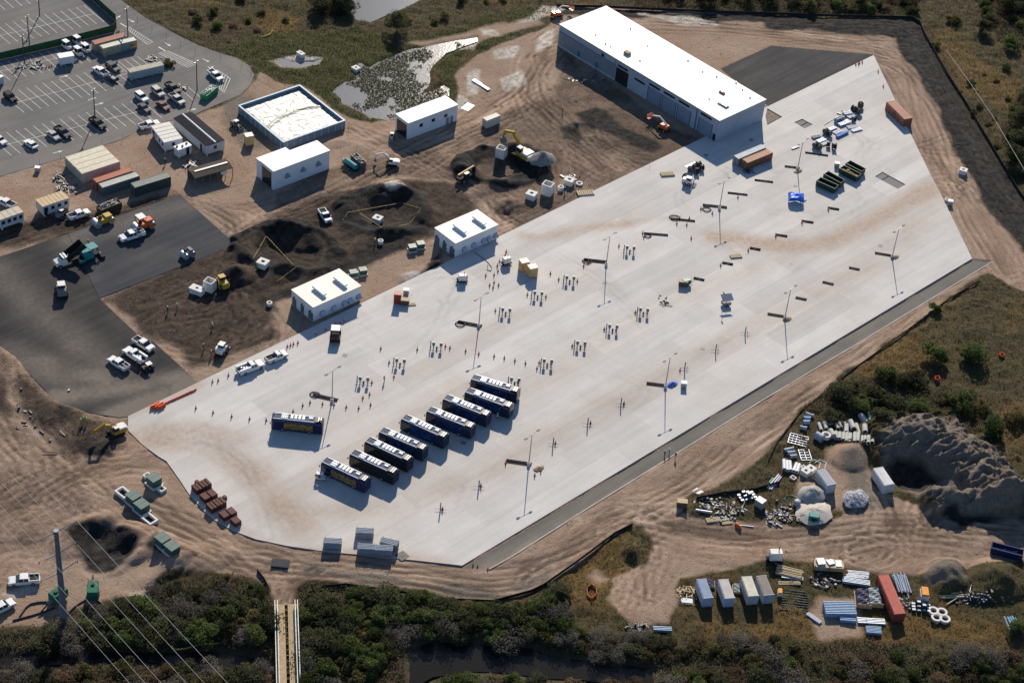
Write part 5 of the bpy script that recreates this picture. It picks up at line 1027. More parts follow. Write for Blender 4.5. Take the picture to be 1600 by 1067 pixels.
def excavator(key, P_, s=1., top=None, pose=((.6,1.5),(3.2,4.6),(5.6,3.9),(6.3,1.9))):
    p0, p1, p2, p3 = pose; ps = [('crawler', track(-1.15, 4.2, .6, .9), MBED), ('crawler', track(1.15, 4.2, .6, .9), MBED), ('undercarriage', MB().bx(0,0,.5,2.2,1.9,.5), MACHG)]
    ps.append(('house', MB().cbox(-2.6,.9,-1.35,1.35,1.0,2.0,.12), P_, [('engine_cover', MB().cbox(-2.5,-.6,-1.25,1.25,2.0,2.35,.12), top or P_), ('counterweight', MB().cbox(-3.0,-2.55,-1.3,1.3,1.05,2.1,.12), top or P_)]))
    ps.append(('cab', MB().side([(-.5,2.0),(-.5,3.0),(.7,3.0),(1.1,2.2),(1.1,2.0)], .35, 1.3), MGLASS, [('cab_roof', MB().cbox(-.55,.75,.3,1.35,3.0,3.12,.04), MWHITE)]))
    ps.append(('boom', beam([p0, ((p0[0]+p1[0])/2-.2, (p0[1]+p1[1])/2+.5), p1], .5, [.3,.45,.25]), P_)); ps.append(('stick', beam([(p1[0]-.5, p1[1]+.35), p1, p2, p3] if False else [(p1[0]-.4, p1[1]+.4), p2, p3], .4, [.18,.3,.16]), P_))
    bk = MB().side([(p3[0]-.3,p3[1]+.25),(p3[0]+.25,p3[1]+.1),(p3[0]+.35,p3[1]-.6),(p3[0]-.2,p3[1]-1.1),(p3[0]-.9,p3[1]-.9),(p3[0]-.6,p3[1]-.3)], -.55, .55); ps.append(('bucket', bk, MACHG))
    ps.append(('hydraulic_ram', MB().tube((p0[0]+.5,0,p0[1]-.1),((p0[0]+p1[0])/2+.2,0,(p0[1]+p1[1])/2),.09), MSTEEL))
    return proto(key, ps)
excavator('exc', YEL, top=MWHITE); excavator('exc_mini', MWHITE)
def place(key, px, py, tx, ty, label, name, cat, s=1., group=None, dz=0):
    p = at(px, py); put(key, name, (p[0], p[1], p[2]+dz), ang((px,py),(tx,ty)), label, cat, group, s)
place('exc', 816, 243, 790, 226, 'yellow crawler excavator working beside the open pit', 'excavator', 'excavator', 1.25, dz=.1)
place('exc', 181, 679, 152, 690, 'yellow excavator digging the round hole at the left end of the slab', 'excavator', 'excavator', .85, dz=.1)
place('exc_mini', 612, 258, 592, 256, 'small white mini excavator below the fuel bay', 'mini_excavator', 'excavator', .72, dz=.05)
def roller(key, P_, canopy=True, L=3.6):
    ps = [('drum', MB().wheel(L/2-.5, 0, .62, 1.7, 20), MSTEEL), ('drum', MB().wheel(-L/2+.5, 0, .62, 1.7, 20), MSTEEL), ('body', MB().cbox(-L/2+.9, L/2-.9, -.8, .8, .55, 1.35, .1), P_), ('front_yoke', MB().cbox(L/2-1.15, L/2+.1, -.95, -.86, .5, .9, .02), P_), ('engine_hood', MB().cbox(.2, L/2-.2, -.7, .7, 1.3, 1.65, .1), P_), ('seat', MB().bx(-.5,0,1.35,.45,.5,.5), MBED)]
    if canopy:
        ps.append(('canopy', MB().cbox(-1.1,.3,-.8,.8,2.55,2.68,.04), MWHITE))
        for x in (-1.0,.2):
            for y in (-.7,.7): ps.append(('canopy_post', MB().tube((x,y,1.3),(x,y,2.55),.04), MBED))
    return proto(key, ps)
roller('roller_org', ORG); roller('roller_yel', YEL, False); roller('roller_grn', MACHG, False, 2.4)
place('roller_org', 224, 357, 238, 352, 'orange asphalt roller with white canopy beside the crew truck', 'asphalt_roller', 'roller', 1.5)
place('roller_yel', 161, 350, 172, 346, 'yellow roller in front of the debris dumpster', 'asphalt_roller', 'roller', 1.45)
place('roller_grn', 293, 401, 300, 398, 'small dark roller alone on the fresh asphalt', 'asphalt_roller', 'roller', 1.3)
def loader(key, P_, bucket=True, cabm=None, s=1.):
    ps = [('rear_body', MB().cbox(-2.9,-.3,-1.0,1.0,.9,1.9,.15), P_, [('engine_hood', MB().side([(-2.8,1.9),(-2.6,2.25),(-1.0,2.35),(-.9,1.9)], -.8, .8), P_)]), ('front_frame', MB().cbox(-.2,1.6,-.7,.7,.7,1.5,.1), P_), ('cab', MB().cbox(-.95,.45,-.75,.75,1.9,3.1,.08), MGLASS, [('cab_roof', MB().cbox(-1.05,.55,-.85,.85,3.1,3.25,.04), cabm or P_)])]
    for s_ in (-1, 1): ps.append(('lift_arm', beam([(.9,1.6),(2.3,1.1),(2.8,.6)], .15, [.12,.14,.1]).shift(0, s_*.5, 0), P_))
    if bucket: ps.append(('bucket', MB().side([(2.6,.9),(2.7,.15),(3.6,.1),(3.5,.2),(2.85,.3),(2.8,1.0)], -1.3, 1.3), MACHG))
    return proto(key, ps+wheels((1.1,-1.8), 2.5, .72, .55))
loader('loader_yel', YEL); loader('tractor', MACHG, True, MWHITE); loader('backhoe', MWHITE, True, MWHITE)
place('loader_yel', 346, 446, 336, 434, 'yellow wheel loader beside the black soil pile', 'wheel_loader', 'loader', .95)
place('tractor', 97, 338, 104, 333, 'dark tractor behind the ochre-roofed trailer', 'tractor', 'tractor', .65)
place('tractor', 370, 200, 378, 205, 'small tractor with pale canopy near the white tank', 'tractor', 'tractor', .7)
place('backhoe', 612, 217, 610, 228, 'small white loader at the open end of the fuel bay', 'compact_loader', 'loader', .55)
def skid(key, P_):
    ps = [('body', MB().cbox(-1.1,.9,-.75,.75,.4,1.2,.1), P_), ('cab', MB().cbox(-.4,.7,-.55,.55,1.2,2.0,.06), MGLASS, [('cab_roof', MB().cbox(-.5,.8,-.6,.6,2.0,2.1,.03), MWHITE)]), ('engine_cover', MB().cbox(-1.3,-.4,-.7,.7,1.2,1.6,.08), P_), ('bucket', MB().side([(1.3,.9),(1.35,.1),(2.1,.08),(2.0,.2),(1.5,.3)], -.9, .9), MACHG)]
    for s_ in (-1, 1): ps.append(('lift_arm', beam([(-.9,1.6),(1.0,1.2),(1.4,.6)], .12, [.1,.1,.08]).shift(0, s_*.68, 0), P_))
    return proto(key, ps+wheels((.5,-.6), 1.75, .42, .3))
skid('skid_white', MWHITE); skid('skid_black', MACHG)
place('skid_white', 346, 551, 352, 544, 'white skid steer loader at the soil field above the slab edge', 'skid_steer', 'loader', 1.25)
place('skid_black', 97, 460, 95, 450, 'dark skid steer with white cab roof on the dusty asphalt', 'skid_steer', 'loader', 1.5)
# utility vehicle
proto('utv', [('body', MB().side([(-1.6,.4),(-1.6,1.0),(-.5,1.0),(-.4,.6),(.5,.6),(.7,1.0),(1.5,.85),(1.5,.4)], -.75, .75), MBED), ('cargo_box', MB().cbox(-1.65,-.55,-.7,.7,1.0,1.25,.04), BROWN_P), ('roof', MB().cbox(-.6,.9,-.72,.72,1.85,1.95,.03), MWHITE), ('seat', MB().bx(-.2,0,.7,.5,1.2,.4), MBED)]+[('roll_bar', MB().tube((x,y,.9),(x,y,1.86),.04), MBED) for x in (-.5,.8) for y in (-.65,.65)]+wheels((1.0,-1.0), 1.6, .32, .25))
place('utv', 524, 528, 525, 518, 'black utility cart with cream roof on the slab below the equipment building', 'utility_cart', 'utility vehicle', 1.5)
place('utv', 232, 577, 240, 574, 'small dark quad beside the white utility truck', 'quad_bike', 'utility vehicle', .9)
# telehandler
proto('tele', [('chassis', MB().cbox(-2.6,2.4,-1.0,1.0,.6,1.3,.1), MBED), ('boom', MB().tube((-2.4,.3,2.2),(3.2,.3,2.6),.28,.22,n=4), YEL), ('cab', MB().cbox(-1.0,.4,-1.05,-.2,1.3,2.5,.06), MGLASS), ('engine_box', MB().cbox(-1.6,1.4,.5,1.1,.9,1.6,.06), MACHG), ('fork_carriage', MB().bx(3.3,.3,.6,.15,1.2,1.9), MBED)]+wheels((1.6,-1.7), 2.4, .62, .45))
place('tele', 727, 280, 742, 272, 'telehandler with yellow boom below the open pit', 'telehandler', 'telehandler', 1.05)
# boom lifts
def lift(key, P_):
    ps = [('chassis', MB().cbox(-1.5,1.5,-1.0,1.0,.5,.9,.06), MBED), ('turntable', MB().cbox(-1.7,.9,-.95,.95,.95,1.9,.15), P_), ('boom', beam([(-1.2,1.9),(1.6,3.4),(4.0,2.6)], .3, [.2,.18,.14]), MWHITE), ('jib', MB().tube((4.0,0,2.6),(4.9,0,2.0),.08), MWHITE)]
    bk = MB()
    for z in (1.4, 1.9, 2.4):
        for a, b in (((4.6,-.9),(5.5,-.9)),((5.5,-.9),(5.5,.9)),((5.5,.9),(4.6,.9)),((4.6,.9),(4.6,-.9))): bk.tube((*a,z),(*b,z),.06,n=5)
    for x, y in ((4.6,-.9),(5.5,-.9),(5.5,.9),(4.6,.9)): bk.tube((x,y,1.3),(x,y,2.4),.05,n=5)
    bk.box(4.6,5.5,-.9,.9,1.3,1.36); ps.append(('basket', bk, P_)); return proto(key, ps+wheels((1.1,-1.1), 2.3, .48, .35))
lift('lift', ORG)
place('lift', 1036, 203, 1022, 195, 'orange boom lift in the shade beside the roller doors', 'boom_lift', 'boom lift', 1.0)
place('lift', 870, 27, 890, 22, 'orange boom lift at the far end of the maintenance hall', 'boom_lift', 'boom lift', 1.0)
# dump truck tipping into the paver
tr = [('hood', MB().side([(3.0,.7),(3.0,1.7),(1.7,1.95),(1.7,.7)], -.95, .95), MWHITE), ('cab', MB().side([(.3,.8),(.3,2.6),(1.3,2.65),(1.75,1.9),(1.75,.8)], -1.1, 1.1), MWHITE, [('windscreen', MB().box(1.45,1.6,-.9,.9,2.0,2.5), MGLASS), ('cab_roof', MB().cbox(.2,1.4,-1.1,1.1,2.6,2.75,.05), MWHITE)]), ('chassis', MB().box(-4.6,.3,-.5,.5,.7,1.0), MBED), ('exhaust', MB().tube((.15,.9,1.0),(.15,.9,3.3),.09), MSTEEL)]
bd = MB().box(-5.2,0,-1.2,1.2,0,.12); bd.box(-5.2,0,-1.2,-1.1,.12,1.4); bd.box(-5.2,0,1.1,1.2,.12,1.4); bd.box(-.12,0,-1.1,1.1,.12,1.7); bd.box(0,.9,-1.1,1.1,1.5,1.6); bd.rotY(math.radians(28)); 
mn = min(q[2] for q in bd.v); tr.append(('tipper_bed', MB().add([(x, y, z-mn+1.3) for x, y, z in [(x+.1,y,z) for x,y,z in bd.v]], bd.f), paint('tipper_black', (.02,.022,.025), .5)))
# rotate so the bed lifts at the cab end
proto('dumptruck', tr+wheels((2.2,-2.6,-3.9), 2.3, .52, .4))
a, b = at(128,405), at(82,420); put('dumptruck', 'dump_truck', ((a[0]+b[0])/2, (a[1]+b[1])/2, .04), math.atan2(b[1]-a[1], b[0]-a[0]), 'white-cab dump truck with raised black bed feeding the teal paver', 'dump truck', s=1.05)
pv = [('hopper', MB().box(-2.6,-1.1,-1.5,1.5,.4,.55).box(-2.6,-1.1,-1.6,-1.5,.4,1.2).box(-2.6,-1.1,1.5,1.6,.4,1.2), TEAL), ('body', MB().cbox(-1.1,1.3,-1.25,1.25,.5,2.0,.12), TEAL), ('deck', MB().box(1.3,2.6,-1.3,1.3,1.3,1.42), MBED), ('screed', MB().cbox(2.7,3.6,-2.2,2.2,.1,.7,.05), MBED), ('canopy', MB().cbox(.2,2.5,-1.2,1.2,3.0,3.12,.03), TEAL), ('crawler', track(-1.0,3.4,.4,.7), MBED), ('crawler', track(1.0,3.4,.4,.7), MBED)]+[('canopy_post', MB().tube((x,y,1.4),(x,y,3.0),.05), MBED) for x in (.4,2.4) for y in (-1.1,1.1)]
proto('paver', pv); a = at(136,404); put('paver', 'asphalt_paver', (a[0], a[1], a[2]), ang((120,410),(155,398)), 'teal asphalt paver behind the dump truck', 'paver', s=1.05)
# teal tank trailer and debris truck
proto('tanktr', [('tank', MB().tube((-2,0,1.3),(2,0,1.3),.75,n=14), TEAL), ('frame', MB().box(-2.4,2.6,-.7,.7,.45,.6), MBED), ('pump', MB().cbox(2.1,2.9,-.5,.5,.6,1.4,.05), MACHG)]+wheels((-.4,.5), 1.9, .42, .3))
place('tanktr', 548, 263, 538, 256, 'green tank trailer in the mud right of the wash bay', 'tank_trailer', 'trailer', 1.05)
def dumpster(key, L, W, H, col, fill, heap=.5):
    mt = M('dumpster_'+key, col, .5, var=.1, dirt=.25, dcol=(.1,.06,.04)); t = .08; ps = [('floor', MB().box(-L/2,L/2,-W/2,W/2,.15,.25), mt)]
    for n_, a in (('side_wall',(-L/2,L/2,-W/2,-W/2+t)), ('side_wall',(-L/2,L/2,W/2-t,W/2)), ('end_wall',(-L/2,-L/2+t,-W/2+t,W/2-t)), ('end_wall',(L/2-t,L/2,-W/2+t,W/2-t))):
        rb_ = MB()
        if n_ == 'side_wall':
            for k in range(int(L/.9)+1):
                x = -L/2+.1+k*(L-.2)/int(L/.9); y = a[2] if a[2] < 0 else a[3]; rb_.bx(x, y+(-.05 if y < 0 else .05), .25, .1, .12, H-.3)
            rb_.box(-L/2-.05, L/2+.05, a[2]-.05, a[3]+.05, H, H+.1)
        ps.append((n_, MB().box(*a, .25, H), mt, [('rib', rb_, mt)] if rb_.v else []))
    ld = MB(); r = random.Random(len(key))
    for k in range(46): 
        lx = r.uniform(.25, 1.1); ld.bx(r.uniform(-L/2+.6, L/2-.6), r.uniform(-W/2+.4, W/2-.4), .3+heap*H*r.uniform(.2,.8), lx, r.uniform(.1,.5), r.uniform(.05,.35), r.uniform(0,3))
    ps.append(('debris', ld, fill)); ps.append(('debris_bed', MB().box(-L/2+t,L/2-t,-W/2+t,W/2-t,.25,.3+heap*H*.5), fill)); return proto('dump_'+key, ps+wheels((-L/2+.6,), W-.3, .2, .2))
MJUNK = M('mixed_debris', (.3,.28,.25), .9, var=.85, scale=2.5); MDIRT = M('load_dark', (.05,.045,.04), .9, var=.5); MSAWD = M('load_wood', (.3,.2,.09), .9, var=.4)
def put_dump(c4, h, key, col, fill, heap, label):
    c, yaw, L, W = fit(c4, h+surf(*G(*c4[0]))); 
    if W > L: yaw, L, W = yaw+math.pi/2, W, L
    z = surf(c.x, c.y); put(dumpster(key, L, W, h, col, fill, heap), 'roll_off_dumpster', (c.x, c.y, z), yaw, label, 'dumpster')
DG = (.012,.05,.035)
put_dump([(1276.4,282.2),(1282.6,276.4),(1310,290.6),(1303,295.5)], 1.7, 'g1', DG, MDIRT, .35, 'dark green dumpster, lowest of the four on the concrete yard')
put_dump([(1287.4,271.6),(1294.5,267.4),(1320,282),(1312.5,286.5)], 1.7, 'g2', DG, MDIRT, .4, 'dark green dumpster second from the lowest of the four on the yard')
put_dump([(1312,263.2),(1319,258),(1345.3,272.7),(1338.4,277)], 1.7, 'g3', DG, MSAWD, .8, 'dark green dumpster filled with brown wood waste beside the blue-tarp canopy')
put_dump([(1321.9,255),(1328.8,250.6),(1352.2,264.2),(1345,268.4)], 1.7, 'g4', DG, MDIRT, .35, 'dark green dumpster, farthest of the four on the concrete yard')
put_dump([(313,146.5),(331.5,132.3),(340.5,135.5),(323,151)], 1.6, 'lotgreen', (.02,.3,.1), M('white_rubbish', (.5,.5,.5), .8, var=.6, scale=2), 1.3, 'bright green dumpster heaped with white rubbish in the parking lot')
put_dump([(1548.5,858.7),(1550.7,849),(1599.4,856.5),(1598.7,867)], 1.7, 'blue', (.012,.03,.12), MJUNK, .3, 'dark blue dumpster at the right edge of the haul road')
put_dump([(152,321.5),(184,309),(189,316.5),(156.5,329)], 1.6, 'olive', (.05,.06,.04), MJUNK, 1.2, 'olive dumpster heaped with debris beside the asphalt edge')
put_dump([(553.5,240),(562.5,237.5),(567,253),(557.5,256)], 1.8, 'tipper', (.12,.1,.09), MJUNK, 1.3, 'open tipper body full of brown debris beside the green tank trailer')
# ------------------------------------------------------------------ yard lighting
MPOLE = M('pole_grey', (.3,.31,.32), .45, metal=.4)
def lightpole(key, h, arm, heads=True):
    ps = [('base', MB().lathe([(.38,0),(.38,.7),(.3,.78)], 12), MCONC), ('shaft', MB().tube((0,0,.78),(0,0,h),.13,.08,n=10), MPOLE)]
    ps.append(('arm', MB().tube((-arm,0,h-.25),(0,0,h-.05),.05,n=6).tube((arm,0,h+.1),(0,0,h-.05),.05,n=6), MPOLE))
    for s_ in (-1, 1): ps.append(('lamp_head', MB().cbox(s_*arm-.42, s_*arm+.42, -.22, .22, h-.3 if s_ < 0 else h+.05, h-.14 if s_ < 0 else h+.21, .03), M('lamp_black', (.05,.05,.055), .5)))
    return proto(key, ps)
lightpole('yardlight', 9.1, 1.9)
POLES = [((518.7,627.5),'twin-arm light pole beside the isolated dark blue bus'), ((748,510.5),'twin-arm light pole second from the left in the upper row'), ((947,415),'twin-arm light pole in the middle of the upper row'), ((1124,327),'twin-arm light pole fourth from the left in the upper row'), ((1246,265.5),'twin-arm light pole nearest the maintenance hall containers'),
         ((826,727),'twin-arm light pole at the left end of the lower row'), ((1039.5,605.5),'twin-arm light pole second from the left in the lower row'), ((1226,498),'twin-arm light pole third from the left in the lower row'), ((1393.7,402.5),'twin-arm light pole at the right end of the lower row')]
for p, lab in POLES:
    x, y = G(*p, SLAB); put('yardlight', 'light_pole', (x, y, SLAB), ang((1401,357.5),(1415,349), 9.), lab, 'light pole', 'twin-arm light poles on the yard')
lp = [('shaft', MB().tube((0,0,0),(0,0,9),.16,.12,n=8), M('wood_pole', (.07,.06,.055), .8)), ('crossbar', MB().tube((-.7,0,8.8),(.7,0,8.8),.06,n=5).tube((0,-.5,8.9),(0,.5,8.9),.06,n=5), MPOLE)]+[('lamp_head', MB().cbox(s_*.7-.25, s_*.7+.25, -.2, .2, 8.85, 9.1, .03), MPOLE) for s_ in (-1, 1)]
proto('lotpole', lp)
for p, lab in (((38.5,101),'dark wooden light pole beside the rubbish pallets at the screen fence'), ((148.5,186),'dark light pole behind the black pickup in the lot'), ((308,141.5),'dark light pole left of the green dumpster'), ((200,57),'dark light pole at the tan containers'), ((46,70),'thin light pole behind the green screen fence'), ((62,24),'light pole at the top edge of the upper lot')):
    q = at(*p); put('lotpole', 'light_pole', q, .4, lab, 'light pole', 'light poles of the parking lot')
# ------------------------------------------------------------------ trench fittings, coils
MCOND = M('conduit_black', (.02,.02,.022), .6); MBAR = M('rebar', (.1,.07,.05), .7)
for k, (a, b, wd) in enumerate(PITS):
    pl_ = PITW[k]; cx = sum(p[0] for p in pl_)/4; cy = sum(p[1] for p in pl_)/4; L_ = dist(a, b, SLAB); yw = ang(a, b, SLAB); r = random.Random(k)
    n_ = 9 if k < 14 else 4; cd_ = MB()
    for i in range(n_):
        x = -L_/2+.4+(L_-.8)*i/max(1, n_-1)+r.uniform(-.1,.1); y = r.uniform(-wd*.3, wd*.3); hh = r.uniform(.5, .85) if k < 11 else r.uniform(.35,.55)
        cd_.tube((x,y,0),(x,y,hh),.055,n=6)
    rails = [('conduit_stub', cd_, MCOND)]
    if k < 11:
        rails.append(('formwork', MB().box(-L_/2,L_/2,-wd/2+.05,-wd/2+.09,.2,.58), M('form_timber', (.12,.09,.06), .8))); gr = MB()
        for s_ in (-1, 1): gr.tube((-L_/2+.2, s_*wd*.22, .42),(L_/2-.2, s_*wd*.22, .42),.05,n=5)
        rails.append(('cable_tray', gr, MBAR))
    lab = 'conduit stubs in the open trench '+(['beside the isolated dark blue bus','under the second pole of the upper row','under the middle pole of the upper row','under the fourth pole of the upper row','beside the pole near the hall containers','under the left pole of the lower row','under the second pole of the lower row','under the third pole of the lower row','under the right pole of the lower row','below the wooden crates, west of two','between the two middle poles of the upper row','right of the fourth upper pole','in front of the brown container','in front of the spools near the dumpsters'][k] if k < 14 else ORD[k-14 if k < 20 else k-20]+' from the right in the '+('middle' if k < 20 else 'lower')+' row')
    o = put(proto('pit'+str(k), rails), 'conduit_bank', (cx, cy, SLAB-.5), yw, lab, 'conduit bank', 'conduit trenches in the slab')
def coil(px, py, R_, label, col=MCOND, turns=3, r=.05):
    p = at(px, py); b = MB()
    for t in range(turns):
        rr_ = R_*(1-.06*t); pts = [(rr_*math.cos(a)*1.25, rr_*math.sin(a), .06+t*.1+.05*math.sin(3*a)) for a in np.linspace(0, 2*math.pi, 18)]; b.path(pts, r, 5)
    one('conduit_coil', b, col, p, ang((0,0),(10,1)), label, 'conduit coil', 'loose conduit coils')
for x, y, r_, lab in ((492,617,1.0,'coil of black conduit at the trench beside the isolated bus'), ((719),507,1.0,'coil of black conduit at the second pole of the upper row'), (917,409,1.0,'coil of conduit at the left end of the middle upper trench'), (1054,341,1.2,'coil of conduit at the trench between the middle upper poles'), (1104,328,1.0,'coil of conduit at the fourth upper pole'), (1012,369,.8,'coil of conduit below the wooden crates')): coil(x, y, r_, lab)
# trench extensions with spoil at the lower poles
MSPOIL = M('spoil_soil', (.3,.24,.16), .95, var=.35, scale=2, bump=.1)
def heap(px, py, rx, ry, h, mat, label, name='soil_pile', cat='soil pile', seed=0, n=22, rz=0):
    p = at(px, py); r = np.random.default_rng(seed); b = MB(); rows = 7; V_ = [(0,0,h)]; F_ = []
    for i in range(1, rows):
        t = i/(rows-1)
        for k in range(n):
            a = 2*math.pi*k/n; w_ = 1+r.normal(0, .06); V_.append((rx*t*w_*math.cos(a), ry*t*w_*math.sin(a), h*(1-t)**.85*(1+r.normal(0,.08))-(.05 if i == rows-1 else 0)))
    for k in range(n):
        F_.append((0, 1+k, 1+(k+1)%n))
        for i in range(rows-2): F_.append((1+i*n+k, 1+(i+1)*n+k, 1+(i+1)*n+(k+1)%n, 1+i*n+(k+1)%n))
    b.add(V_, F_); one(name, b, mat, p, rz, label, cat, smooth=True)
for x, y, lab in ((1398,402,'tan spoil heap at the foot of the right lower pole'), (1230,499,'tan spoil heap at the foot of the third lower pole'), (1247,268,'small spoil heap at the foot of the pole near the hall'), (842,732,'small spoil heap at the foot of the left lower pole')): heap(x, y, 1.6, .9, .5, MSPOIL, lab, seed=int(x))
# ------------------------------------------------------------------ charging posts
MTB = M('bollard_teal', (.03,.2,.24), .5, var=.15); MPED = M('pedestal_white', (.5,.53,.56), .45, var=.06)
def cabinet(x): return [('pedestal', MB().bx(x,0,0,.22,.22,1.1).cbox(x-.34,x+.34,-.14,.14,.9,1.85,.03), M('pedestal_grey', (.14,.2,.26), .5), [('cap', MB().cbox(x-.34,x+.34,-.15,.15,1.855,1.92,.02), MPED)])]
proto('charge2', [('bollard', MB().lathe([(.12,0),(.12,1.9),(.06,1.98)],10,(-1.5,.1,0)), MTB), ('conduit_stub', MB().tube((-1.9,0,.4),(1.5,0,.4),.04,n=5), MCOND), ('junction_box', MB().cbox(-.18,.18,-.3,.2,0,.7,.03), MCOND)]+cabinet(-.8)+cabinet(.95))
proto('charge1', [('bollard', MB().lathe([(.13,0),(.13,2.1),(.06,2.2)],10), MTB), ('conduit_stub', MB().tube((-1.2,0,.35),(1.2,0,.35),.04,n=5), MCOND), ('stub_pair', MB().tube((.55,.1,0),(.55,.1,.9),.06,n=6), MCOND)])
XD = ang((600,600),(640,604), SLAB)
c2a = [(568,599),(625,570.5),(682.5,545),(790,491),(840,465),(890,441),(984,394)]; c2b = [(804,600),(855,571),(907,543),(957,517),(1005,491)]; c1 = [(688,797),(748,762),(864,695),(918,664),(970,633),(1069.5,577),(1118,549),(1164,522)]
for k, p in enumerate(c2a): q = at(*p); put('charge2', 'charging_station', q, XD, ('twin charger pedestals of the upper row, '+['first','second','third','fourth','fifth','sixth','seventh'][k]+' from its left end'), 'charging station', 'twin charger pedestals')
for k, p in enumerate(c2b): q = at(*p); put('charge2', 'charging_station', q, XD, ('twin charger pedestals of the middle row, '+['beside the uppermost bus','second from the buses','third from the buses','fourth from the buses','at the pile of pipe fittings'][k]), 'charging station', 'twin charger pedestals')
for k, p in enumerate(c1): q = at(*p); put('charge1', 'charging_bollard', q, XD, ('single teal bollard of the lower row, '+['first','second','third','fourth','fifth','sixth','seventh','eighth'][k]+' from its lower end'), 'bollard', 'single teal bollards')
# ------------------------------------------------------------------ cones
proto('cone', [('base', MB().cbox(-.24,.24,-.24,.24,0,.07,.02), MBLACK), ('body', MB().lathe([(.19,.07),(.07,.92),(.04,.95)],10), M('cone_orange', (.78,.1,.03), .55)), ('reflective_band', MB().lathe([(.152,.35),(.127,.58)],10), M('band_white', (.5,.4,.36), .5))])
CONES = {'orange traffic cone in the line along the left end of the slab': [(306,638),(333,645),(362,651),(390,655),(357,587),(341,595),(332,597),(416,657)],
 'orange traffic cone around the trench beside the isolated dark blue bus': [(458,643),(473,634),(484.5,629),(504,631.5),(522,633),(541,636.5),(560.5,638)],
 'orange traffic cone among the left charger pedestals of the upper row': [(577.5,616.5),(567,622),(579,633),(615.5,589),(581,598),(608,567),(652,546.5),(595,545)],
 'orange traffic cone in the line right of the third upper charger': [(696,541.5),(703,544),(727.5,549),(748,553.5),(772,557),(788,560)],
 'orange traffic cone in front of the equipment building with the hose': [(791,394),(789,400.5),(780.5,409),(777,416),(778,424),(772,430),(759,431),(729.5,434)],
 'orange traffic cone in the tight ring of four below the white pump': [(765,446),(779,446),(770.5,450),(772,442)],
 'orange traffic cone guarding an upper row charger or trench': [(967,385),(860,428),(873,437),(902,440),(824,461),(853,464),(774,486),(912,416),(919,410),(1004,365),(1006,371),(1062,342),(1077,342),(1057.5,350),(1073,352),(1095,327),(1113,334),(1153,309),(1080,373)],
 'orange traffic cone beside a middle row charger': [(992.5,489),(1011,490),(944,515),(962.5,516),(894,541),(914,541),(804.5,564),(821,568),(839,576),(842.5,567),(861,569),(809,597)],
 'orange traffic cone at the end of a short middle row trench': [(1169,392),(1126,415),(1294,329),(1253,349),(1212,370)],
 'orange traffic cone beside a single teal bollard': [(1062.5,579),(975,631),(922.5,661),(867.5,693),(845,736),(835.5,743),(751,759),(691,796),(790,724)],
 'orange traffic cone at the far upper right corner of the slab': [(1337,102),(1341,101),(1343,99.5),(1347,98),(1372,113),(1380,136)],
 'orange traffic cone at the slab edge by the cream-roofed equipment building': [(524,506),(538,502),(531,505),(509,515),(494,522),(465.5,536),(458.6,538),(454,540),(449,542)],
 'orange traffic cone in the row left of the white cargo trailer': [(66,107),(72.5,106),(77,105),(81,104)],
 'orange traffic cone by the tan containers in the lot': [(183,51),(186,50)], 'orange traffic cone by the lower slab corner': [(739,884),(746,886),(762,890)]}
for lab, pts in CONES.items():
    for k, p in enumerate(sorted(pts)): put('cone', 'traffic_cone', at(*p), random.uniform(-.5,.5), lab.replace('orange traffic cone', ORD[k]+' orange cone from the left'), 'traffic cone', lab.replace('orange traffic cone', 'cones'), .95)
# orange barrier pile and mesh fence
MORG = M('barrier_orange', (.75,.12,.02), .5, var=.1)
proto('barrier', [('body', MB().side([(-.3,0),(-.3,.2),(-.1,.45),(-.08,.9),(.08,.9),(.1,.45),(.3,.2),(.3,0)], -.9, .9), MORG)])
for k, (x, y) in enumerate(((241,637),(244,634),(247,637),(250,634),(253,637))): put('barrier', 'plastic_barrier', at(x, y), ang((240,636),(300,610))+math.pi/2+random.uniform(-.3,.3), 'orange plastic barrier in the heap at the left slab corner', 'barrier', 'orange barriers heaped at the slab corner')
def meshfence(pts, h, mat, label, name, cat, posts=True, th=.03, close=False, rails=None, postm=None):
    w_ = [at(*p) for p in pts]
    if close: w_.append(w_[0])
    c = w_[0]; fb = MB()
    for a, b in zip(w_[:-1], w_[1:]):
        d = Vector((b[0]-a[0], b[1]-a[1])).normalized(); n = Vector((-d.y, d.x))*th; v_ = []
        for q, zz in ((a,0),(b,0),(b,h),(a,h)):
            for s_ in (-1, 1): v_.append((q[0]+n.x*s_-c[0], q[1]+n.y*s_-c[1], q[2]+zz-c[2]+(.05 if zz == 0 else 0)))
        fb.add(v_, [(0,2,4,6),(1,7,5,3),(6,4,5,7),(0,6,7,1),(2,3,5,4),(0,1,3,2)])
    e = bpy.data.objects.new(name, None); COL.objects.link(e); e.location = c; tag(e, label, cat); link('fabric', fb.mesh('fabric', mat), e)
    if posts:
        pm = MB().tube((0,0,-.2),(0,0,h+.12),.05,n=5).mesh('post', postm or MBED)
        for a, b in zip(w_[:-1], w_[1:]):
            n_ = max(1, int(math.hypot(b[0]-a[0], b[1]-a[1])/posts))
            for k in range(n_): t = k/n_; link('post', pm, e, (a[0]+(b[0]-a[0])*t-c[0], a[1]+(b[1]-a[1])*t-c[1], a[2]+(b[2]-a[2])*t-c[2]))
    return e
for k in range(9): put('barrier', 'plastic_barrier', at(258+k*5.8, 631-k*2.6), ang((240,636),(300,610))+random.uniform(-.2,.2)+math.pi/2, ORD[k]+' small orange barrier from the left along the upper left slab edge', 'barrier', 'orange barriers along the slab edge', .5)
meshfence([(917,920),(924,914),(931,920),(932,930),(924,937),(917,931)], .6, MORG, 'ring of orange mesh fence in the dry grass', 'orange_mesh_fence', 'fence', 2, close=True)
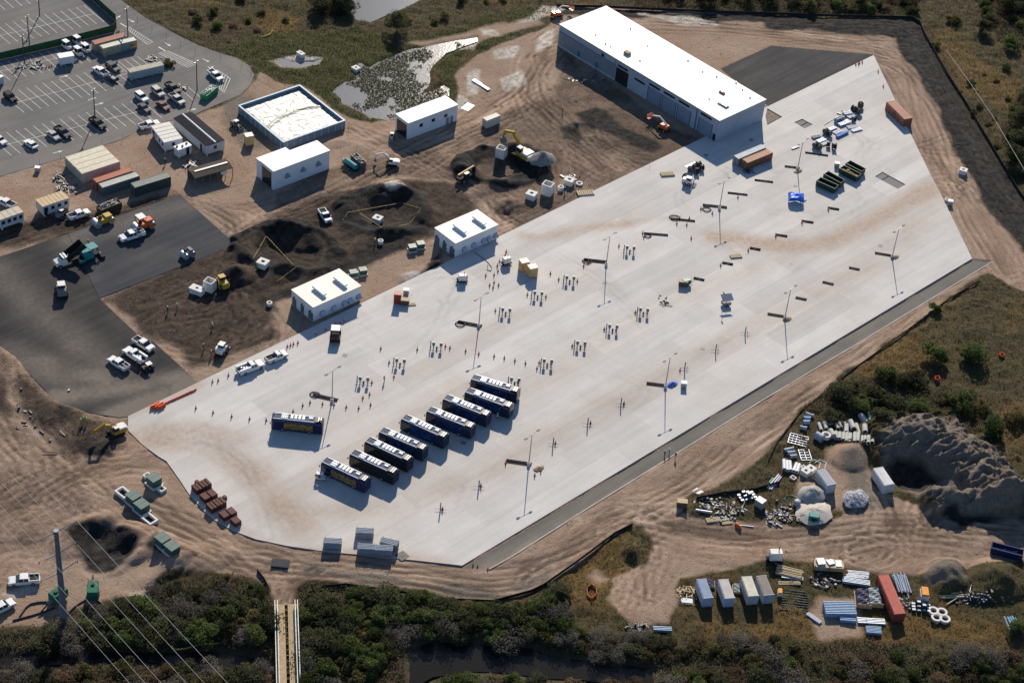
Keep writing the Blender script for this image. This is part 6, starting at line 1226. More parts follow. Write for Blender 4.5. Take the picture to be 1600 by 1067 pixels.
meshfence([(1459,592),(1466,590),(1468,595),(1462,597)], .8, MORG, 'small orange mesh ring nearest the round bushes', 'orange_mesh_fence', 'fence', 2, close=True); meshfence([(1560,556),(1566,554),(1569,558),(1564,560)], .8, MORG, 'small orange mesh ring at the right edge grassland', 'orange_mesh_fence', 'fence', 2, close=True)
MSILT = M('silt_fabric', (.02,.02,.022), .8, var=.2)
meshfence([(870,11),(940,13),(1100,20),(1310,27),(1425,29.5),(1437,37),(1444,55),(1480,118),(1510,165),(1540,215),(1570,265),(1592,302),(1625,345)], .9, MSILT, 'black silt fence along the top and right of the site', 'silt_fence', 'fence', 12)
meshfence([(478,930),(505,918),(540,915),(600,923),(650,930),(700,938),(770,941),(830,925),(850,915),(900,880),(960,835),(988,821)], .8, MSILT, 'black silt fence between the haul road and the thicket', 'silt_fence', 'fence', 10)
meshfence([(1088,780),(1130,772),(1180,766),(1218,755)], .8, MSILT, 'short black silt fence above the scrap yard', 'silt_fence', 'fence', 6); meshfence([(1530,440),(1480,470),(1420,515),(1330,580),(1250,645),(1215,690),(1200,720)], .5, MSILT, 'low black silt fence along the edge of the grassland', 'silt_fence', 'fence', 12)
meshfence([(402,893),(412,905),(421,922)], .8, MSILT, 'short black silt fence left of the bridge head', 'silt_fence', 'fence', 3)
meshfence([(-25,99),(0,94),(90,73),(176,51),(182,44),(181,34),(150,6),(132,-10)], 2.3, M('screen_green', (.025,.08,.035), .8, var=.25, scale=1), 'green screen fence between the two parking lots', 'screen_fence', 'fence', 3.2)
meshfence([(535,345),(545,330),(562,333),(600,362),(640,350),(658,326),(628,306),(542,331)], .04, M('tape_yellow', (.5,.38,.05), .6), 'yellow tape line around the round excavation with a white box', 'barrier_tape', 'tape', 4)
meshfence([(395,405),(416,365),(462,418),(432,440)], .04, M('tape_yellow', (.5,.38,.05), .6), 'yellow tape line around the excavation left of the haul road', 'barrier_tape', 'tape', 5)
# chain-link fences: posts and rails
MPOST = M('fence_post', (.13,.13,.13), .6)
def chain(pts, label, h=1.9, gap=3.):
    w_ = [at(*p) for p in pts]; c = w_[0]; e = bpy.data.objects.new('chain_link_fence', None); COL.objects.link(e); e.location = c; tag(e, label, 'fence'); rl = MB(); pm = MB().tube((0,0,0),(0,0,h),.04,n=5).mesh('post', MPOST)
    for a, b in zip(w_[:-1], w_[1:]):
        for z in (h-.05,): rl.tube((a[0]-c[0],a[1]-c[1],a[2]-c[2]+z),(b[0]-c[0],b[1]-c[1],b[2]-c[2]+z),.016,n=4)
        n_ = max(1, int(math.hypot(b[0]-a[0], b[1]-a[1])/gap))
        for k in range(n_+1): t = k/n_; link('post', pm, e, (a[0]+(b[0]-a[0])*t-c[0], a[1]+(b[1]-a[1])*t-c[1], a[2]-c[2]))
    link('wire_mesh', rl.mesh('wire_mesh', MPOST), e)['kind'] = 'stuff'
chain([(62,259),(95,249)], 'chain-link fence left of the cream container block'); chain([(160,228),(192,219)], 'chain-link fence behind the cream container block'); chain([(175,2),(215,35),(260,62),(305,85),(345,92),(378,104),(392,118)], 'chain-link fence along the outer edge of the parking lot', 1.8, 5); chain([(395,112),(470,150),(545,205)], 'chain-link fence between the white tank and the marsh pond', 1.8, 5)
chain([(880,185),(940,215),(1015,262)], 'low string line fence in the mud beside the maintenance hall', .9, 5)
# ------------------------------------------------------------------ boxes, pallets, crates
MPLY = M('plywood', (.52,.35,.17), .75, var=.15, scale=2); MTIMB = M('raw_timber', (.5,.4,.25), .8, var=.2, scale=3)
def crate(key, L, W, H, mt, lid, batt=True):
    b = MB()
    if batt:
        for x in (-L/2+.1, 0, L/2-.1): b.box(x-.05, x+.05, -W/2-.03, -W/2, .1, H); b.box(x-.05, x+.05, W/2, W/2+.03, .1, H)
    return proto(key, [('body', MB().box(-L/2,L/2,-W/2,W/2,.1,H), mt, [('frame', b, mt)] if batt else []), ('lid', MB().box(-L/2-.03,L/2+.03,-W/2-.03,W/2+.03,H+.003,H+.06), lid), ('skid', MB().box(-L/2,-L/2+.15,-W/2,W/2,0,.1), MTIMB), ('skid', MB().box(L/2-.15,L/2,-W/2,W/2,0,.1), MTIMB)])
crate('ply', 1.7, 1.5, 2.3, MPLY, MROOF2); crate('redbox', 1.4, 1.3, 2.2, paint('kiosk_red', (.25,.05,.03)), M('kiosk_lid', (.35,.08,.05), .5), False); crate('greybox', 1.2, 1.0, 1.2, MSTEEL, MROOF, False); crate('brownbox', 2.0, 1.2, 1.3, M('box_brown', (.12,.09,.06), .7), MTIMB)
for k, (px, py, key, nm, lab, ct) in enumerate(((818,422,'ply','plywood_crate','tall plywood crate with a white lid, upper of the two on the slab','crate'), (831,431,'ply','plywood_crate','tall plywood crate with an open flap, lower of the two on the slab','crate'), (621,472,'redbox','portable_toilet','red-brown portable toilet at the slab edge','portable toilet'), (634.5,459,'greybox','metal_box','pale grey metal box behind the portable toilet','box'), (632,475,'brownbox','timber_box','low brown box with timber lid beside the portable toilet','box'),
        (1067,446,'brownbox','parts_box','small brown parts box beside the green compressor','box'), (1068,604,'greybox','parts_box','grey box right of the blue-sheeted heap at the second lower pole','box'), (1307,261,'greybox','water_tank_box','white cube tank left of the dumpsters','tank'), (389,225,'ply','pump_enclosure','tall tan pump enclosure left of the wash bay','enclosure'), (59,268,'greybox','portable_toilet','pale portable toilet behind the parking fence','portable toilet'), (1484,320,'greybox','drain_box','grey precast box at the right slab edge','box'), (1065,790,'brownbox','site_box','weathered box at the left tip of the scrap yard','box'))):
    put(key, nm, at(px, py), XD+.5 if key == 'ply' else XD, lab, ct, None, 1.25 if key in ('ply','redbox') else 1.1)
proto('compressor', [('housing', MB().cbox(-1.1,1.1,-.7,.7,.45,1.6,.15), paint('compressor_teal', (.03,.22,.2))), ('panel', MB().box(-.6,.6,-.72,-.7,.7,1.3), MDARK), ('drawbar', MB().tube((1.1,0,.5),(2.0,0,.4),.05), MBED)]+wheels((0,), 1.7, .3, .18))
place('compressor', 1072, 445, 1080, 443, 'teal compressor trailer left of a short trench', 'compressor', 'compressor', 1.0)
proto('pumpset', [('housing', MB().cbox(-.9,.9,-.6,.6,.6,1.9,.1), MWHITE), ('motor', MB().tube((-.9,0,.8),(-1.3,0,.8),.3,n=10), MACHG), ('frame', MB().box(-1.2,1.2,-.6,.6,.3,.45), MBED), ('exhaust', MB().tube((.4,.2,1.9),(.4,.2,2.5),.07), MBED)]+wheels((0,), 1.6, .32, .2))
place('pumpset', 722, 440, 730, 440, 'white pump set on wheels below the small equipment building with the hose', 'pump_set', 'pump', 1.1); place('pumpset', 791, 413, 798, 411, 'white pump set on wheels right of the small equipment building', 'pump_set', 'pump', 1.1)
place('pumpset', 1210, 876, 1216, 876, 'small white tank trailer at the lower edge of the haul road', 'tank_trailer', 'trailer', 1.5)
# solar light tower
proto('tower', [('body', MB().cbox(-1,1,-.7,.7,.4,1.1,.08), MACHG), ('solar_panel', MB().add([(-1.3,-.9,1.9),(1.3,-.9,1.9),(1.3,.9,2.5),(-1.3,.9,2.5),(-1.3,-.9,1.95),(1.3,-.9,1.95),(1.3,.9,2.55),(-1.3,.9,2.55)],[(0,3,2,1),(4,5,6,7),(0,1,5,4),(1,2,6,5),(2,3,7,6),(3,0,4,7)]), M('solar_glass', (.2,.24,.3), .2)), ('mast', MB().tube((-1,0,1),(-1,0,3.6),.06), MSTEEL), ('lamp_head', MB().bx(-1,0,3.4,.2,.7,.3), MDARK), ('panel_leg', MB().tube((0,0,1),(0,0,2.2),.06), MSTEEL)]+wheels((0,), 1.7, .32, .2))
place('tower', 1134, 477, 1142, 476, 'solar light tower with a tilted grey panel in the middle of the yard', 'light_tower', 'light tower', 1.1)
# canopy tent with blue tarp
tp = MB(); g_n = 8; V_ = []
for j in range(g_n+1):
    for i in range(g_n+1):
        a, b = i/g_n-.5, j/g_n-.5; V_.append((a*4.2, b*3.6, 1.9+.5*(1-abs(a)*2)*(1-abs(b)*2)+.22*math.sin(7*a+3*b)*math.cos(5*b)+random.uniform(-.06,.06)-(.7 if max(abs(a),abs(b)) > .49 else 0)))
tp.add(V_, [(j*(g_n+1)+i, j*(g_n+1)+i+1, (j+1)*(g_n+1)+i+1, (j+1)*(g_n+1)+i) for j in range(g_n) for i in range(g_n)])
proto('canopy', [('tarp', tp, M('tarp_blue', (.01,.12,.62), .45, var=.2))]+[('leg', MB().tube((x,y,0),(x,y,2.0),.04), MSTEEL) for x in (-1.9,1.9) for y in (-1.6,1.6)])
put('canopy', 'tarp_canopy', at(1243,315), XD, 'bright blue tarp canopy in the middle of the upper yard', 'canopy')
heap(1050, 601, 1.7, 1.0, .9, M('sheet_blue', (.12,.2,.5), .4, var=.5, scale=2), 'heap under a blue and silver sheet at the second lower pole', 'covered_heap', 'heap', 5)
# precast boxes and frames
MPRE = M('precast_white', (.68,.66,.62), .75, var=.08, dirt=.15)
def precast(key, L, W, H, t=.25, lid=False, hole=.5):
    ps = []
    for a in ((-L/2,L/2,-W/2,-W/2+t),(-L/2,L/2,W/2-t,W/2),(-L/2,-L/2+t,-W/2+t,W/2-t),(L/2-t,L/2,-W/2+t,W/2-t)): ps.append(('side_wall', MB().box(*a, 0, H), MPRE))
    ps.append(('floor', MB().box(-L/2+t,L/2-t,-W/2+t,W/2-t,0,.15), MDARK))
    if lid:
        h_ = hole/2
        for a in ((-L/2-.1,L/2+.1,-W/2-.1,-h_),(-L/2-.1,L/2+.1,h_,W/2+.1),(-L/2-.1,-h_,-h_,h_),(h_,L/2+.1,-h_,h_)): ps.append(('lid', MB().box(*a, H+.003, H+.2), MPRE))
    return proto(key, ps)
precast('pc_frame', 2.6, 1.8, .7, .3); precast('pc_small', 1.5, 1.3, .6, .25); precast('pc_tall', 2.2, 2.0, 2.6, .2); precast('pc_lid', 2.1, 1.9, 1.3, .2, True, .8); precast('pc_long', 2.8, 1.6, 1.2, .2, True, .6)
RD = ang((200,770),(225,790)); 
for px, py, key, lab, s_ in ((231,746,'pc_small','white precast frame left of the single green cabinet',1.15), (252.5,766,'pc_small','white precast frame right of the single green cabinet',1.15), (193,773,'pc_frame','large white precast frame above the pair of green cabinets',1.25), (233.7,814,'pc_frame','large white precast frame below the pair of green cabinets',1.25),
        (590,347,'pc_lid','white precast box inside the taped round excavation',1.), (411,417,'pc_lid','white precast box with round hole beside the two lime-vested workers',1.15), (783,243,'pc_tall','pale open precast box standing in the open pit',1.15), (830,310,'pc_lid','white precast box with dark square hole at the mud edge',1.15), (855,303,'pc_tall','tall grey open precast box right of the white one',1.25), (889,288,'pc_lid','white precast box beside the pile of fittings',1.1),
        (328,453,'pc_tall','grey open precast box beside the yellow loader',1.1), (308,458,'pc_long','white precast box with two holes left of the grey one',1.15), (1504,271,'pc_lid','white precast box beside the dark road at the right',.9), (1480,314,'pc_small','white precast box at the right slab edge',.9)):
    put(key, 'precast_box', at(px, py), RD+.3 if px > 260 else RD, lab, 'precast box', None, s_)
def ringpx(px, py, r, h, lab, n=16):
    b = MB().pipe((0,0,0),(0,0,h), r, r*.62, n); one('manhole_ring', b, MPRE, at(px, py), 0, lab, 'manhole ring')
for a in ((594.5,380,.7,1.0,'concrete manhole ring below the round excavation'), (876,297,.8,1.1,'dark-sided manhole ring beside the tall precast box'), (905,288,.9,.4,'flat manhole ring right of the fittings pile'), (1295,660,1.1,.35,'thin manhole ring lying among the upper pipes'), (1290,683,1.1,.9,'manhole ring among the lower pipes'), (1457.7,956,1.15,.6,'white ring at the upper left of the four rings'), (1471,958,1.15,.6,'white ring at the upper right of the four rings'), (1462.7,966.5,1.15,.6,'white ring at the lower left of the four rings'), (1475.7,968.5,1.15,.6,'white ring at the lower right of the four rings'), (421,477,.7,.9,'small manhole ring left of the cream-roofed equipment building')): ringpx(*a)
# green transformer cabinets
MCAB = M('cabinet_green', (.06,.115,.10), .45, var=.08)
proto('xfmr', [('pad', MB().box(-1.35,1.35,-1.2,1.2,0,.35), MPRE), ('cabinet', MB().cbox(-1.1,1.1,-1.0,1.0,.353,1.9,.06), MCAB, [('door', MB().box(-.5,.5,-1.03,-1.0,.5,1.75), MCAB)]), ('roof', MB().box(-1.18,0-.02,-1.08,1.08,1.905,1.98), MCAB), ('roof', MB().box(.02,1.18,-1.08,1.08,1.905,1.98), MCAB)])
for px, py, lab in ((241,757,'green cabinet alone between two white precast frames'), (209,785,'green cabinet, upper of the pair below the large frame'), (222,798.5,'green cabinet, lower of the pair below the large frame'), (254.5,851,'green cabinet, upper of the pair at the muddy heaps'), (269.5,864,'green cabinet, lower of the pair at the muddy heaps')): put('xfmr', 'electrical_cabinet', at(px, py), RD, lab, 'electrical cabinet', 'green electrical cabinets', 1.15)
for k, (px, py, lab) in enumerate(((644,392,'grey switch cabinet nearer the second equipment building, left of two'), (657,387,'grey switch cabinet nearer the second equipment building, right of two'), (552,432,'grey switch cabinet behind the cream roof, left of two'), (567,428,'grey switch cabinet behind the cream roof, right of two'))): put('xfmr', 'switch_cabinet', at(px, py), XD+.4, lab, 'electrical cabinet', 'grey switch cabinets', .8)
# rust-brown stacks
MRB = M('rust_brown', (.1,.035,.028), .7, var=.25, scale=3, dirt=.3, dcol=(.05,.02,.02))
def ribstack(key, n, L, W, H):
    ps = []
    for k in range(n):
        y = -W/2+(k+.5)*W/n; ps.append(('crate', MB().cbox(-L/2,L/2,y-W/n*.42,y+W/n*.42,.12,H*random.uniform(.9,1),.05), MRB))
    ps.append(('skid', MB().box(-L/2,L/2,-W/2,W/2,0,.1), MTIMB)); return proto(key, ps)
ribstack('rs5', 5, 2.2, 3.9, 1.5); ribstack('rs3', 2, 2.1, 3.6, 1.2); ribstack('rs1', 1, 1.9, 1.9, 1.2); ribstack('rs0', 1, .9, .9, .7)
ZD = ang((300,760),(325,748), SLAB)
for px, py, key, lab in ((315,764,'rs5','rust-brown crate stack with ribs, uppermost of the five at the slab edge'), (326,778,'rs3','low rust-brown crate stack second from the top at the slab edge'), (338,793,'rs5','rust-brown ribbed crate stack in the middle of the five'), (356,806,'rs3','rust-brown crate stack second from the bottom at the slab edge'), (368.5,818,'rs1','square rust-brown crate at the lower end of the stacks'), (351,779,'rs0','small dark crate right of the rust-brown stacks'), (308,755,'rs0','small dark crate behind the uppermost rust-brown stack')): put(key, 'crate_stack', at(px, py), ZD+math.pi/2, lab, 'crate stack', 'rust-brown crate stacks', 1.0)
# bundled grey pipes on the lower slab
def piperack(key, n, m_, r, L, mt):
    ps = []; cl = MB()
    for j in range(m_):
        for k in range(n): ps.append(('pipe', MB().pipe((-L/2,(k-n/2+.5)*2.05*r,r+.15+j*2.05*r),(L/2,(k-n/2+.5)*2.05*r,r+.15+j*2.05*r),r,r*.8,8), mt))
    for x in (-L/2+.3, 0, L/2-.3): cl.box(x-.06,x+.06,-n*r*1.05,n*r*1.05,0,.14); cl.box(x-.06,x+.06,-n*r*1.06-.08,-n*r*1.06,0,m_*2.1*r+.15); cl.box(x-.06,x+.06,n*r*1.06,n*r*1.06+.08,0,m_*2.1*r+.15)
    ps.append(('bracing', cl, MTIMB)); return proto(key, ps)
MPG = M('pipe_grey', (.3,.34,.38), .5, var=.1); MPW = M('pipe_white', (.68,.68,.7), .4, var=.06); MPB = M('pipe_blue', (.25,.36,.5), .45, var=.1); MPT = M('pipe_teal', (.05,.28,.25), .45); MPC = M('pipe_concrete', (.5,.5,.46), .8, var=.1, dirt=.2, dcol=(.3,.28,.24)); MPD = M('pipe_dark', (.05,.07,.065), .6); MPS = M('pipe_silver', (.42,.46,.52), .4, metal=.4, var=.15)
piperack('rackg', 4, 4, .2, 3.6, MPG)
for px, py, lab in ((519.5,854,'bundle of grey pipes, leftmost on the lower slab edge'), (569.5,838,'bundle of grey pipes, farthest up the slab of the five bundles'), (572.5,863,'bundle of grey pipes below the farthest one'), (599.5,865,'bundle of grey pipes touching the rightmost bundle'), (608,855,'bundle of grey pipes, rightmost of the five')): put('rackg', 'pipe_bundle', at(px, py), ang((510,848),(530,849), SLAB)+(0 if px < 600 else -.25), lab, 'pipe bundle', 'grey pipe bundles on the lower slab', 1.05)
one('drain_grate', MB().box(-1.1,1.1,-1.1,1.1,.0,.03).box(-.3,.3,-.3,.3,.03,.06), MDARK, (*G(628.5,868,SLAB), SLAB+.004), 0, 'dark square drain cover at the lower slab edge', 'drain')
one('storage_skip', MB().box(-1.8,1.8,-1.1,1.1,0,.5), M('shade_box', (.05,.05,.055), .9), at(438,882), XD, 'dark flat skip on the bridge approach', 'skip')  # dark colour holds the box's shade as well as its dark top
for px, py, lab in ((724,692,'small grey drain grate in the lower slab half, left one'), (1098,545,'small grey drain grate in the lower slab half, right one'), (1376,384,'small grey drain grate near the right lower pole'), (1243,291,'small grey drain grate above the blue tarp canopy'), (1103,243,'dark grate in the shade of the maintenance hall'), (1174,219,'dark round cover in the shade of the maintenance hall'), (539,555,'round cover on the slab near the two pickups'), (945,442,'square cover below the middle upper pole')):
    one('drain_grate', MB().box(-.55,.55,-.55,.55,0,.02).box(-.45,.45,-.45,.45,.02,.04), M('grate_grey', (.2,.2,.2), .6), (*G(px,py,SLAB), SLAB+.008), .5, lab, 'drain')
# ------------------------------------------------------------------ pipes in the laydown yard
def lay(a, b, r, mt, lab, hollow=True, ri=.8, lift=0., name='pipe', cat='pipe', group=None):
    p, q = at(*a), at(*b); L_ = math.hypot(q[0]-p[0], q[1]-p[1]); mb = MB().pipe((-L_/2,0,r),(L_/2,0,r),r,r*ri,16)
    if r > .3: mb.pipe((L_/2-.3,0,r),(L_/2,0,r),r*1.12,r*.99,16)
    one(name, mb, mt, ((p[0]+q[0])/2, (p[1]+q[1])/2, min(p[2],q[2])+lift), math.atan2(q[1]-p[1], q[0]-p[0]), lab, cat, group)
Zp = lambda x, y: (1200+x/7.26, 630+y/7.26)
PIPES = [((570,240),(603,315),.5),((632,230),(660,300),.5),((752,225),(795,295),.45),((803,230),(832,285),.42),((862,230),(878,262),.42),((886,265),(886,340),.65),((925,225),(970,300),.8),((993,255),(1033,328),.6),((1092,265),(1096,350),.75),((698,330),(738,398),.8),((768,335),(768,415),.55),((811,345),(808,420),.55),((856,352),(853,427),.55),((894,356),(892,430),.55),((931,362),(928,433),.55),((984,352),(980,430),.55),((1023,352),(1018,430),.55),((1071,380),(1066,445),.42),((1101,385),(1094,452),.42),((1141,375),(1138,450),.55),((1193,392),(1177,458),.55)]
for k, (a, b, r) in enumerate(PIPES): lay(Zp(*a), Zp(*b), r*.82, MPC, ORD[k if k < 9 else k-9]+' pale concrete pipe from the left in the '+('upper' if k < 9 else 'lower')+' row', group='concrete pipes by the spoil heap', cat='concrete pipe', name='concrete_pipe')
for a, b, r, mt, lab in (((1045,160),(1140,215),.75,MPG,'large grey pipe lying across beside the teal pipe'), ((1132,130),(1238,310),.4,MPT,'long teal pipe beside the spoil heap'), ((425,125),(512,165),.45,MPG,'grey pipe, topmost in the pile by the haul road'), ((402,188),(478,192),.5,MPB,'blue-grey pipe second in the pile by the haul road'), ((395,232),(465,236),.5,MPB,'blue-grey pipe third in the pile by the haul road'), ((358,288),(435,308),.5,MPG,'grey pipe lowest in the pile by the haul road'), ((180,548),(288,530),.45,MPG,'grey pipe, upper of three below the steel grids'), ((215,582),(303,570),.45,MPG,'grey pipe, middle of three below the steel grids'), ((245,622),(322,614),.45,MPG,'grey pipe, lowest of three below the steel grids'), ((535,390),(612,440),.95,MPG,'short wide grey pipe beside the manhole ring'),
      ((178,655),(182,765),.42,MPW,'white pipe, leftmost of the white pipes'), ((213,665),(218,780),.42,MPW,'white pipe, second of the white pipes'), ((243,670),(252,780),.42,MPW,'white pipe, third of the white pipes'), ((325,695),(287,790),.45,MPW,'white pipe leaning right, fourth of the white pipes'), ((355,705),(322,800),.45,MPW,'white pipe leaning right, fifth of the white pipes')): lay(Zp(*a), Zp(*b), r, mt, lab)
Zq = lambda x, y: (1060+x/6.667, 740+y/6.667)
for a, b, r, mt, lab in (((925,150),(1045,10),.16,MPW,'long white plastic pipe in the slanted bundle, left'), ((945,165),(1060,25),.16,MPW,'long white plastic pipe in the slanted bundle, middle'), ((965,170),(1072,40),.16,M('pipe_lilac', (.4,.35,.7), .4),'long lilac plastic pipe in the slanted bundle'), ((945,95),(988,45),.15,M('pipe_green', (.1,.5,.25), .4),'short green plastic pipe beside the slanted bundle'),
      ((180,375),(345,415),.3,MPS,'long pale beam wrapped in plastic in the scrap yard'), ((910,440),(1000,540),.14,MPS,'pale conduit leaning through the scrap yard'), ((640,540),(780,555),.12,MPS,'thin pale conduit above the haul road')): lay(Zq(*a), Zq(*b), r, mt, lab)
# steel grids
def grid(px, py, L, W, lab, rz, n=5, m_=3):
    b = MB()
    for k in range(n): x = -L/2+L*k/(n-1); b.box(x-.07,x+.07,-W/2,W/2,.0,.14)
    for k in range(m_): y = -W/2+W*k/(m_-1); b.box(-L/2,L/2,y-.06,y+.06,.145,.28)
    one('steel_grid', b, MPS, at(px, py), rz, lab, 'steel grid')
grid(1247,688,4.2,3.4,'large pale steel grid lying in the grass', ang((1240,680),(1256,684)), 6, 5); grid(1257.5,711,3.4,2.4,'smaller steel grid below the large one', ang((1251,702),(1256,718)), 5, 3)
# bent white pipes
for px, py, lab in ((1274,725,'bent white frame, left of the two beside the stained container'), (1283,725,'bent white frame, right of the two beside the stained container')): one('bent_pipe', MB().path([(-1.2,-.8,.1),(-1.0,.9,.1),(.6,1.1,.1),(1.4,-.6,.1)],.1,6), MPW, at(px, py), RD, lab, 'bent pipe')
for px, py, key, lab in ((1256,732,'pc_small','square precast frame below the steel grids'), (1258,741,'pc_lid','precast inlet box, left of two beside the stained container'), (1266,737,'pc_lid','precast inlet box, right of two beside the stained container'), (1239,748,'pc_small','small precast frame among the white pipes')): put(key, 'precast_box', at(px, py), RD, lab, 'precast box', None, .85)
# heaps beside the sand
heap(1268, 772, 3.4, 2.8, 2.0, M('cover_sheet', (.3,.29,.27), .5, var=.2, scale=.8), 'grey sheeted heap beside the stained container', 'covered_heap', 'heap', 11); heap(1272, 800, 4.6, 3.6, 1.2, M('white_sand', (.5,.46,.4), .95, var=.1, bump=.05), 'white sand heap below the sheeted heap', 'sand_heap', 'sand heap', 12); heap(1337, 779, 3.4, 2.6, 1.2, M('blue_rubble', (.3,.32,.36), .9, var=.9, scale=2.2, bump=.25), 'blue-grey rubble heap between the two containers', 'rubble_heap', 'rubble heap', 13)
heap(847, 252, 4.0, 3.2, 2.4, M('gravel_grey', (.2,.2,.19), .9, var=.4, scale=2, bump=.15), 'grey gravel heap right of the excavator', 'gravel_heap', 'gravel heap', 14)
# ------------------------------------------------------------------ bundles and racks in the lower yard
Zr = lambda x, y: (1050+x/7.26, 870+y/7.26); Zs = lambda x, y: (1240+x/7.26, 860+y/7.26); Zt = lambda x, y: (1400+x/6.67, 840+y/6.67)
def bundle(a, b, n, m_, r, mt, lab, name='pipe_bundle', cat='pipe bundle', gap=1.15, jit=.0, lift=.1):
    p, q = at(*a), at(*b); L_ = math.hypot(q[0]-p[0], q[1]-p[1]); ps = []; rd_ = random.Random(int(a[0]*10))
    for j in range(m_):
        for k in range(n): y = (k-n/2+.5)*2*r*gap; s0 = rd_.uniform(-1,1)*jit; ps.append(('pipe', MB().tube((-L_/2+s0,y+rd_.uniform(-1,1)*jit*.25,r+j*2*r),(L_/2+s0*.6,y+rd_.uniform(-1,1)*jit*.25,r+j*2*r),r,n=6), mt))
    for x in (-L_/3, L_/3): ps.append(('skid', MB().box(x-.08,x+.08,-n*r*gap,n*r*gap,-lift,0), MTIMB))
    put(proto('bd'+lab, ps), name, ((p[0]+q[0])/2, (p[1]+q[1])/2, min(p[2],q[2])+lift), math.atan2(q[1]-p[1], q[0]-p[0]), lab, cat)
bundle(Zr(1200,160), Zr(1480,225), 6, 2, .18, MTIMB, 'fanned timber bundle beside the small tank trailer', 'timber_bundle', 'timber', 1.3, .5); bundle(Zr(1240,225), Zr(1485,255), 3, 1, .16, MPS, 'silver pipe bundle below the fanned timber'); bundle(Zr(1205,300), Zr(1455,305), 3, 1, .16, MTIMB, 'thin timber bundle below the silver pipes', 'timber_bundle', 'timber')
bundle(Zr(1230,490), Zr(1540,520), 9, 1, .12, MPD, 'spread of dark pipes right of the four containers', jit=.5, gap=3.); bundle(Zs(150,715), Zs(305,825), 3, 1, .15, MPW, 'short white pipe bundle lying slanted in the grass')
bundle(Zs(550,345), Zs(860,395), 4, 2, .17, MPS, 'silver pipe bundle behind the trailer loads'); bundle(Zs(600,270), Zs(850,290), 7, 1, .13, MPS, 'low pile of grey bars above the silver pipes', jit=.4); bundle(Zs(340,690), Zs(690,695), 8, 3, .2, MPB, 'large blue-grey pipe stack below the trailer loads'); bundle(Zs(515,765), Zs(695,780), 6, 2, .2, MPB, 'short blue-grey pipe stack below the large one'); bundle(Zs(720,800), Zs(1035,815), 4, 1, .18, MPS, 'long silver pipe bundle left of the red container'); bundle(Zs(815,915), Zs(990,930), 5, 2, .17, MPB, 'small blue-white pipe stack at the grass edge'); bundle(Zs(830,840), Zs(1000,880), 2, 1, .12, MPD, 'two dark pipes lying across the silver bundle')
bundle(Zs(1190,290), Zs(1260,480), 7, 2, .16, MPS, 'heap of silver scaffold tubes right of the red container', 'scaffold_heap', 'scaffold', 1.3, .6)
bundle(Zt(455,560), Zt(690,585), 5, 1, .18, MTIMB, 'fan of pale timbers below the gravel cone', 'timber_bundle', 'timber', 1.5, .4); bundle(Zt(515,712), Zt(690,600), 1, 1, .16, MTIMB, 'single timber slanting out of the scrap heap', 'timber', 'timber'); bundle(Zt(1140,820), Zt(1200,970), 2, 1, .16, MPB, 'pale blue pipes, left pair at the right edge', gap=2.2, jit=.3); bundle(Zt(1200,840), Zt(1280,980), 4, 1, .18, M('pipe_cyan', (.25,.5,.62), .4), 'light blue pipes at the right edge of the photo', gap=1.3, jit=.5)
bundle((1020,984), (1049,986), 3, 2, .18, MPB, 'long blue and white sheeted bundle near the thicket')
# flatbed with framed loads, crates and others
proto('rackframe', [('post', MB().tube((x,y,0),(x,y,2.2),.07), MBED) for x in (-3,0,3) for y in (-1.2,1.2)]+[('shelf', MB().box(-3.1,3.1,-1.3,1.3,z,z+.1), MTIMB) for z in (.9,1.8)]+[('load', MB().bx(-1.8,0,1.9,1.6,1.8,.5,.2).bx(.3,.2,1.9,1.4,1.4,.3,.4).bx(2,0,1.9,1.2,1.8,.15).bx(-1,0,1,2,1.8,.5), MPS)])
put('rackframe', 'storage_rack', at(*Zs(385,215)), ang(Zs(240,190),Zs(540,210)), 'timber and steel storage rack loaded with blue sheeting', 'rack')
def cover(key, mt, L=3.2, W=4.6): 
    b = MB(); n = 8; V_ = [(L*(i/n-.5), W*(j/n-.5), 1.4*(1-(2*i/n-1)**4)*(.85+.15*math.cos(j*1.7+i))+.05) for j in range(n+1) for i in range(n+1)]; b.add(V_, [(j*(n+1)+i, j*(n+1)+i+1, (j+1)*(n+1)+i+1, (j+1)*(n+1)+i) for j in range(n) for i in range(n)]); return proto(key, [('sheet', b, mt), ('pallet', MB().box(-L/2-.1,L/2+.1,-W/2-.1,W/2+.1,0,.15), MTIMB), ('end_board', MB().box(-L/2,L/2,-W/2-.12,-W/2-.05,.1,1.2), MPLY)])
cover('cov_dark', M('sheet_dark', (.06,.055,.09), .4, var=.3)); cover('cov_grey', M('sheet_grey', (.25,.29,.29), .4, var=.25))
YD = ang(Zs(790,610), Zs(770,420)) - math.pi/2
put('cov_dark', 'covered_load', at(*Zs(785,560)), YD, 'load under a dark violet sheet left of the grey sheeted load', 'covered load'); put('cov_grey', 'covered_load', at(*Zs(915,550)), YD, 'load under a grey ribbed sheet beside the red container', 'covered load')
ps = []
for i in range(4):
    for j in range(3): ps.append(('crate', MB().box(-2+i*1.05,-2+i*1.05+.9,-1.2+j*.85,-1.2+j*.85+.7,0,.6+.35*((i*j) % 3)), M('crate_dark', (.04,.05,.05), .6), [('lid', MB().box(-2+i*1.05+.12,-2+i*1.05+.78,-1.2+j*.85+.12,-1.2+j*.85+.58,.6+.35*((i*j) % 3)+.003,.6+.35*((i*j) % 3)+.03), MPS)]))
proto('crategrid', ps); put('crategrid', 'crate_rack', at(*Zs(1440,660)), YD, 'rack of dark crates beside the orange-topped box', 'crate rack'); put('crategrid', 'crate_rack', at(*Zq(710,250)), ang(Zq(610,240),Zq(780,200)), 'rack of dark crates in the scrap yard', 'crate rack', s=1.0)
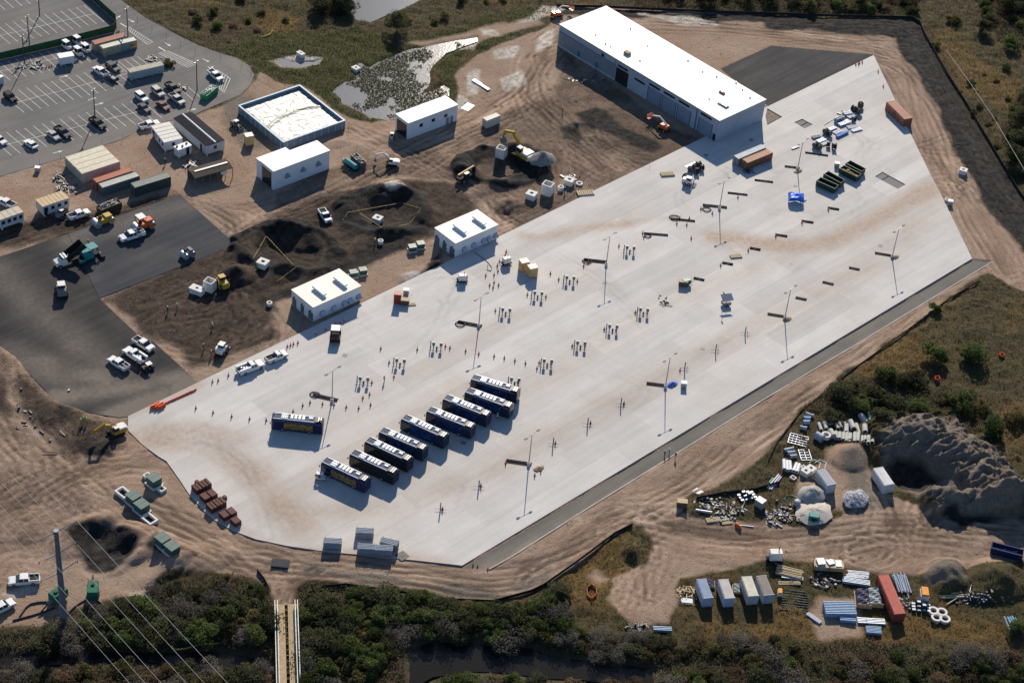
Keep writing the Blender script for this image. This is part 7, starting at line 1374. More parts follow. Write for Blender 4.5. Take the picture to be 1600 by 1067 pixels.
proto('tote', [('body', MB().cbox(-.7,.7,-1.0,1.0,0,1.1,.06), MPW), ('lid', MB().cbox(-.6,.6,-1.0,1.0,1.103,1.6,.06), M('tote_orange', (.65,.25,.03), .5))]); put('tote', 'plastic_tote', at(*Zt(285,620)), YD, 'white box with an orange top beside the dark crates', 'box', s=1.25)
frm = MB()
for a in ((-2.6,2.6,-2.6,-2.45),(-2.6,2.6,2.45,2.6),(-2.6,-2.45,-2.45,2.45),(-.1,.1,-2.45,2.45)): frm.box(*a, 0, .25)
put(proto('lumberframe', [('frame', frm, MTIMB), ('panel', MB().box(-1.2,1.2,-2.3,-1.0,.3,.38), M('panel_white', (.62,.66,.75), .5)), ('load', (lambda b: [b.bx(random.uniform(-2,2),random.uniform(-1,2),.25,random.uniform(.3,1.4),random.uniform(.1,.3),random.uniform(.05,.3),random.uniform(0,3)) for _ in range(40)] and b)(MB()), MTIMB)]), 'scrap_timber_pen', at(*Zr(165,440)), YD, 'pen of scrap timber with a white panel left of the four containers', 'timber pen')
put('tote', 'plastic_tote', at(*Zr(1220,420)), YD, 'orange and red bundle at the foot of the rightmost pale container', 'bundle', s=.7)
put('cov_grey', 'covered_load', at(*Zr(735,370)), YD, 'loose load between the second and third pale containers', 'load', s=.55); put('cov_dark', 'covered_load', at(*Zr(440,310)), YD, 'dark coil load beside the blue-roofed container', 'load', s=.5)
proto('pallet', [('plank', MB().box(-1.2+k*.3,-1.2+k*.3+.2,-.55,.55,.12,.16), MTIMB) for k in range(8)]+[('skid', MB().box(-1.2,1.15,y,y+.1,0,.118), MTIMB) for y in (-.5,0,.4)])
for px, py, lab, s_ in ((*Zq(355,485),'pale pallet, left of two above the haul road',1.2), (*Zq(505,510),'pale pallet, right of two above the haul road',1.0), (1043,273,'timber pallet at the upper slab edge near the spools',1.6), (1150,401,'timber pallet stack right of the middle trenches',1.3), (915,303,'plywood sheet pallet at the mud edge',1.9), (643,476,'pallet beside the portable toilet',.9)): put('pallet', 'pallet', at(px, py), XD+.3, lab, 'pallet', None, s_, s_*1.6)
one('hoop', MB().path([(1.4*math.cos(t),1.4*math.sin(t),.1) for t in np.linspace(0,6.283,20)],.09,5), MPT, at(*Zq(1175,275)), 0, 'grey-green hoop lying left of the sand heap', 'hoop'); one('hoop', MB().path([(1.1*math.cos(t),1.1*math.sin(t),.1) for t in np.linspace(0,6.283,20)],.09,5), MCOND, at(*Zq(1200,515)), 0, 'dark hoop at the lower right of the scrap yard', 'hoop')
one('round_tank', MB().lathe([(.7,0),(.75,.1),(.75,1.3),(.6,1.45)],16), MPG, at(*Zq(1232,330)), 0, 'small round grey tank left of the sand heap', 'tank', smooth=True)
place('compressor', *Zq(1405,490), *Zq(1460,500), 'teal and blue compressor trailer at the right of the scrap yard', 'compressor', 'compressor', 1.1); put('greybox', 'metal_box', at(*Zq(845,340)), RD, 'white and blue cabinet lying in the scrap yard', 'box', s=1.6)
put('barrier', 'plastic_barrier', at(*Zq(620,555)), 0, 'orange barrier standing by the pallets of the scrap yard', 'barrier', s=.9); one('white_board', MB().box(-1.2,1.2,-.8,.8,0,.05), MPW, at(*Zq(215,190)), RD, 'white board lying above the scrap yard', 'board')
def scatter(cx, cy, rx, ry, n, lab, seed, mats=None):
    "loose scrap nobody could count"
    r = random.Random(seed); b = MB(); c = at(cx, cy)
    for k in range(n):
        p = at(cx+r.gauss(0, rx), cy+r.gauss(0, ry)); x, y, z = p[0]-c[0], p[1]-c[1], p[2]-c[2]; t = r.random()
        if t < .55: b.bx(x, y, z, r.uniform(.3,1.5), r.uniform(.15,.6), r.uniform(.05,.45), r.uniform(0,3))
        elif t < .8: a = r.uniform(0,3); l = r.uniform(.5,1.8); b.tube((x-l*math.cos(a),y-l*math.sin(a),z+.15),(x+l*math.cos(a),y+l*math.sin(a),z+r.uniform(.1,.5)),r.uniform(.05,.14),n=5)
        else: b.lathe([(.3,0),(.35,.3),(.2,.5)],7,(x,y,z))
    o = link('debris', b.mesh('debris', mats or MSCR), None, c); tag(o, lab, 'scrap', kind='stuff')
MSCR = bpy.data.materials.new('scrap_mixed'); MSCR.use_nodes = True; N = MSCR.node_tree.nodes; g2 = N.new('ShaderNodeNewGeometry'); vr = N.new('ShaderNodeTexVoronoi'); vr.inputs['Scale'].default_value = .9; MSCR.node_tree.links.new(g2.outputs['Position'], vr.inputs['Vector'])
rp = N.new('ShaderNodeValToRGB'); rp.color_ramp.interpolation = 'CONSTANT'; sc_ = N.new('ShaderNodeSeparateColor'); MSCR.node_tree.links.new(vr.outputs['Color'], sc_.inputs[0]); MSCR.node_tree.links.new(sc_.outputs[0], rp.inputs[0])
rp.color_ramp.elements[0].color = (.06,.06,.06,1); rp.color_ramp.elements[1].position = .25; rp.color_ramp.elements[1].color = (.2,.2,.19,1)
for pos, c in ((.32,(.1,.08,.06,1)),(.5,(.08,.14,.26,1)),(.6,(.03,.03,.035,1)),(.74,(.15,.155,.16,1)),(.86,(.2,.08,.045,1)),(.94,(.5,.5,.48,1))): e = rp.color_ramp.elements.new(pos); e.color = c
MSCR.node_tree.links.new(rp.outputs[0], N['Principled BSDF'].inputs['Base Color'])
for a in ((*Zq(380,310),14,4,38,'loose scrap at the upper side of the scrap yard',1), (*Zq(1080,440),16,7,75,'loose scrap in the right half of the scrap yard',2), (*Zq(520,430),12,5,50,'loose scrap in the middle of the scrap yard',3), (*Zs(330,350),10,5,40,'loose fittings below the storage rack',4), (*Zt(830,620),16,6,90,'scrap heap below the rubble mounds',5), (*Zs(1260,640),6,6,30,'loose fittings between red container and dark crates',6), (1321,182,9,5,28,'loose fittings among the conduit bundles on the upper slab',7), (1036,470,5,3,16,'pile of pipe fittings at the last middle row charger',8), (890,278,5,3,26,'pile of pipe fittings beside the precast boxes',9), (52,104,9,3,40,'pallets of rubbish under the light pole in the lot',10), (285,137,6,2,24,'scrap pieces on the parking lot beside the dark pickup',11), (238,92,6,2,20,'junk behind the long site trailer',12), (300,258,8,3,26,'loose gear behind the work shed',13), (105,295,9,4,50,'loose gear along the ochre-roofed trailer',14), (1000,980,8,2,18,'odds and ends at the thicket edge',15), (920,100+25,14,5,22,'rubbish in the shade of the maintenance hall',16), (1170,268,5,2,14,'gear in front of the brown container',17), (60,655,30,25,16,'survey stakes and stones in the left mud field',18), (95,280,6,4,26,'loose gear left of the cream container block',19)): scatter(*a)
# conduit bundles on the upper slab
Zu = lambda x, y: (1200+x/7.26, 140+y/7.26)
for k, (a, b, n_, m_, r, mt, lab) in enumerate((((855,290),(945,275),5,2,.14,MPS,'silver conduit bundle, farthest on the upper slab'), ((905,325),(1000,290),5,1,.14,MPW,'white conduit bundle behind the grey pipe pair'), ((760,375),(850,340),2,2,.3,MPG,'pair of grey pipes on the upper slab'), ((800,415),(920,370),6,2,.13,MPS,'silver conduit bundle right of the grey pipe pair'), ((900,440),(1010,425),5,1,.14,MPW,'white conduit bundle nearest the terracotta container'), ((950,480),(1060,450),4,1,.14,MPS,'thin conduit bundle at the right of the laydown group'), ((690,465),(770,435),4,1,.13,MPS,'short conduit bundle in the middle of the laydown group'), ((750,505),(830,470),5,1,.13,MPW,'white conduit bundle above the blue bundle'), ((778,550),(900,490),3,2,.14,M('pipe_brightblue', (.03,.2,.62), .4),'bright blue pipe bundle on the upper slab'), ((500,555),(590,535),3,1,.2,MPG,'grey frame bundle left of the group'), ((560,600),(650,565),5,1,.13,MPS,'conduit bundle between the frame bundle and the spools'), ((610,635),(690,600),4,1,.13,MPW,'white conduit bundle above the spools'), ((635,405),(800,305),2,1,.05,MPW,'long thin white conduit lying on the slab'), ((270,680),(350,650),3,1,.1,MPS,'thin conduits at the foot of the pole near the hall'))): bundle(Zu(*a), Zu(*b), n_, m_, r, mt, lab)
MSP = M('spool_black', (.025,.025,.028), .6)
MFL = M('spool_flange', (.1,.095,.085), .8, var=.4)
proto('spool', [('flange', MB().tube((0,-.45,.75),(0,-.37,.75),.75,n=18), MFL), ('flange', MB().tube((0,.37,.75),(0,.45,.75),.75,n=18), MFL), ('winding', MB().tube((0,-.37,.75),(0,.37,.75),.6,n=16), MSP)])
SPL = [(*Zu(1045,205),'black cable spool, farthest of the spools'), (*Zu(965,240),'cable spool second farthest'), (*Zu(1020,275),'cable spool right of the second farthest'), (*Zu(970,365),'pale cable spool among the conduit bundles'), (*Zu(650,505),'yellowish cable spool in the middle of the group'), (*Zu(690,530),'cable spool beside the yellowish one'), (*Zu(530,660),'cable spool, left of four at the near end'), (*Zu(575,680),'cable spool second of four at the near end'), (*Zu(680,650),'brown cable spool, third of four at the near end'), (*Zu(745,675),'cable spool, right of four at the near end'),
       (1078,268,'spool at the left of the black spool group by the slab edge'), (1085,264,'spool second in the group by the slab edge'), (1091,262,'spool third in the group by the slab edge'), (1088,271,'spool in front in the group by the slab edge'), (1096,266,'spool at the right of the group by the slab edge'), (1071,281,'spool behind the orange machine'), (1118,130+45-30,'spool at the wall of the maintenance hall')]
for k, (px, py, lab) in enumerate(SPL[:-1]): put('spool', 'cable_spool', at(px, py), random.uniform(0,3), lab, 'cable spool', 'cable spools on the upper slab', random.uniform(1.0,1.3))
place('skid_white', 1074, 288, 1082, 290, 'orange and white compact machine beside the black spools', 'compact_machine', 'machine', 1.1); one('white_sheet', MB().box(-2,2,-.45,.45,0,.1), MPW, at(1079,258), ang((1073,261),(1086,255), SLAB), 'white sheet lying flat on the slab near the hall shadow', 'sheet')
one('hose', MB().path([(x,y,.08) for x,y in [tuple(Vector(G(px,py,SLAB))-Vector(G(760,400,SLAB))) for px,py in ((742,395),(752,402),(762,410),(768,418),(767,424),(761,422),(762,414))]],.07,5), MCOND, (*G(760,400,SLAB), SLAB+.0), 0, 'black hose curling from the small equipment building onto the slab', 'hose')
# ------------------------------------------------------------------ pumps, transmission pole, wires, bridge
proto('pump', [('housing', MB().cbox(-1.7,1.2,-.9,.9,.5,2.1,.1), paint('pump_green', (.02,.13,.08))), ('control_panel', MB().bx(.2,0,2.1,.5,.5,.25), MDARK), ('pump_head', MB().tube((1.2,0,.9),(2.1,0,.9),.35,n=12), MACHG), ('suction_pipe', MB().tube((2.0,0,.8),(4.2,.3,.2),.14), MCOND)]+wheels((-.3,), 2.0, .4, .25))
place('pump', 146, 928, 147, 915, 'green pump trailer right of the transmission pole', 'pump_trailer', 'pump', 1.2); place('pump', 90, 938, 80, 945, 'green pump trailer behind the transmission pole', 'pump_trailer', 'pump', 1.2)
for pts, lab in (([(84,940),(48,944),(30,965)],'black suction hose leaving the left pump trailer'), ([(86,950),(50,962),(20,970)],'black suction hose below the first'), ([(138,935),(110,955),(95,985),(60,1010),(30,1025)],'long black hose running down to the ditch'), ([(152,938),(165,950),(164,965)],'short black hose right of the right pump trailer')):
    w_ = [at(*p) for p in pts]; c = w_[0]; b = MB(); q = crom([(p[0]-c[0], p[1]-c[1]) for p in w_], 1.2); b.path([(p.x, p.y, samp(HGT, p.x+c[0], p.y+c[1])-c[2]+.18) for p in q], .16, 6); one('suction_hose', b, MCOND, c, 0, lab, 'hose')
TB = at(101,976); TH = hpx((101,976),(86.5,829), TB[2]); AD = ang((63,842),(111,817), TB[2]+TH); WD = ang((104,828),(345,1085), TB[2]+TH*.9)
MTP = M('pole_steel', (.16,.19,.22), .5, metal=.3, var=.12)
ps = [('shaft', MB().tube((0,0,-.5),(0,0,TH),.75,.42,n=14), MTP), ('cap', MB().lathe([(.5,TH),(.5,TH+.1)],14), MPG)]
arms = []
for z, l0, l1 in ((TH-.2,4.6,4.6),(TH-6,4.2,4.2),(TH-11,4.2,4.0)):
    for s_, l in ((-1,l0),(1,l1)):
        e_ = (s_*l*math.cos(AD), s_*l*math.sin(AD), z+(.5 if z < TH-1 else .0)); ps.append(('cross_arm', MB().tube((0,0,z),e_,.14,.07,n=7), MTP, [('insulator', MB().tube(e_,(e_[0],e_[1],e_[2]-.6),.09,n=7), MDARK)])); arms.append((e_[0],e_[1],e_[2]-.6 if z < TH-1 else e_[2]))
put(proto('tpole', ps), 'transmission_pole', TB, 0, 'tall grey steel transmission pole at the lower left', 'utility pole')
MWIRE = M('wire', (.33,.33,.35), .5)
for k, a in enumerate(arms):
    b = MB(); pts = []
    for t in np.linspace(-150, 150, 41): pts.append((a[0]+math.cos(WD)*t, a[1]+math.sin(WD)*t, a[2]-.9*(1-((abs(t)-75)/75)**2)))
    b.path(pts, .035, 4); one('power_line', b, MWIRE, TB, 0, ('upper','upper','middle','middle','lower','lower')[k]+' overhead wire on the '+('left' if k % 2 == 0 else 'right')+' arm of the transmission pole', 'wire', 'wires of the transmission pole')
# bridge
bz = .55; A, B = Vector(G(447,944,bz)), Vector(G(450.6,1067,bz)); dB = (B-A).normalized(); LB = (B-A).length+25; yB = math.atan2(dB.y, dB.x); WBr = dist((429,1000),(469,1000), bz)
ps = []; MDK = M('bridge_timber', (.42,.32,.19), .8, var=.2, scale=1.5); MTS = M('bridge_steel', (.42,.45,.44), .5, metal=.2, var=.1)
for s_ in (-1, 1):
    for k in range(5): ps.append(('plank', MB().box(0,LB,s_*1.2+(k-2)*.36-.17,s_*1.2+(k-2)*.36+.17,0,.1), MDK))
for k in range(int(LB/1.5)): ps.append(('cross_beam', MB().box(k*1.5,k*1.5+.16,-WBr/2-.25,WBr/2+.25,-.35,-.02), M('beam_dark', (.12,.1,.08), .7)))
for s_ in (-1, 1):
    for o in (0,.55):
        y = s_*(WBr/2-.25-o*.9); tr_ = [('top_chord', MB().box(0,LB,y-.07,y+.07,1.25,1.4), MTS), ('bottom_chord', MB().box(0,LB,y-.07,y+.07,-.02,.12), MTS)]
        br = MB()
        for k in range(int(LB/1.5)): x = k*1.5; br.box(x,x+.1,y-.05,y+.05,.12,1.25); br.tube((x,y,.1),(x+1.5,y,1.3),.05,n=4); br.tube((x+1.5,y,.1),(x,y,1.3),.05,n=4)
        ps += tr_+[('bracing', br, MTS)]
put(proto('bridge', ps), 'panel_bridge', (A.x, A.y, bz), yB, 'steel panel bridge with two timber runways crossing the creek', 'bridge')
one('ground_cable', MB().path([(p.x-G(1550,180)[0], p.y-G(1550,180)[1], 6.0) for p in crom([G(1478,78,6),G(1550,180,6),G(1640,335,6)], 20)],.06,5), MWIRE, (*G(1550,180), 0), 0, 'thin pale overhead cable along the grassland at the right', 'cable')
# yellow booms on the creek
for pts, lab in (([(268,1010),(273,1016),(290,1014),(310,1008),(330,1008),(370,998)],'yellow floating boom in the creek left of the bridge'), ([(473,1024),(485,1028),(500,1020),(530,1016),(558,1011)],'yellow floating boom right of the bridge'), ([(408,60),(420,57),(426,48)],'yellow floating boom near the marsh pond')):
    w_ = [G(*p, -.3) for p in pts]; c = w_[0]; b = MB().path([(p.x-c[0], p.y-c[1], .3+.1*math.sin(i)) for i, p in enumerate(crom(w_, 1.))], .16, 6); one('turbidity_boom', b, M('boom_yellow', (.55,.38,.08), .5), (*c, -.3), 0, lab, 'boom')
# headwall boxes in the marsh
put('pc_lid', 'concrete_outlet', at(556,112), RD, 'pale concrete outlet structure at the marsh pond bank', 'outlet', s=.9); put('pc_long', 'concrete_outlet', at(470,88), RD, 'dark culvert outlet above the white sand patch', 'outlet', s=.8)
one('wrapped_panels', MB().box(-3.4,-.2,-.6,.6,0,.4).box(-.3,3.2,-.5,.4,0,.35), MPW, at(752,134), ang((742,127),(766,142)), 'white wrapped panels lying on the sand beside the pond', 'panels'); one('white_slab', MB().box(-1.8,1.8,-1.2,1.2,0,.15), MPW, at(731,168), .3, 'white slab at the corner of the fuel bay', 'slab')
# ------------------------------------------------------------------ people
def person_mesh():
    me_ = bpy.data.meshes.new('person'); P_ = [(0,0,.95),(0,0,1.2),(0,0,1.42),(0,.02,1.52),(0,.03,1.68),(-.1,0,.9),(-.11,.03,.48),(-.12,0,.06),(-.12,.14,.03),(.1,0,.9),(.12,.1,.5),(.13,.02,.06),(.13,.16,.03),(-.2,0,1.4),(-.27,.0,1.12),(-.24,.16,.92),(-.23,.2,.85),(.2,0,1.4),(.27,.03,1.13),(.22,.2,.98),(.2,.25,.93)]
    E_ = [(0,1),(1,2),(2,3),(3,4),(0,5),(5,6),(6,7),(7,8),(0,9),(9,10),(10,11),(11,12),(2,13),(13,14),(14,15),(15,16),(2,17),(17,18),(18,19),(19,20)]
    R_ = [.15,.14,.16,.06,.1,.1,.075,.05,.05,.1,.075,.05,.05,.07,.05,.04,.045,.07,.05,.04,.045]
    me_.from_pydata(P_, E_, []); o = bpy.data.objects.new('person_tmp', me_); COL.objects.link(o); o.modifiers.new('s', 'SKIN'); o.modifiers.new('u', 'SUBSURF').levels = 1
    for v_, r in zip(me_.skin_vertices[0].data, R_): v_.radius = (r, r*.8)
    me_.skin_vertices[0].data[0].use_root = True
    dg = bpy.context.evaluated_depsgraph_get(); m2 = bpy.data.meshes.new_from_object(o.evaluated_get(dg)); bpy.data.objects.remove(o); m2.materials.append(M('work_clothes', (.06,.065,.08), .8, var=.2)); return m2
PM = person_mesh()
for key, col in (('lime', (.35,.55,.03)), ('orange', (.7,.14,.03)), ('white', (.6,.6,.58)), ('dark', (.05,.06,.09))):
    PROTO['man_'+key] = [('body', PM, []), ('vest', MB().lathe([(.19,.92),(.2,1.1),(.21,1.3),(.17,1.45)],10).mesh('vest', M('vest_'+key, col, .7)), []), ('hard_hat', MB().lathe([(.16,1.7),(.15,1.76),(.09,1.84),(.02,1.86)],10,(0,.03,0)).mesh('hard_hat', M('hat_white', (.7,.68,.6), .5)), [])]
for px, py, col, lab in ((127,663,'lime','worker in a lime vest, left of the group of three in the dirt field'), (131,660,'lime','worker in a lime vest, middle of the group of three in the dirt field'), (135.5,662,'lime','worker in a lime vest, right of the group of three in the dirt field'), (318,546,'orange','worker in an orange vest left of the white skid steer'), (330,556,'orange','worker in orange right beside the white skid steer'), (262,488,'dark','worker in dark clothes on the graded soil'), (277,483,'lime','worker in a lime vest on the graded soil'), (332,513,'white','worker in white in the soil field'), (157,403,'lime','worker in a lime vest standing apart behind the paver'), (152,393,'lime','worker at the right side of the paver screed'), (143,388,'dark','worker in dark clothes behind the paver'), (147,398,'lime','worker walking beside the paver'), (138,383,'orange','worker standing at the back of the paver'), (126,386,'orange','worker in red at the far side of the dump truck'),
        (402,421,'lime','worker in lime, left of two at the white precast box'), (406,420,'lime','worker in lime, right of two at the white precast box'), (600,596,'orange','worker in orange among the chargers'), (1038,713,'dark','worker at the kerb, left of three'), (1045,709,'white','worker at the kerb, middle of three'), (1055,716,'dark','worker at the kerb, right of three'), (494,749,'orange','worker in orange at the front of the lowest bus'), (777,655,'white','worker in white between the upper buses'), (586,381,'lime','worker in yellow below the round excavation'), (882,301,'dark','worker in dark clothes beside the dark-sided ring'), (135,342,'lime','worker in lime beside the white pickup at the dumpster'), (258,407-150,'dark','worker behind the green container'), (879,176,'orange','worker in orange at the string line fence')):
    put('man_'+col, 'person', at(px, py), random.uniform(0,6.28), lab, 'person', 'site workers', 1.0)
put('cart', 'service_cart', at(500.5,748), XD, 'small grey service cart beside the lowest bus', 'cart', s=.9)
# ------------------------------------------------------------------ vegetation
def leafmat(name, c1, c2, sc=.5, rnd=.35, c3=None):
    m = bpy.data.materials.new(name); m.use_nodes = True; N = m.node_tree.nodes; L = m.node_tree.links; b = N['Principled BSDF']; b.inputs['Roughness'].default_value = .75; b.inputs['Specular IOR Level'].default_value = .2
    g = N.new('ShaderNodeNewGeometry'); n = N.new('ShaderNodeTexNoise'); n.inputs['Scale'].default_value = sc; n.inputs['Detail'].default_value = 6; n.inputs['Roughness'].default_value = .7; L.new(g.outputs['Position'], n.inputs['Vector'])
    r = N.new('ShaderNodeMapRange'); r.inputs[1].default_value = .36; r.inputs[2].default_value = .64; L.new(n.outputs[0], r.inputs[0])
    mx = N.new('ShaderNodeMix'); mx.data_type = 'RGBA'; L.new(r.outputs[0], mx.inputs[0]); mx.inputs[6].default_value = (*c1, 1); mx.inputs[7].default_value = (*c2, 1); last = mx.outputs[2]
    if c3:
        n2 = N.new('ShaderNodeTexNoise'); n2.inputs['Scale'].default_value = .06; n2.inputs['Detail'].default_value = 3; L.new(g.outputs['Position'], n2.inputs['Vector']); r2 = N.new('ShaderNodeMapRange'); r2.inputs[1].default_value = .45; r2.inputs[2].default_value = .6; L.new(n2.outputs[0], r2.inputs[0])
        m3_ = N.new('ShaderNodeMix'); m3_.data_type = 'RGBA'; L.new(r2.outputs[0], m3_.inputs[0]); L.new(last, m3_.inputs[6]); m3_.inputs[7].default_value = (*c3, 1); last = m3_.outputs[2]
    if rnd:
        oi = N.new('ShaderNodeObjectInfo'); r3 = N.new('ShaderNodeMapRange'); r3.inputs[3].default_value = 1-rnd; r3.inputs[4].default_value = 1+rnd; L.new(oi.outputs['Random'], r3.inputs[0])
        v1 = N.new('ShaderNodeVectorMath'); v1.operation = 'SCALE'; L.new(last, v1.inputs[0]); L.new(r3.outputs[0], v1.inputs['Scale']); last = v1.outputs[0]
    L.new(last, b.inputs['Base Color']); tl = N.new('ShaderNodeBsdfTranslucent'); L.new(last, tl.inputs[0]); ms = N.new('ShaderNodeMixShader'); ms.inputs[0].default_value = .42; L.new(b.outputs[0], ms.inputs[1]); L.new(tl.outputs[0], ms.inputs[2]); L.new(ms.outputs[0], N['Material Output'].inputs[0]); return m
def quads(name, c, size, mat, seed, flat=0., asp=.6):
    "many leaf-sized faces at centres c"
    r = np.random.default_rng(seed); n = len(c); d = r.normal(size=(n, 3)); d[:,2] *= 1-flat; d /= np.linalg.norm(d, axis=1)[:,None]; e = np.cross(d, r.normal(size=(n, 3))); e /= np.linalg.norm(e, axis=1)[:,None]
    s = (size*r.uniform(.6, 1.4, n))[:,None]; a = d*s; b = e*s*asp; v_ = np.stack([c-a, c+b*.9, c+a, c-b*.9], 1).reshape(-1, 3).astype(np.float32)
    me_ = bpy.data.meshes.new(name); me_.vertices.add(4*n); me_.vertices.foreach_set('co', v_.ravel()); me_.loops.add(4*n); me_.loops.foreach_set('vertex_index', np.arange(4*n, dtype=np.int32)); me_.polygons.add(n); me_.polygons.foreach_set('loop_start', np.arange(0, 4*n, 4, dtype=np.int32)); me_.update(calc_edges=True); me_.materials.append(mat); return me_
MBARK = M('bark', (.07,.055,.04), .9, var=.2)
def plant(key, mat, R_, H, n, lobes, leaf, seed, trunk=.3, sparse=.45, base=.15):
    r = np.random.default_rng(seed); lc = []
    for k in range(lobes):
        a = r.uniform(0, 6.283); q = r.uniform(.1, .78)*R_; z = r.uniform(base+.15, .82)*H; lc.append((q*math.cos(a), q*math.sin(a), z*(1-.35*(q/R_)**2)))
    lc = np.array(lc); w_ = r.dirichlet(np.ones(lobes)*2.2); pick = r.choice(lobes, n, p=w_); rad = r.uniform(.22, sparse, lobes)*R_
    d = r.normal(size=(n, 3)); d /= np.linalg.norm(d, axis=1)[:,None]; c = lc[pick]+d*(rad[pick]*r.uniform(.55, 1.08, n)**.6)[:,None]*np.array([1, 1, .8]); c[:,2] = np.maximum(c[:,2], .06)
    tb = MB(); tb.tube((0,0,-.3),(0,0,H*.45),.09*trunk*3,.04*trunk*3,n=6)
    for k in range(min(5, lobes)): tb.tube((0,0,H*.2+.1*k),tuple(lc[k]),.05*trunk*3,.015,n=5)
    PROTO[key] = [('trunk', tb.mesh('trunk', MBARK), []), ('crown', quads('crown', c, leaf, mat, seed), [])]
LG = leafmat('leaf_green', (.062,.09,.024), (.12,.145,.045), .7); LD = leafmat('leaf_dark', (.055,.062,.03), (.11,.112,.052), .6); LB = leafmat('leaf_brown', (.115,.082,.05), (.19,.125,.075), .6); LO = leafmat('leaf_olive', (.085,.082,.03), (.16,.132,.052), .6); LGY = leafmat('twig_grey', (.12,.108,.09), (.19,.168,.14), .7)
for k in range(3):
    plant('sg%d' % k, LG, 2.6, 2.8, 2600, 15, .17, 10+k); plant('sd%d' % k, LD, 3.2, 2.9, 3000, 18, .18, 20+k); plant('sb%d' % k, LB, 2.4, 1.6, 1700, 13, .15, 30+k); plant('so%d' % k, LO, 2.4, 1.9, 1900, 14, .16, 40+k); plant('sw%d' % k, LGY, 3.0, 2.4, 2200, 16, .14, 50+k, sparse=.55); plant('st%d' % k, LD, 3.4, 6.0, 4000, 24, .19, 60+k, .6)
def inside(pts, n, seed, md):
    w_ = GP(pts); r = random.Random(seed); xs = [p[0] for p in w_]; ys = [p[1] for p in w_]; out = []; tr_ = 0
    while len(out) < n and tr_ < n*80:
        tr_ += 1; p = (r.uniform(min(xs), max(xs)), r.uniform(min(ys), max(ys)))
        if inpoly(*p, w_) and all((p[0]-q[0])**2+(p[1]-q[1])**2 > md*md for q in out): out.append(p)
    return out
def wood(pts, n, kinds, seed, label, name, cat, group, md=2.6, s0=.7, s1=1.3):
    r = random.Random(seed)
    for x, y in inside(pts, n, seed, md):
        k = r.choice(kinds); s_ = r.uniform(s0, s1); t = (s_-s0)/(s1-s0)
        put(k+str(r.randrange(3)), name, (x, y, samp(HGT, x, y)-.15), r.uniform(0, 6.28), ('small ' if t < .33 else 'large ' if t > .67 else 'middling ')+{'sd': 'dark green', 'sw': 'grey twiggy', 'sg': 'bright green', 'sb': 'rust-brown', 'so': 'olive', 'st': 'tall dark'}[k]+' '+label, cat, group, s_)
T_ = 'shrubs in the thicket '
wood([(120,975),(230,930),(330,908),(400,922),(420,950),(426,1000),(330,1005),(200,1005),(60,1010)], 50, ['sd','sw','sd','so','sg'], 1, 'shrub in the thicket left of the bridge', 'shrub', 'shrub', T_+'left of the bridge', 2.3)
wood([(-60,1042),(425,1052),(428,1082),(-30,1082)], 30, ['sd','so','sb','sw'], 2, 'shrub on the near bank left of the bridge', 'shrub', 'shrub', T_+'on the near bank left of the bridge', 2.4)
wood([(476,960),(492,934),(560,925),(700,948),(800,958),(862,945),(900,985),(840,1005),(760,998),(680,995),(630,1005),(560,1075),(476,1080)], 86, ['sd','sg','sd','sw','sg','so'], 3, 'shrub in the thicket right of the bridge', 'shrub', 'shrub', T_+'right of the bridge', 2.2)
wood([(860,985),(1000,995),(1100,1005),(1250,1005),(1250,1030),(1050,1030),(960,1028),(880,1010)], 36, ['sb','sd','so','sw'], 4, 'shrub at the upper bank of the creek', 'shrub', 'shrub', T_+'at the upper creek bank', 2.2, .6, 1.1)
wood([(700,1062),(850,1062),(1010,1068),(1200,1035),(1620,1025),(1620,1082),(700,1082)], 56, ['sd','so','sb','sg','sw'], 5, 'shrub along the lower edge of the photo right of the creek', 'shrub', 'shrub', T_+'along the lower right edge', 2.6)
wood([(1000,-26),(1430,-26),(1430,20),(1310,19),(1150,13),(1000,4)], 56, ['sg','so','st','sd','sb'], 6, 'tree in the belt beyond the upper silt fence', 'tree', 'tree', 'trees beyond the upper silt fence', 2.6, .6, 1.1)
wood([(1560,215),(1600,150),(1660,150),(1660,345),(1625,320),(1590,270)], 34, ['st','sd','sg'], 7, 'tree in the wood at the right edge', 'tree', 'tree', 'trees of the wood at the right edge', 2.8, .7, 1.2)
wood([(1520,-20),(1660,-20),(1660,90),(1600,60),(1545,40)], 30, ['st','sg','sd','so'], 8, 'tree in the upper right corner wood', 'tree', 'tree', 'trees of the upper right corner', 3.2, .6, 1.1)
wood([(488,-26),(546,-26),(546,26),(520,34),(492,24)], 14, ['st','sd'], 9, 'tree left of the retention pond', 'tree', 'tree', 'trees left of the retention pond', 2.4, .7, 1.1)
wood([(590,40),(660,20),(740,-10),(800,-26),(860,-26),(860,2),(760,10),(640,55)], 14, ['so','sg','sb'], 10, 'shrub right of the retention pond', 'shrub', 'shrub', 'shrubs right of the retention pond', 3., .5, .9)
wood([(320,-26),(480,-26),(480,20),(420,50),(330,55),(280,20)], 16, ['sb','so','sg'], 11, 'shrub in the grassland above the parking lot', 'shrub', 'shrub', 'shrubs above the parking lot', 3.5, .45, .85)
wood([(1450,70),(1540,60),(1600,120),(1560,190),(1600,300),(1560,240),(1490,130)], 12, ['so','sb','sg'], 12, 'bush in the golden grassland at the right', 'shrub', 'shrub', 'bushes in the golden grassland', 4., .35, .7)
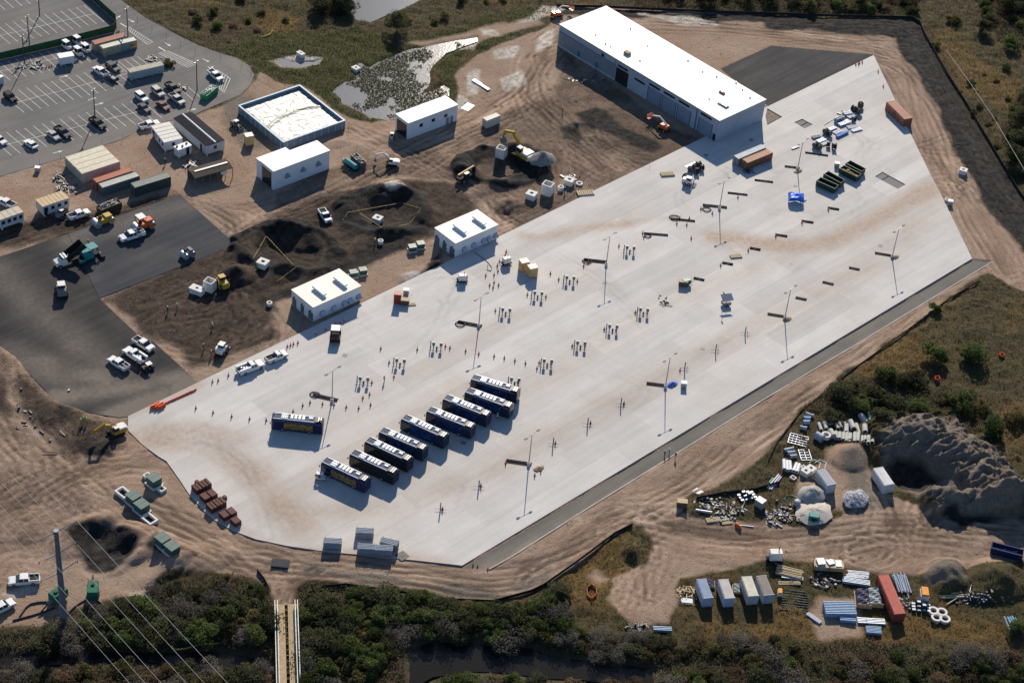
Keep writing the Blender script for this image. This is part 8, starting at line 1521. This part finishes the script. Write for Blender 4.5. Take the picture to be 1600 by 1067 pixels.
for x, y, k, s_, lab in ((620,50,'st1',1.15,'tall dark tree casting a long shadow right of the retention pond'), (1462,562,'sg0',1.5,'round green bush left of two in the grassland'), (1518,562,'sg1',1.6,'round green bush right of two in the grassland'), (1313,622,'sd1',1.3,'tall grey-green bush at the haul road bend'), (1345,640,'sg2',1.2,'bush second from the haul road bend'), (1365,625,'sd0',1.3,'dark bush in the middle of the bush belt'), (1385,592,'sg0',1.3,'bush at the upper left of the bush belt'), (1425,600,'sd2',1.3,'bush behind the middle of the bush belt'), (1400,640,'sd1',1.2,'bush above the spoil heap'), (1432,645,'sg1',1.3,'bush right above the spoil heap'), (1475,628,'so0',1.2,'olive bush in the right part of the belt'), (1503,635,'sg2',1.5,'large green bush in the right part of the belt'), (1535,640,'so1',1.1,'olive bush beside the large green one'), (1550,680,'sg1',1.6,'large green bush right of the spoil heap'), (1585,660,'so2',1.3,'olive bush at the right edge above the spoil'), (1330,610,'so1',1.1,'olive bush at the top of the bush belt'), (1462,486,'sg0',.75,'single small bush on the bare strip by the service lane'), (1576,75,'sg2',1.3,'round bush in the upper right grassland'), (1488,35,'so1',1.2,'bush at the corner of the upper silt fence'), (1535,50,'st0',.9,'dark tree in the upper right grassland'), (988,862,'sb1',.7,'brown brush heap at the tip of the dirt triangle'), (265,103,'so0',.9,'small bush at the end of the long site trailer'), (1588,985,'sg1',1.0,'green bush at the right edge of the laydown yard'), (1300,655,'sd2',.9,'dark bush left of the pipes'), (1378,655,'sd0',1.0,'dark bush behind the pipe rows'),
        (870,930,'sd1',1.0,'dark bush at the left tip of the dry grass triangle')):
    p = at(x, y); put(k, 'bush' if k[1] != 't' else 'tree', (p[0], p[1], p[2]-.15), x % 6, lab, 'bush' if k[1] != 't' else 'tree', None, s_)
# ground cover nobody could count
LIMV = np.abs(UU-4) < VV*.17+74
def cover_stuff(name, mask, n, size, hgt, mat, seed, label, cat, blades=3, water=None):
    r = np.random.default_rng(seed); j, i = np.nonzero(mask & LIMV); k = r.choice(len(j), min(n, len(j)), replace=False); x = X[j[k], i[k]]+r.normal(0, .25, len(k)); y = Y[j[k], i[k]]+r.normal(0, .25, len(k)); z = HGT[j[k], i[k]] if water is None else np.full(len(k), water)
    c = np.repeat(np.stack([x, y, z], 1), blades, 0); c[:,:2] += r.normal(0, size*.9, (len(c), 2)); c[:,2] += np.abs(r.normal(hgt*.5, hgt*.3, len(c))); o = link(name, quads(name, c, size, mat, seed), None); tag(o, label, cat, kind='stuff')
free = (SAND < .35) & (MUCK_SHADE < .3) & (GRAV < .4) & (HGT > -.4) & ~hole
for p in (LOT_PX, OLD_PX, NEW_PX, TOPA_PX, LANE_PX):
    sl_, d_ = sdf(p, 2); 
    if d_.size: f2 = free[sl_]; f2 &= d_ < -.5
LT_ = leafmat('tuft_dry', (.06,.045,.025), (.2,.135,.055), 1.3, 0, (.115,.105,.04)); LU_ = leafmat('undergrowth_leaf', (.07,.072,.036), (.15,.13,.07), .8, 0, (.14,.1,.06)); LR_ = leafmat('reed_green', (.07,.072,.026), (.16,.145,.055), .8, 0); LGR = leafmat('tuft_green', (.05,.062,.018), (.085,.09,.03), .5, 0)
cover_stuff('dry_grass', free & (WOOD < .4) & (GREEN < .5), 100000, .15, .34, LT_, 3, 'dry brown grass over the open land', 'grass')
cover_stuff('undergrowth', free & (WOOD >= .4), 42000, .19, .8, LU_, 4, 'dark undergrowth under the thickets', 'undergrowth', 4)
cover_stuff('green_grass', free & (GREEN >= .5), 22000, .13, .28, LGR, 5, 'green grass on the pond banks', 'grass')
pm_ = np.zeros(X.shape, bool); sl_, d_ = sdf(POND_MID, 2); pm_[sl_] = d_ > .6; rn = fbm(5, 301, 3); right_ = (X*VF.x+Y*VF.y) > -999
cover_stuff('reeds', pm_ & (rn > .47), 4200, .2, .15, LR_, 6, 'dark reeds and water weeds in the marsh pond', 'reeds', 4, -.3)
LC_ = M('clod_soil', (.1,.074,.055), .95, var=.5, scale=1.5); LS_ = M('stone_pale', (.3,.24,.185), .95, var=.4, scale=1.5)
dirt_ = ~hole & (HGT > -.6)
for p in (LOT_PX, OLD_PX, NEW_PX, TOPA_PX, LANE_PX):
    sl_, d_ = sdf(p, 2)
    if d_.size: f2 = dirt_[sl_]; f2 &= d_ < -.3
cover_stuff('clods', dirt_ & ((MUD > .45) | (MUCK_SHADE > .4)), 5500, .14, .08, LC_, 8, 'dark clods strewn over the churned soil', 'clods', 2)
cover_stuff('stones', dirt_ & (SAND > .6) & (MUD < .5) & (MUCK_SHADE < .3), 7000, .12, .06, LS_, 9, 'small stones and crumbs on the bare sand', 'stones', 2)
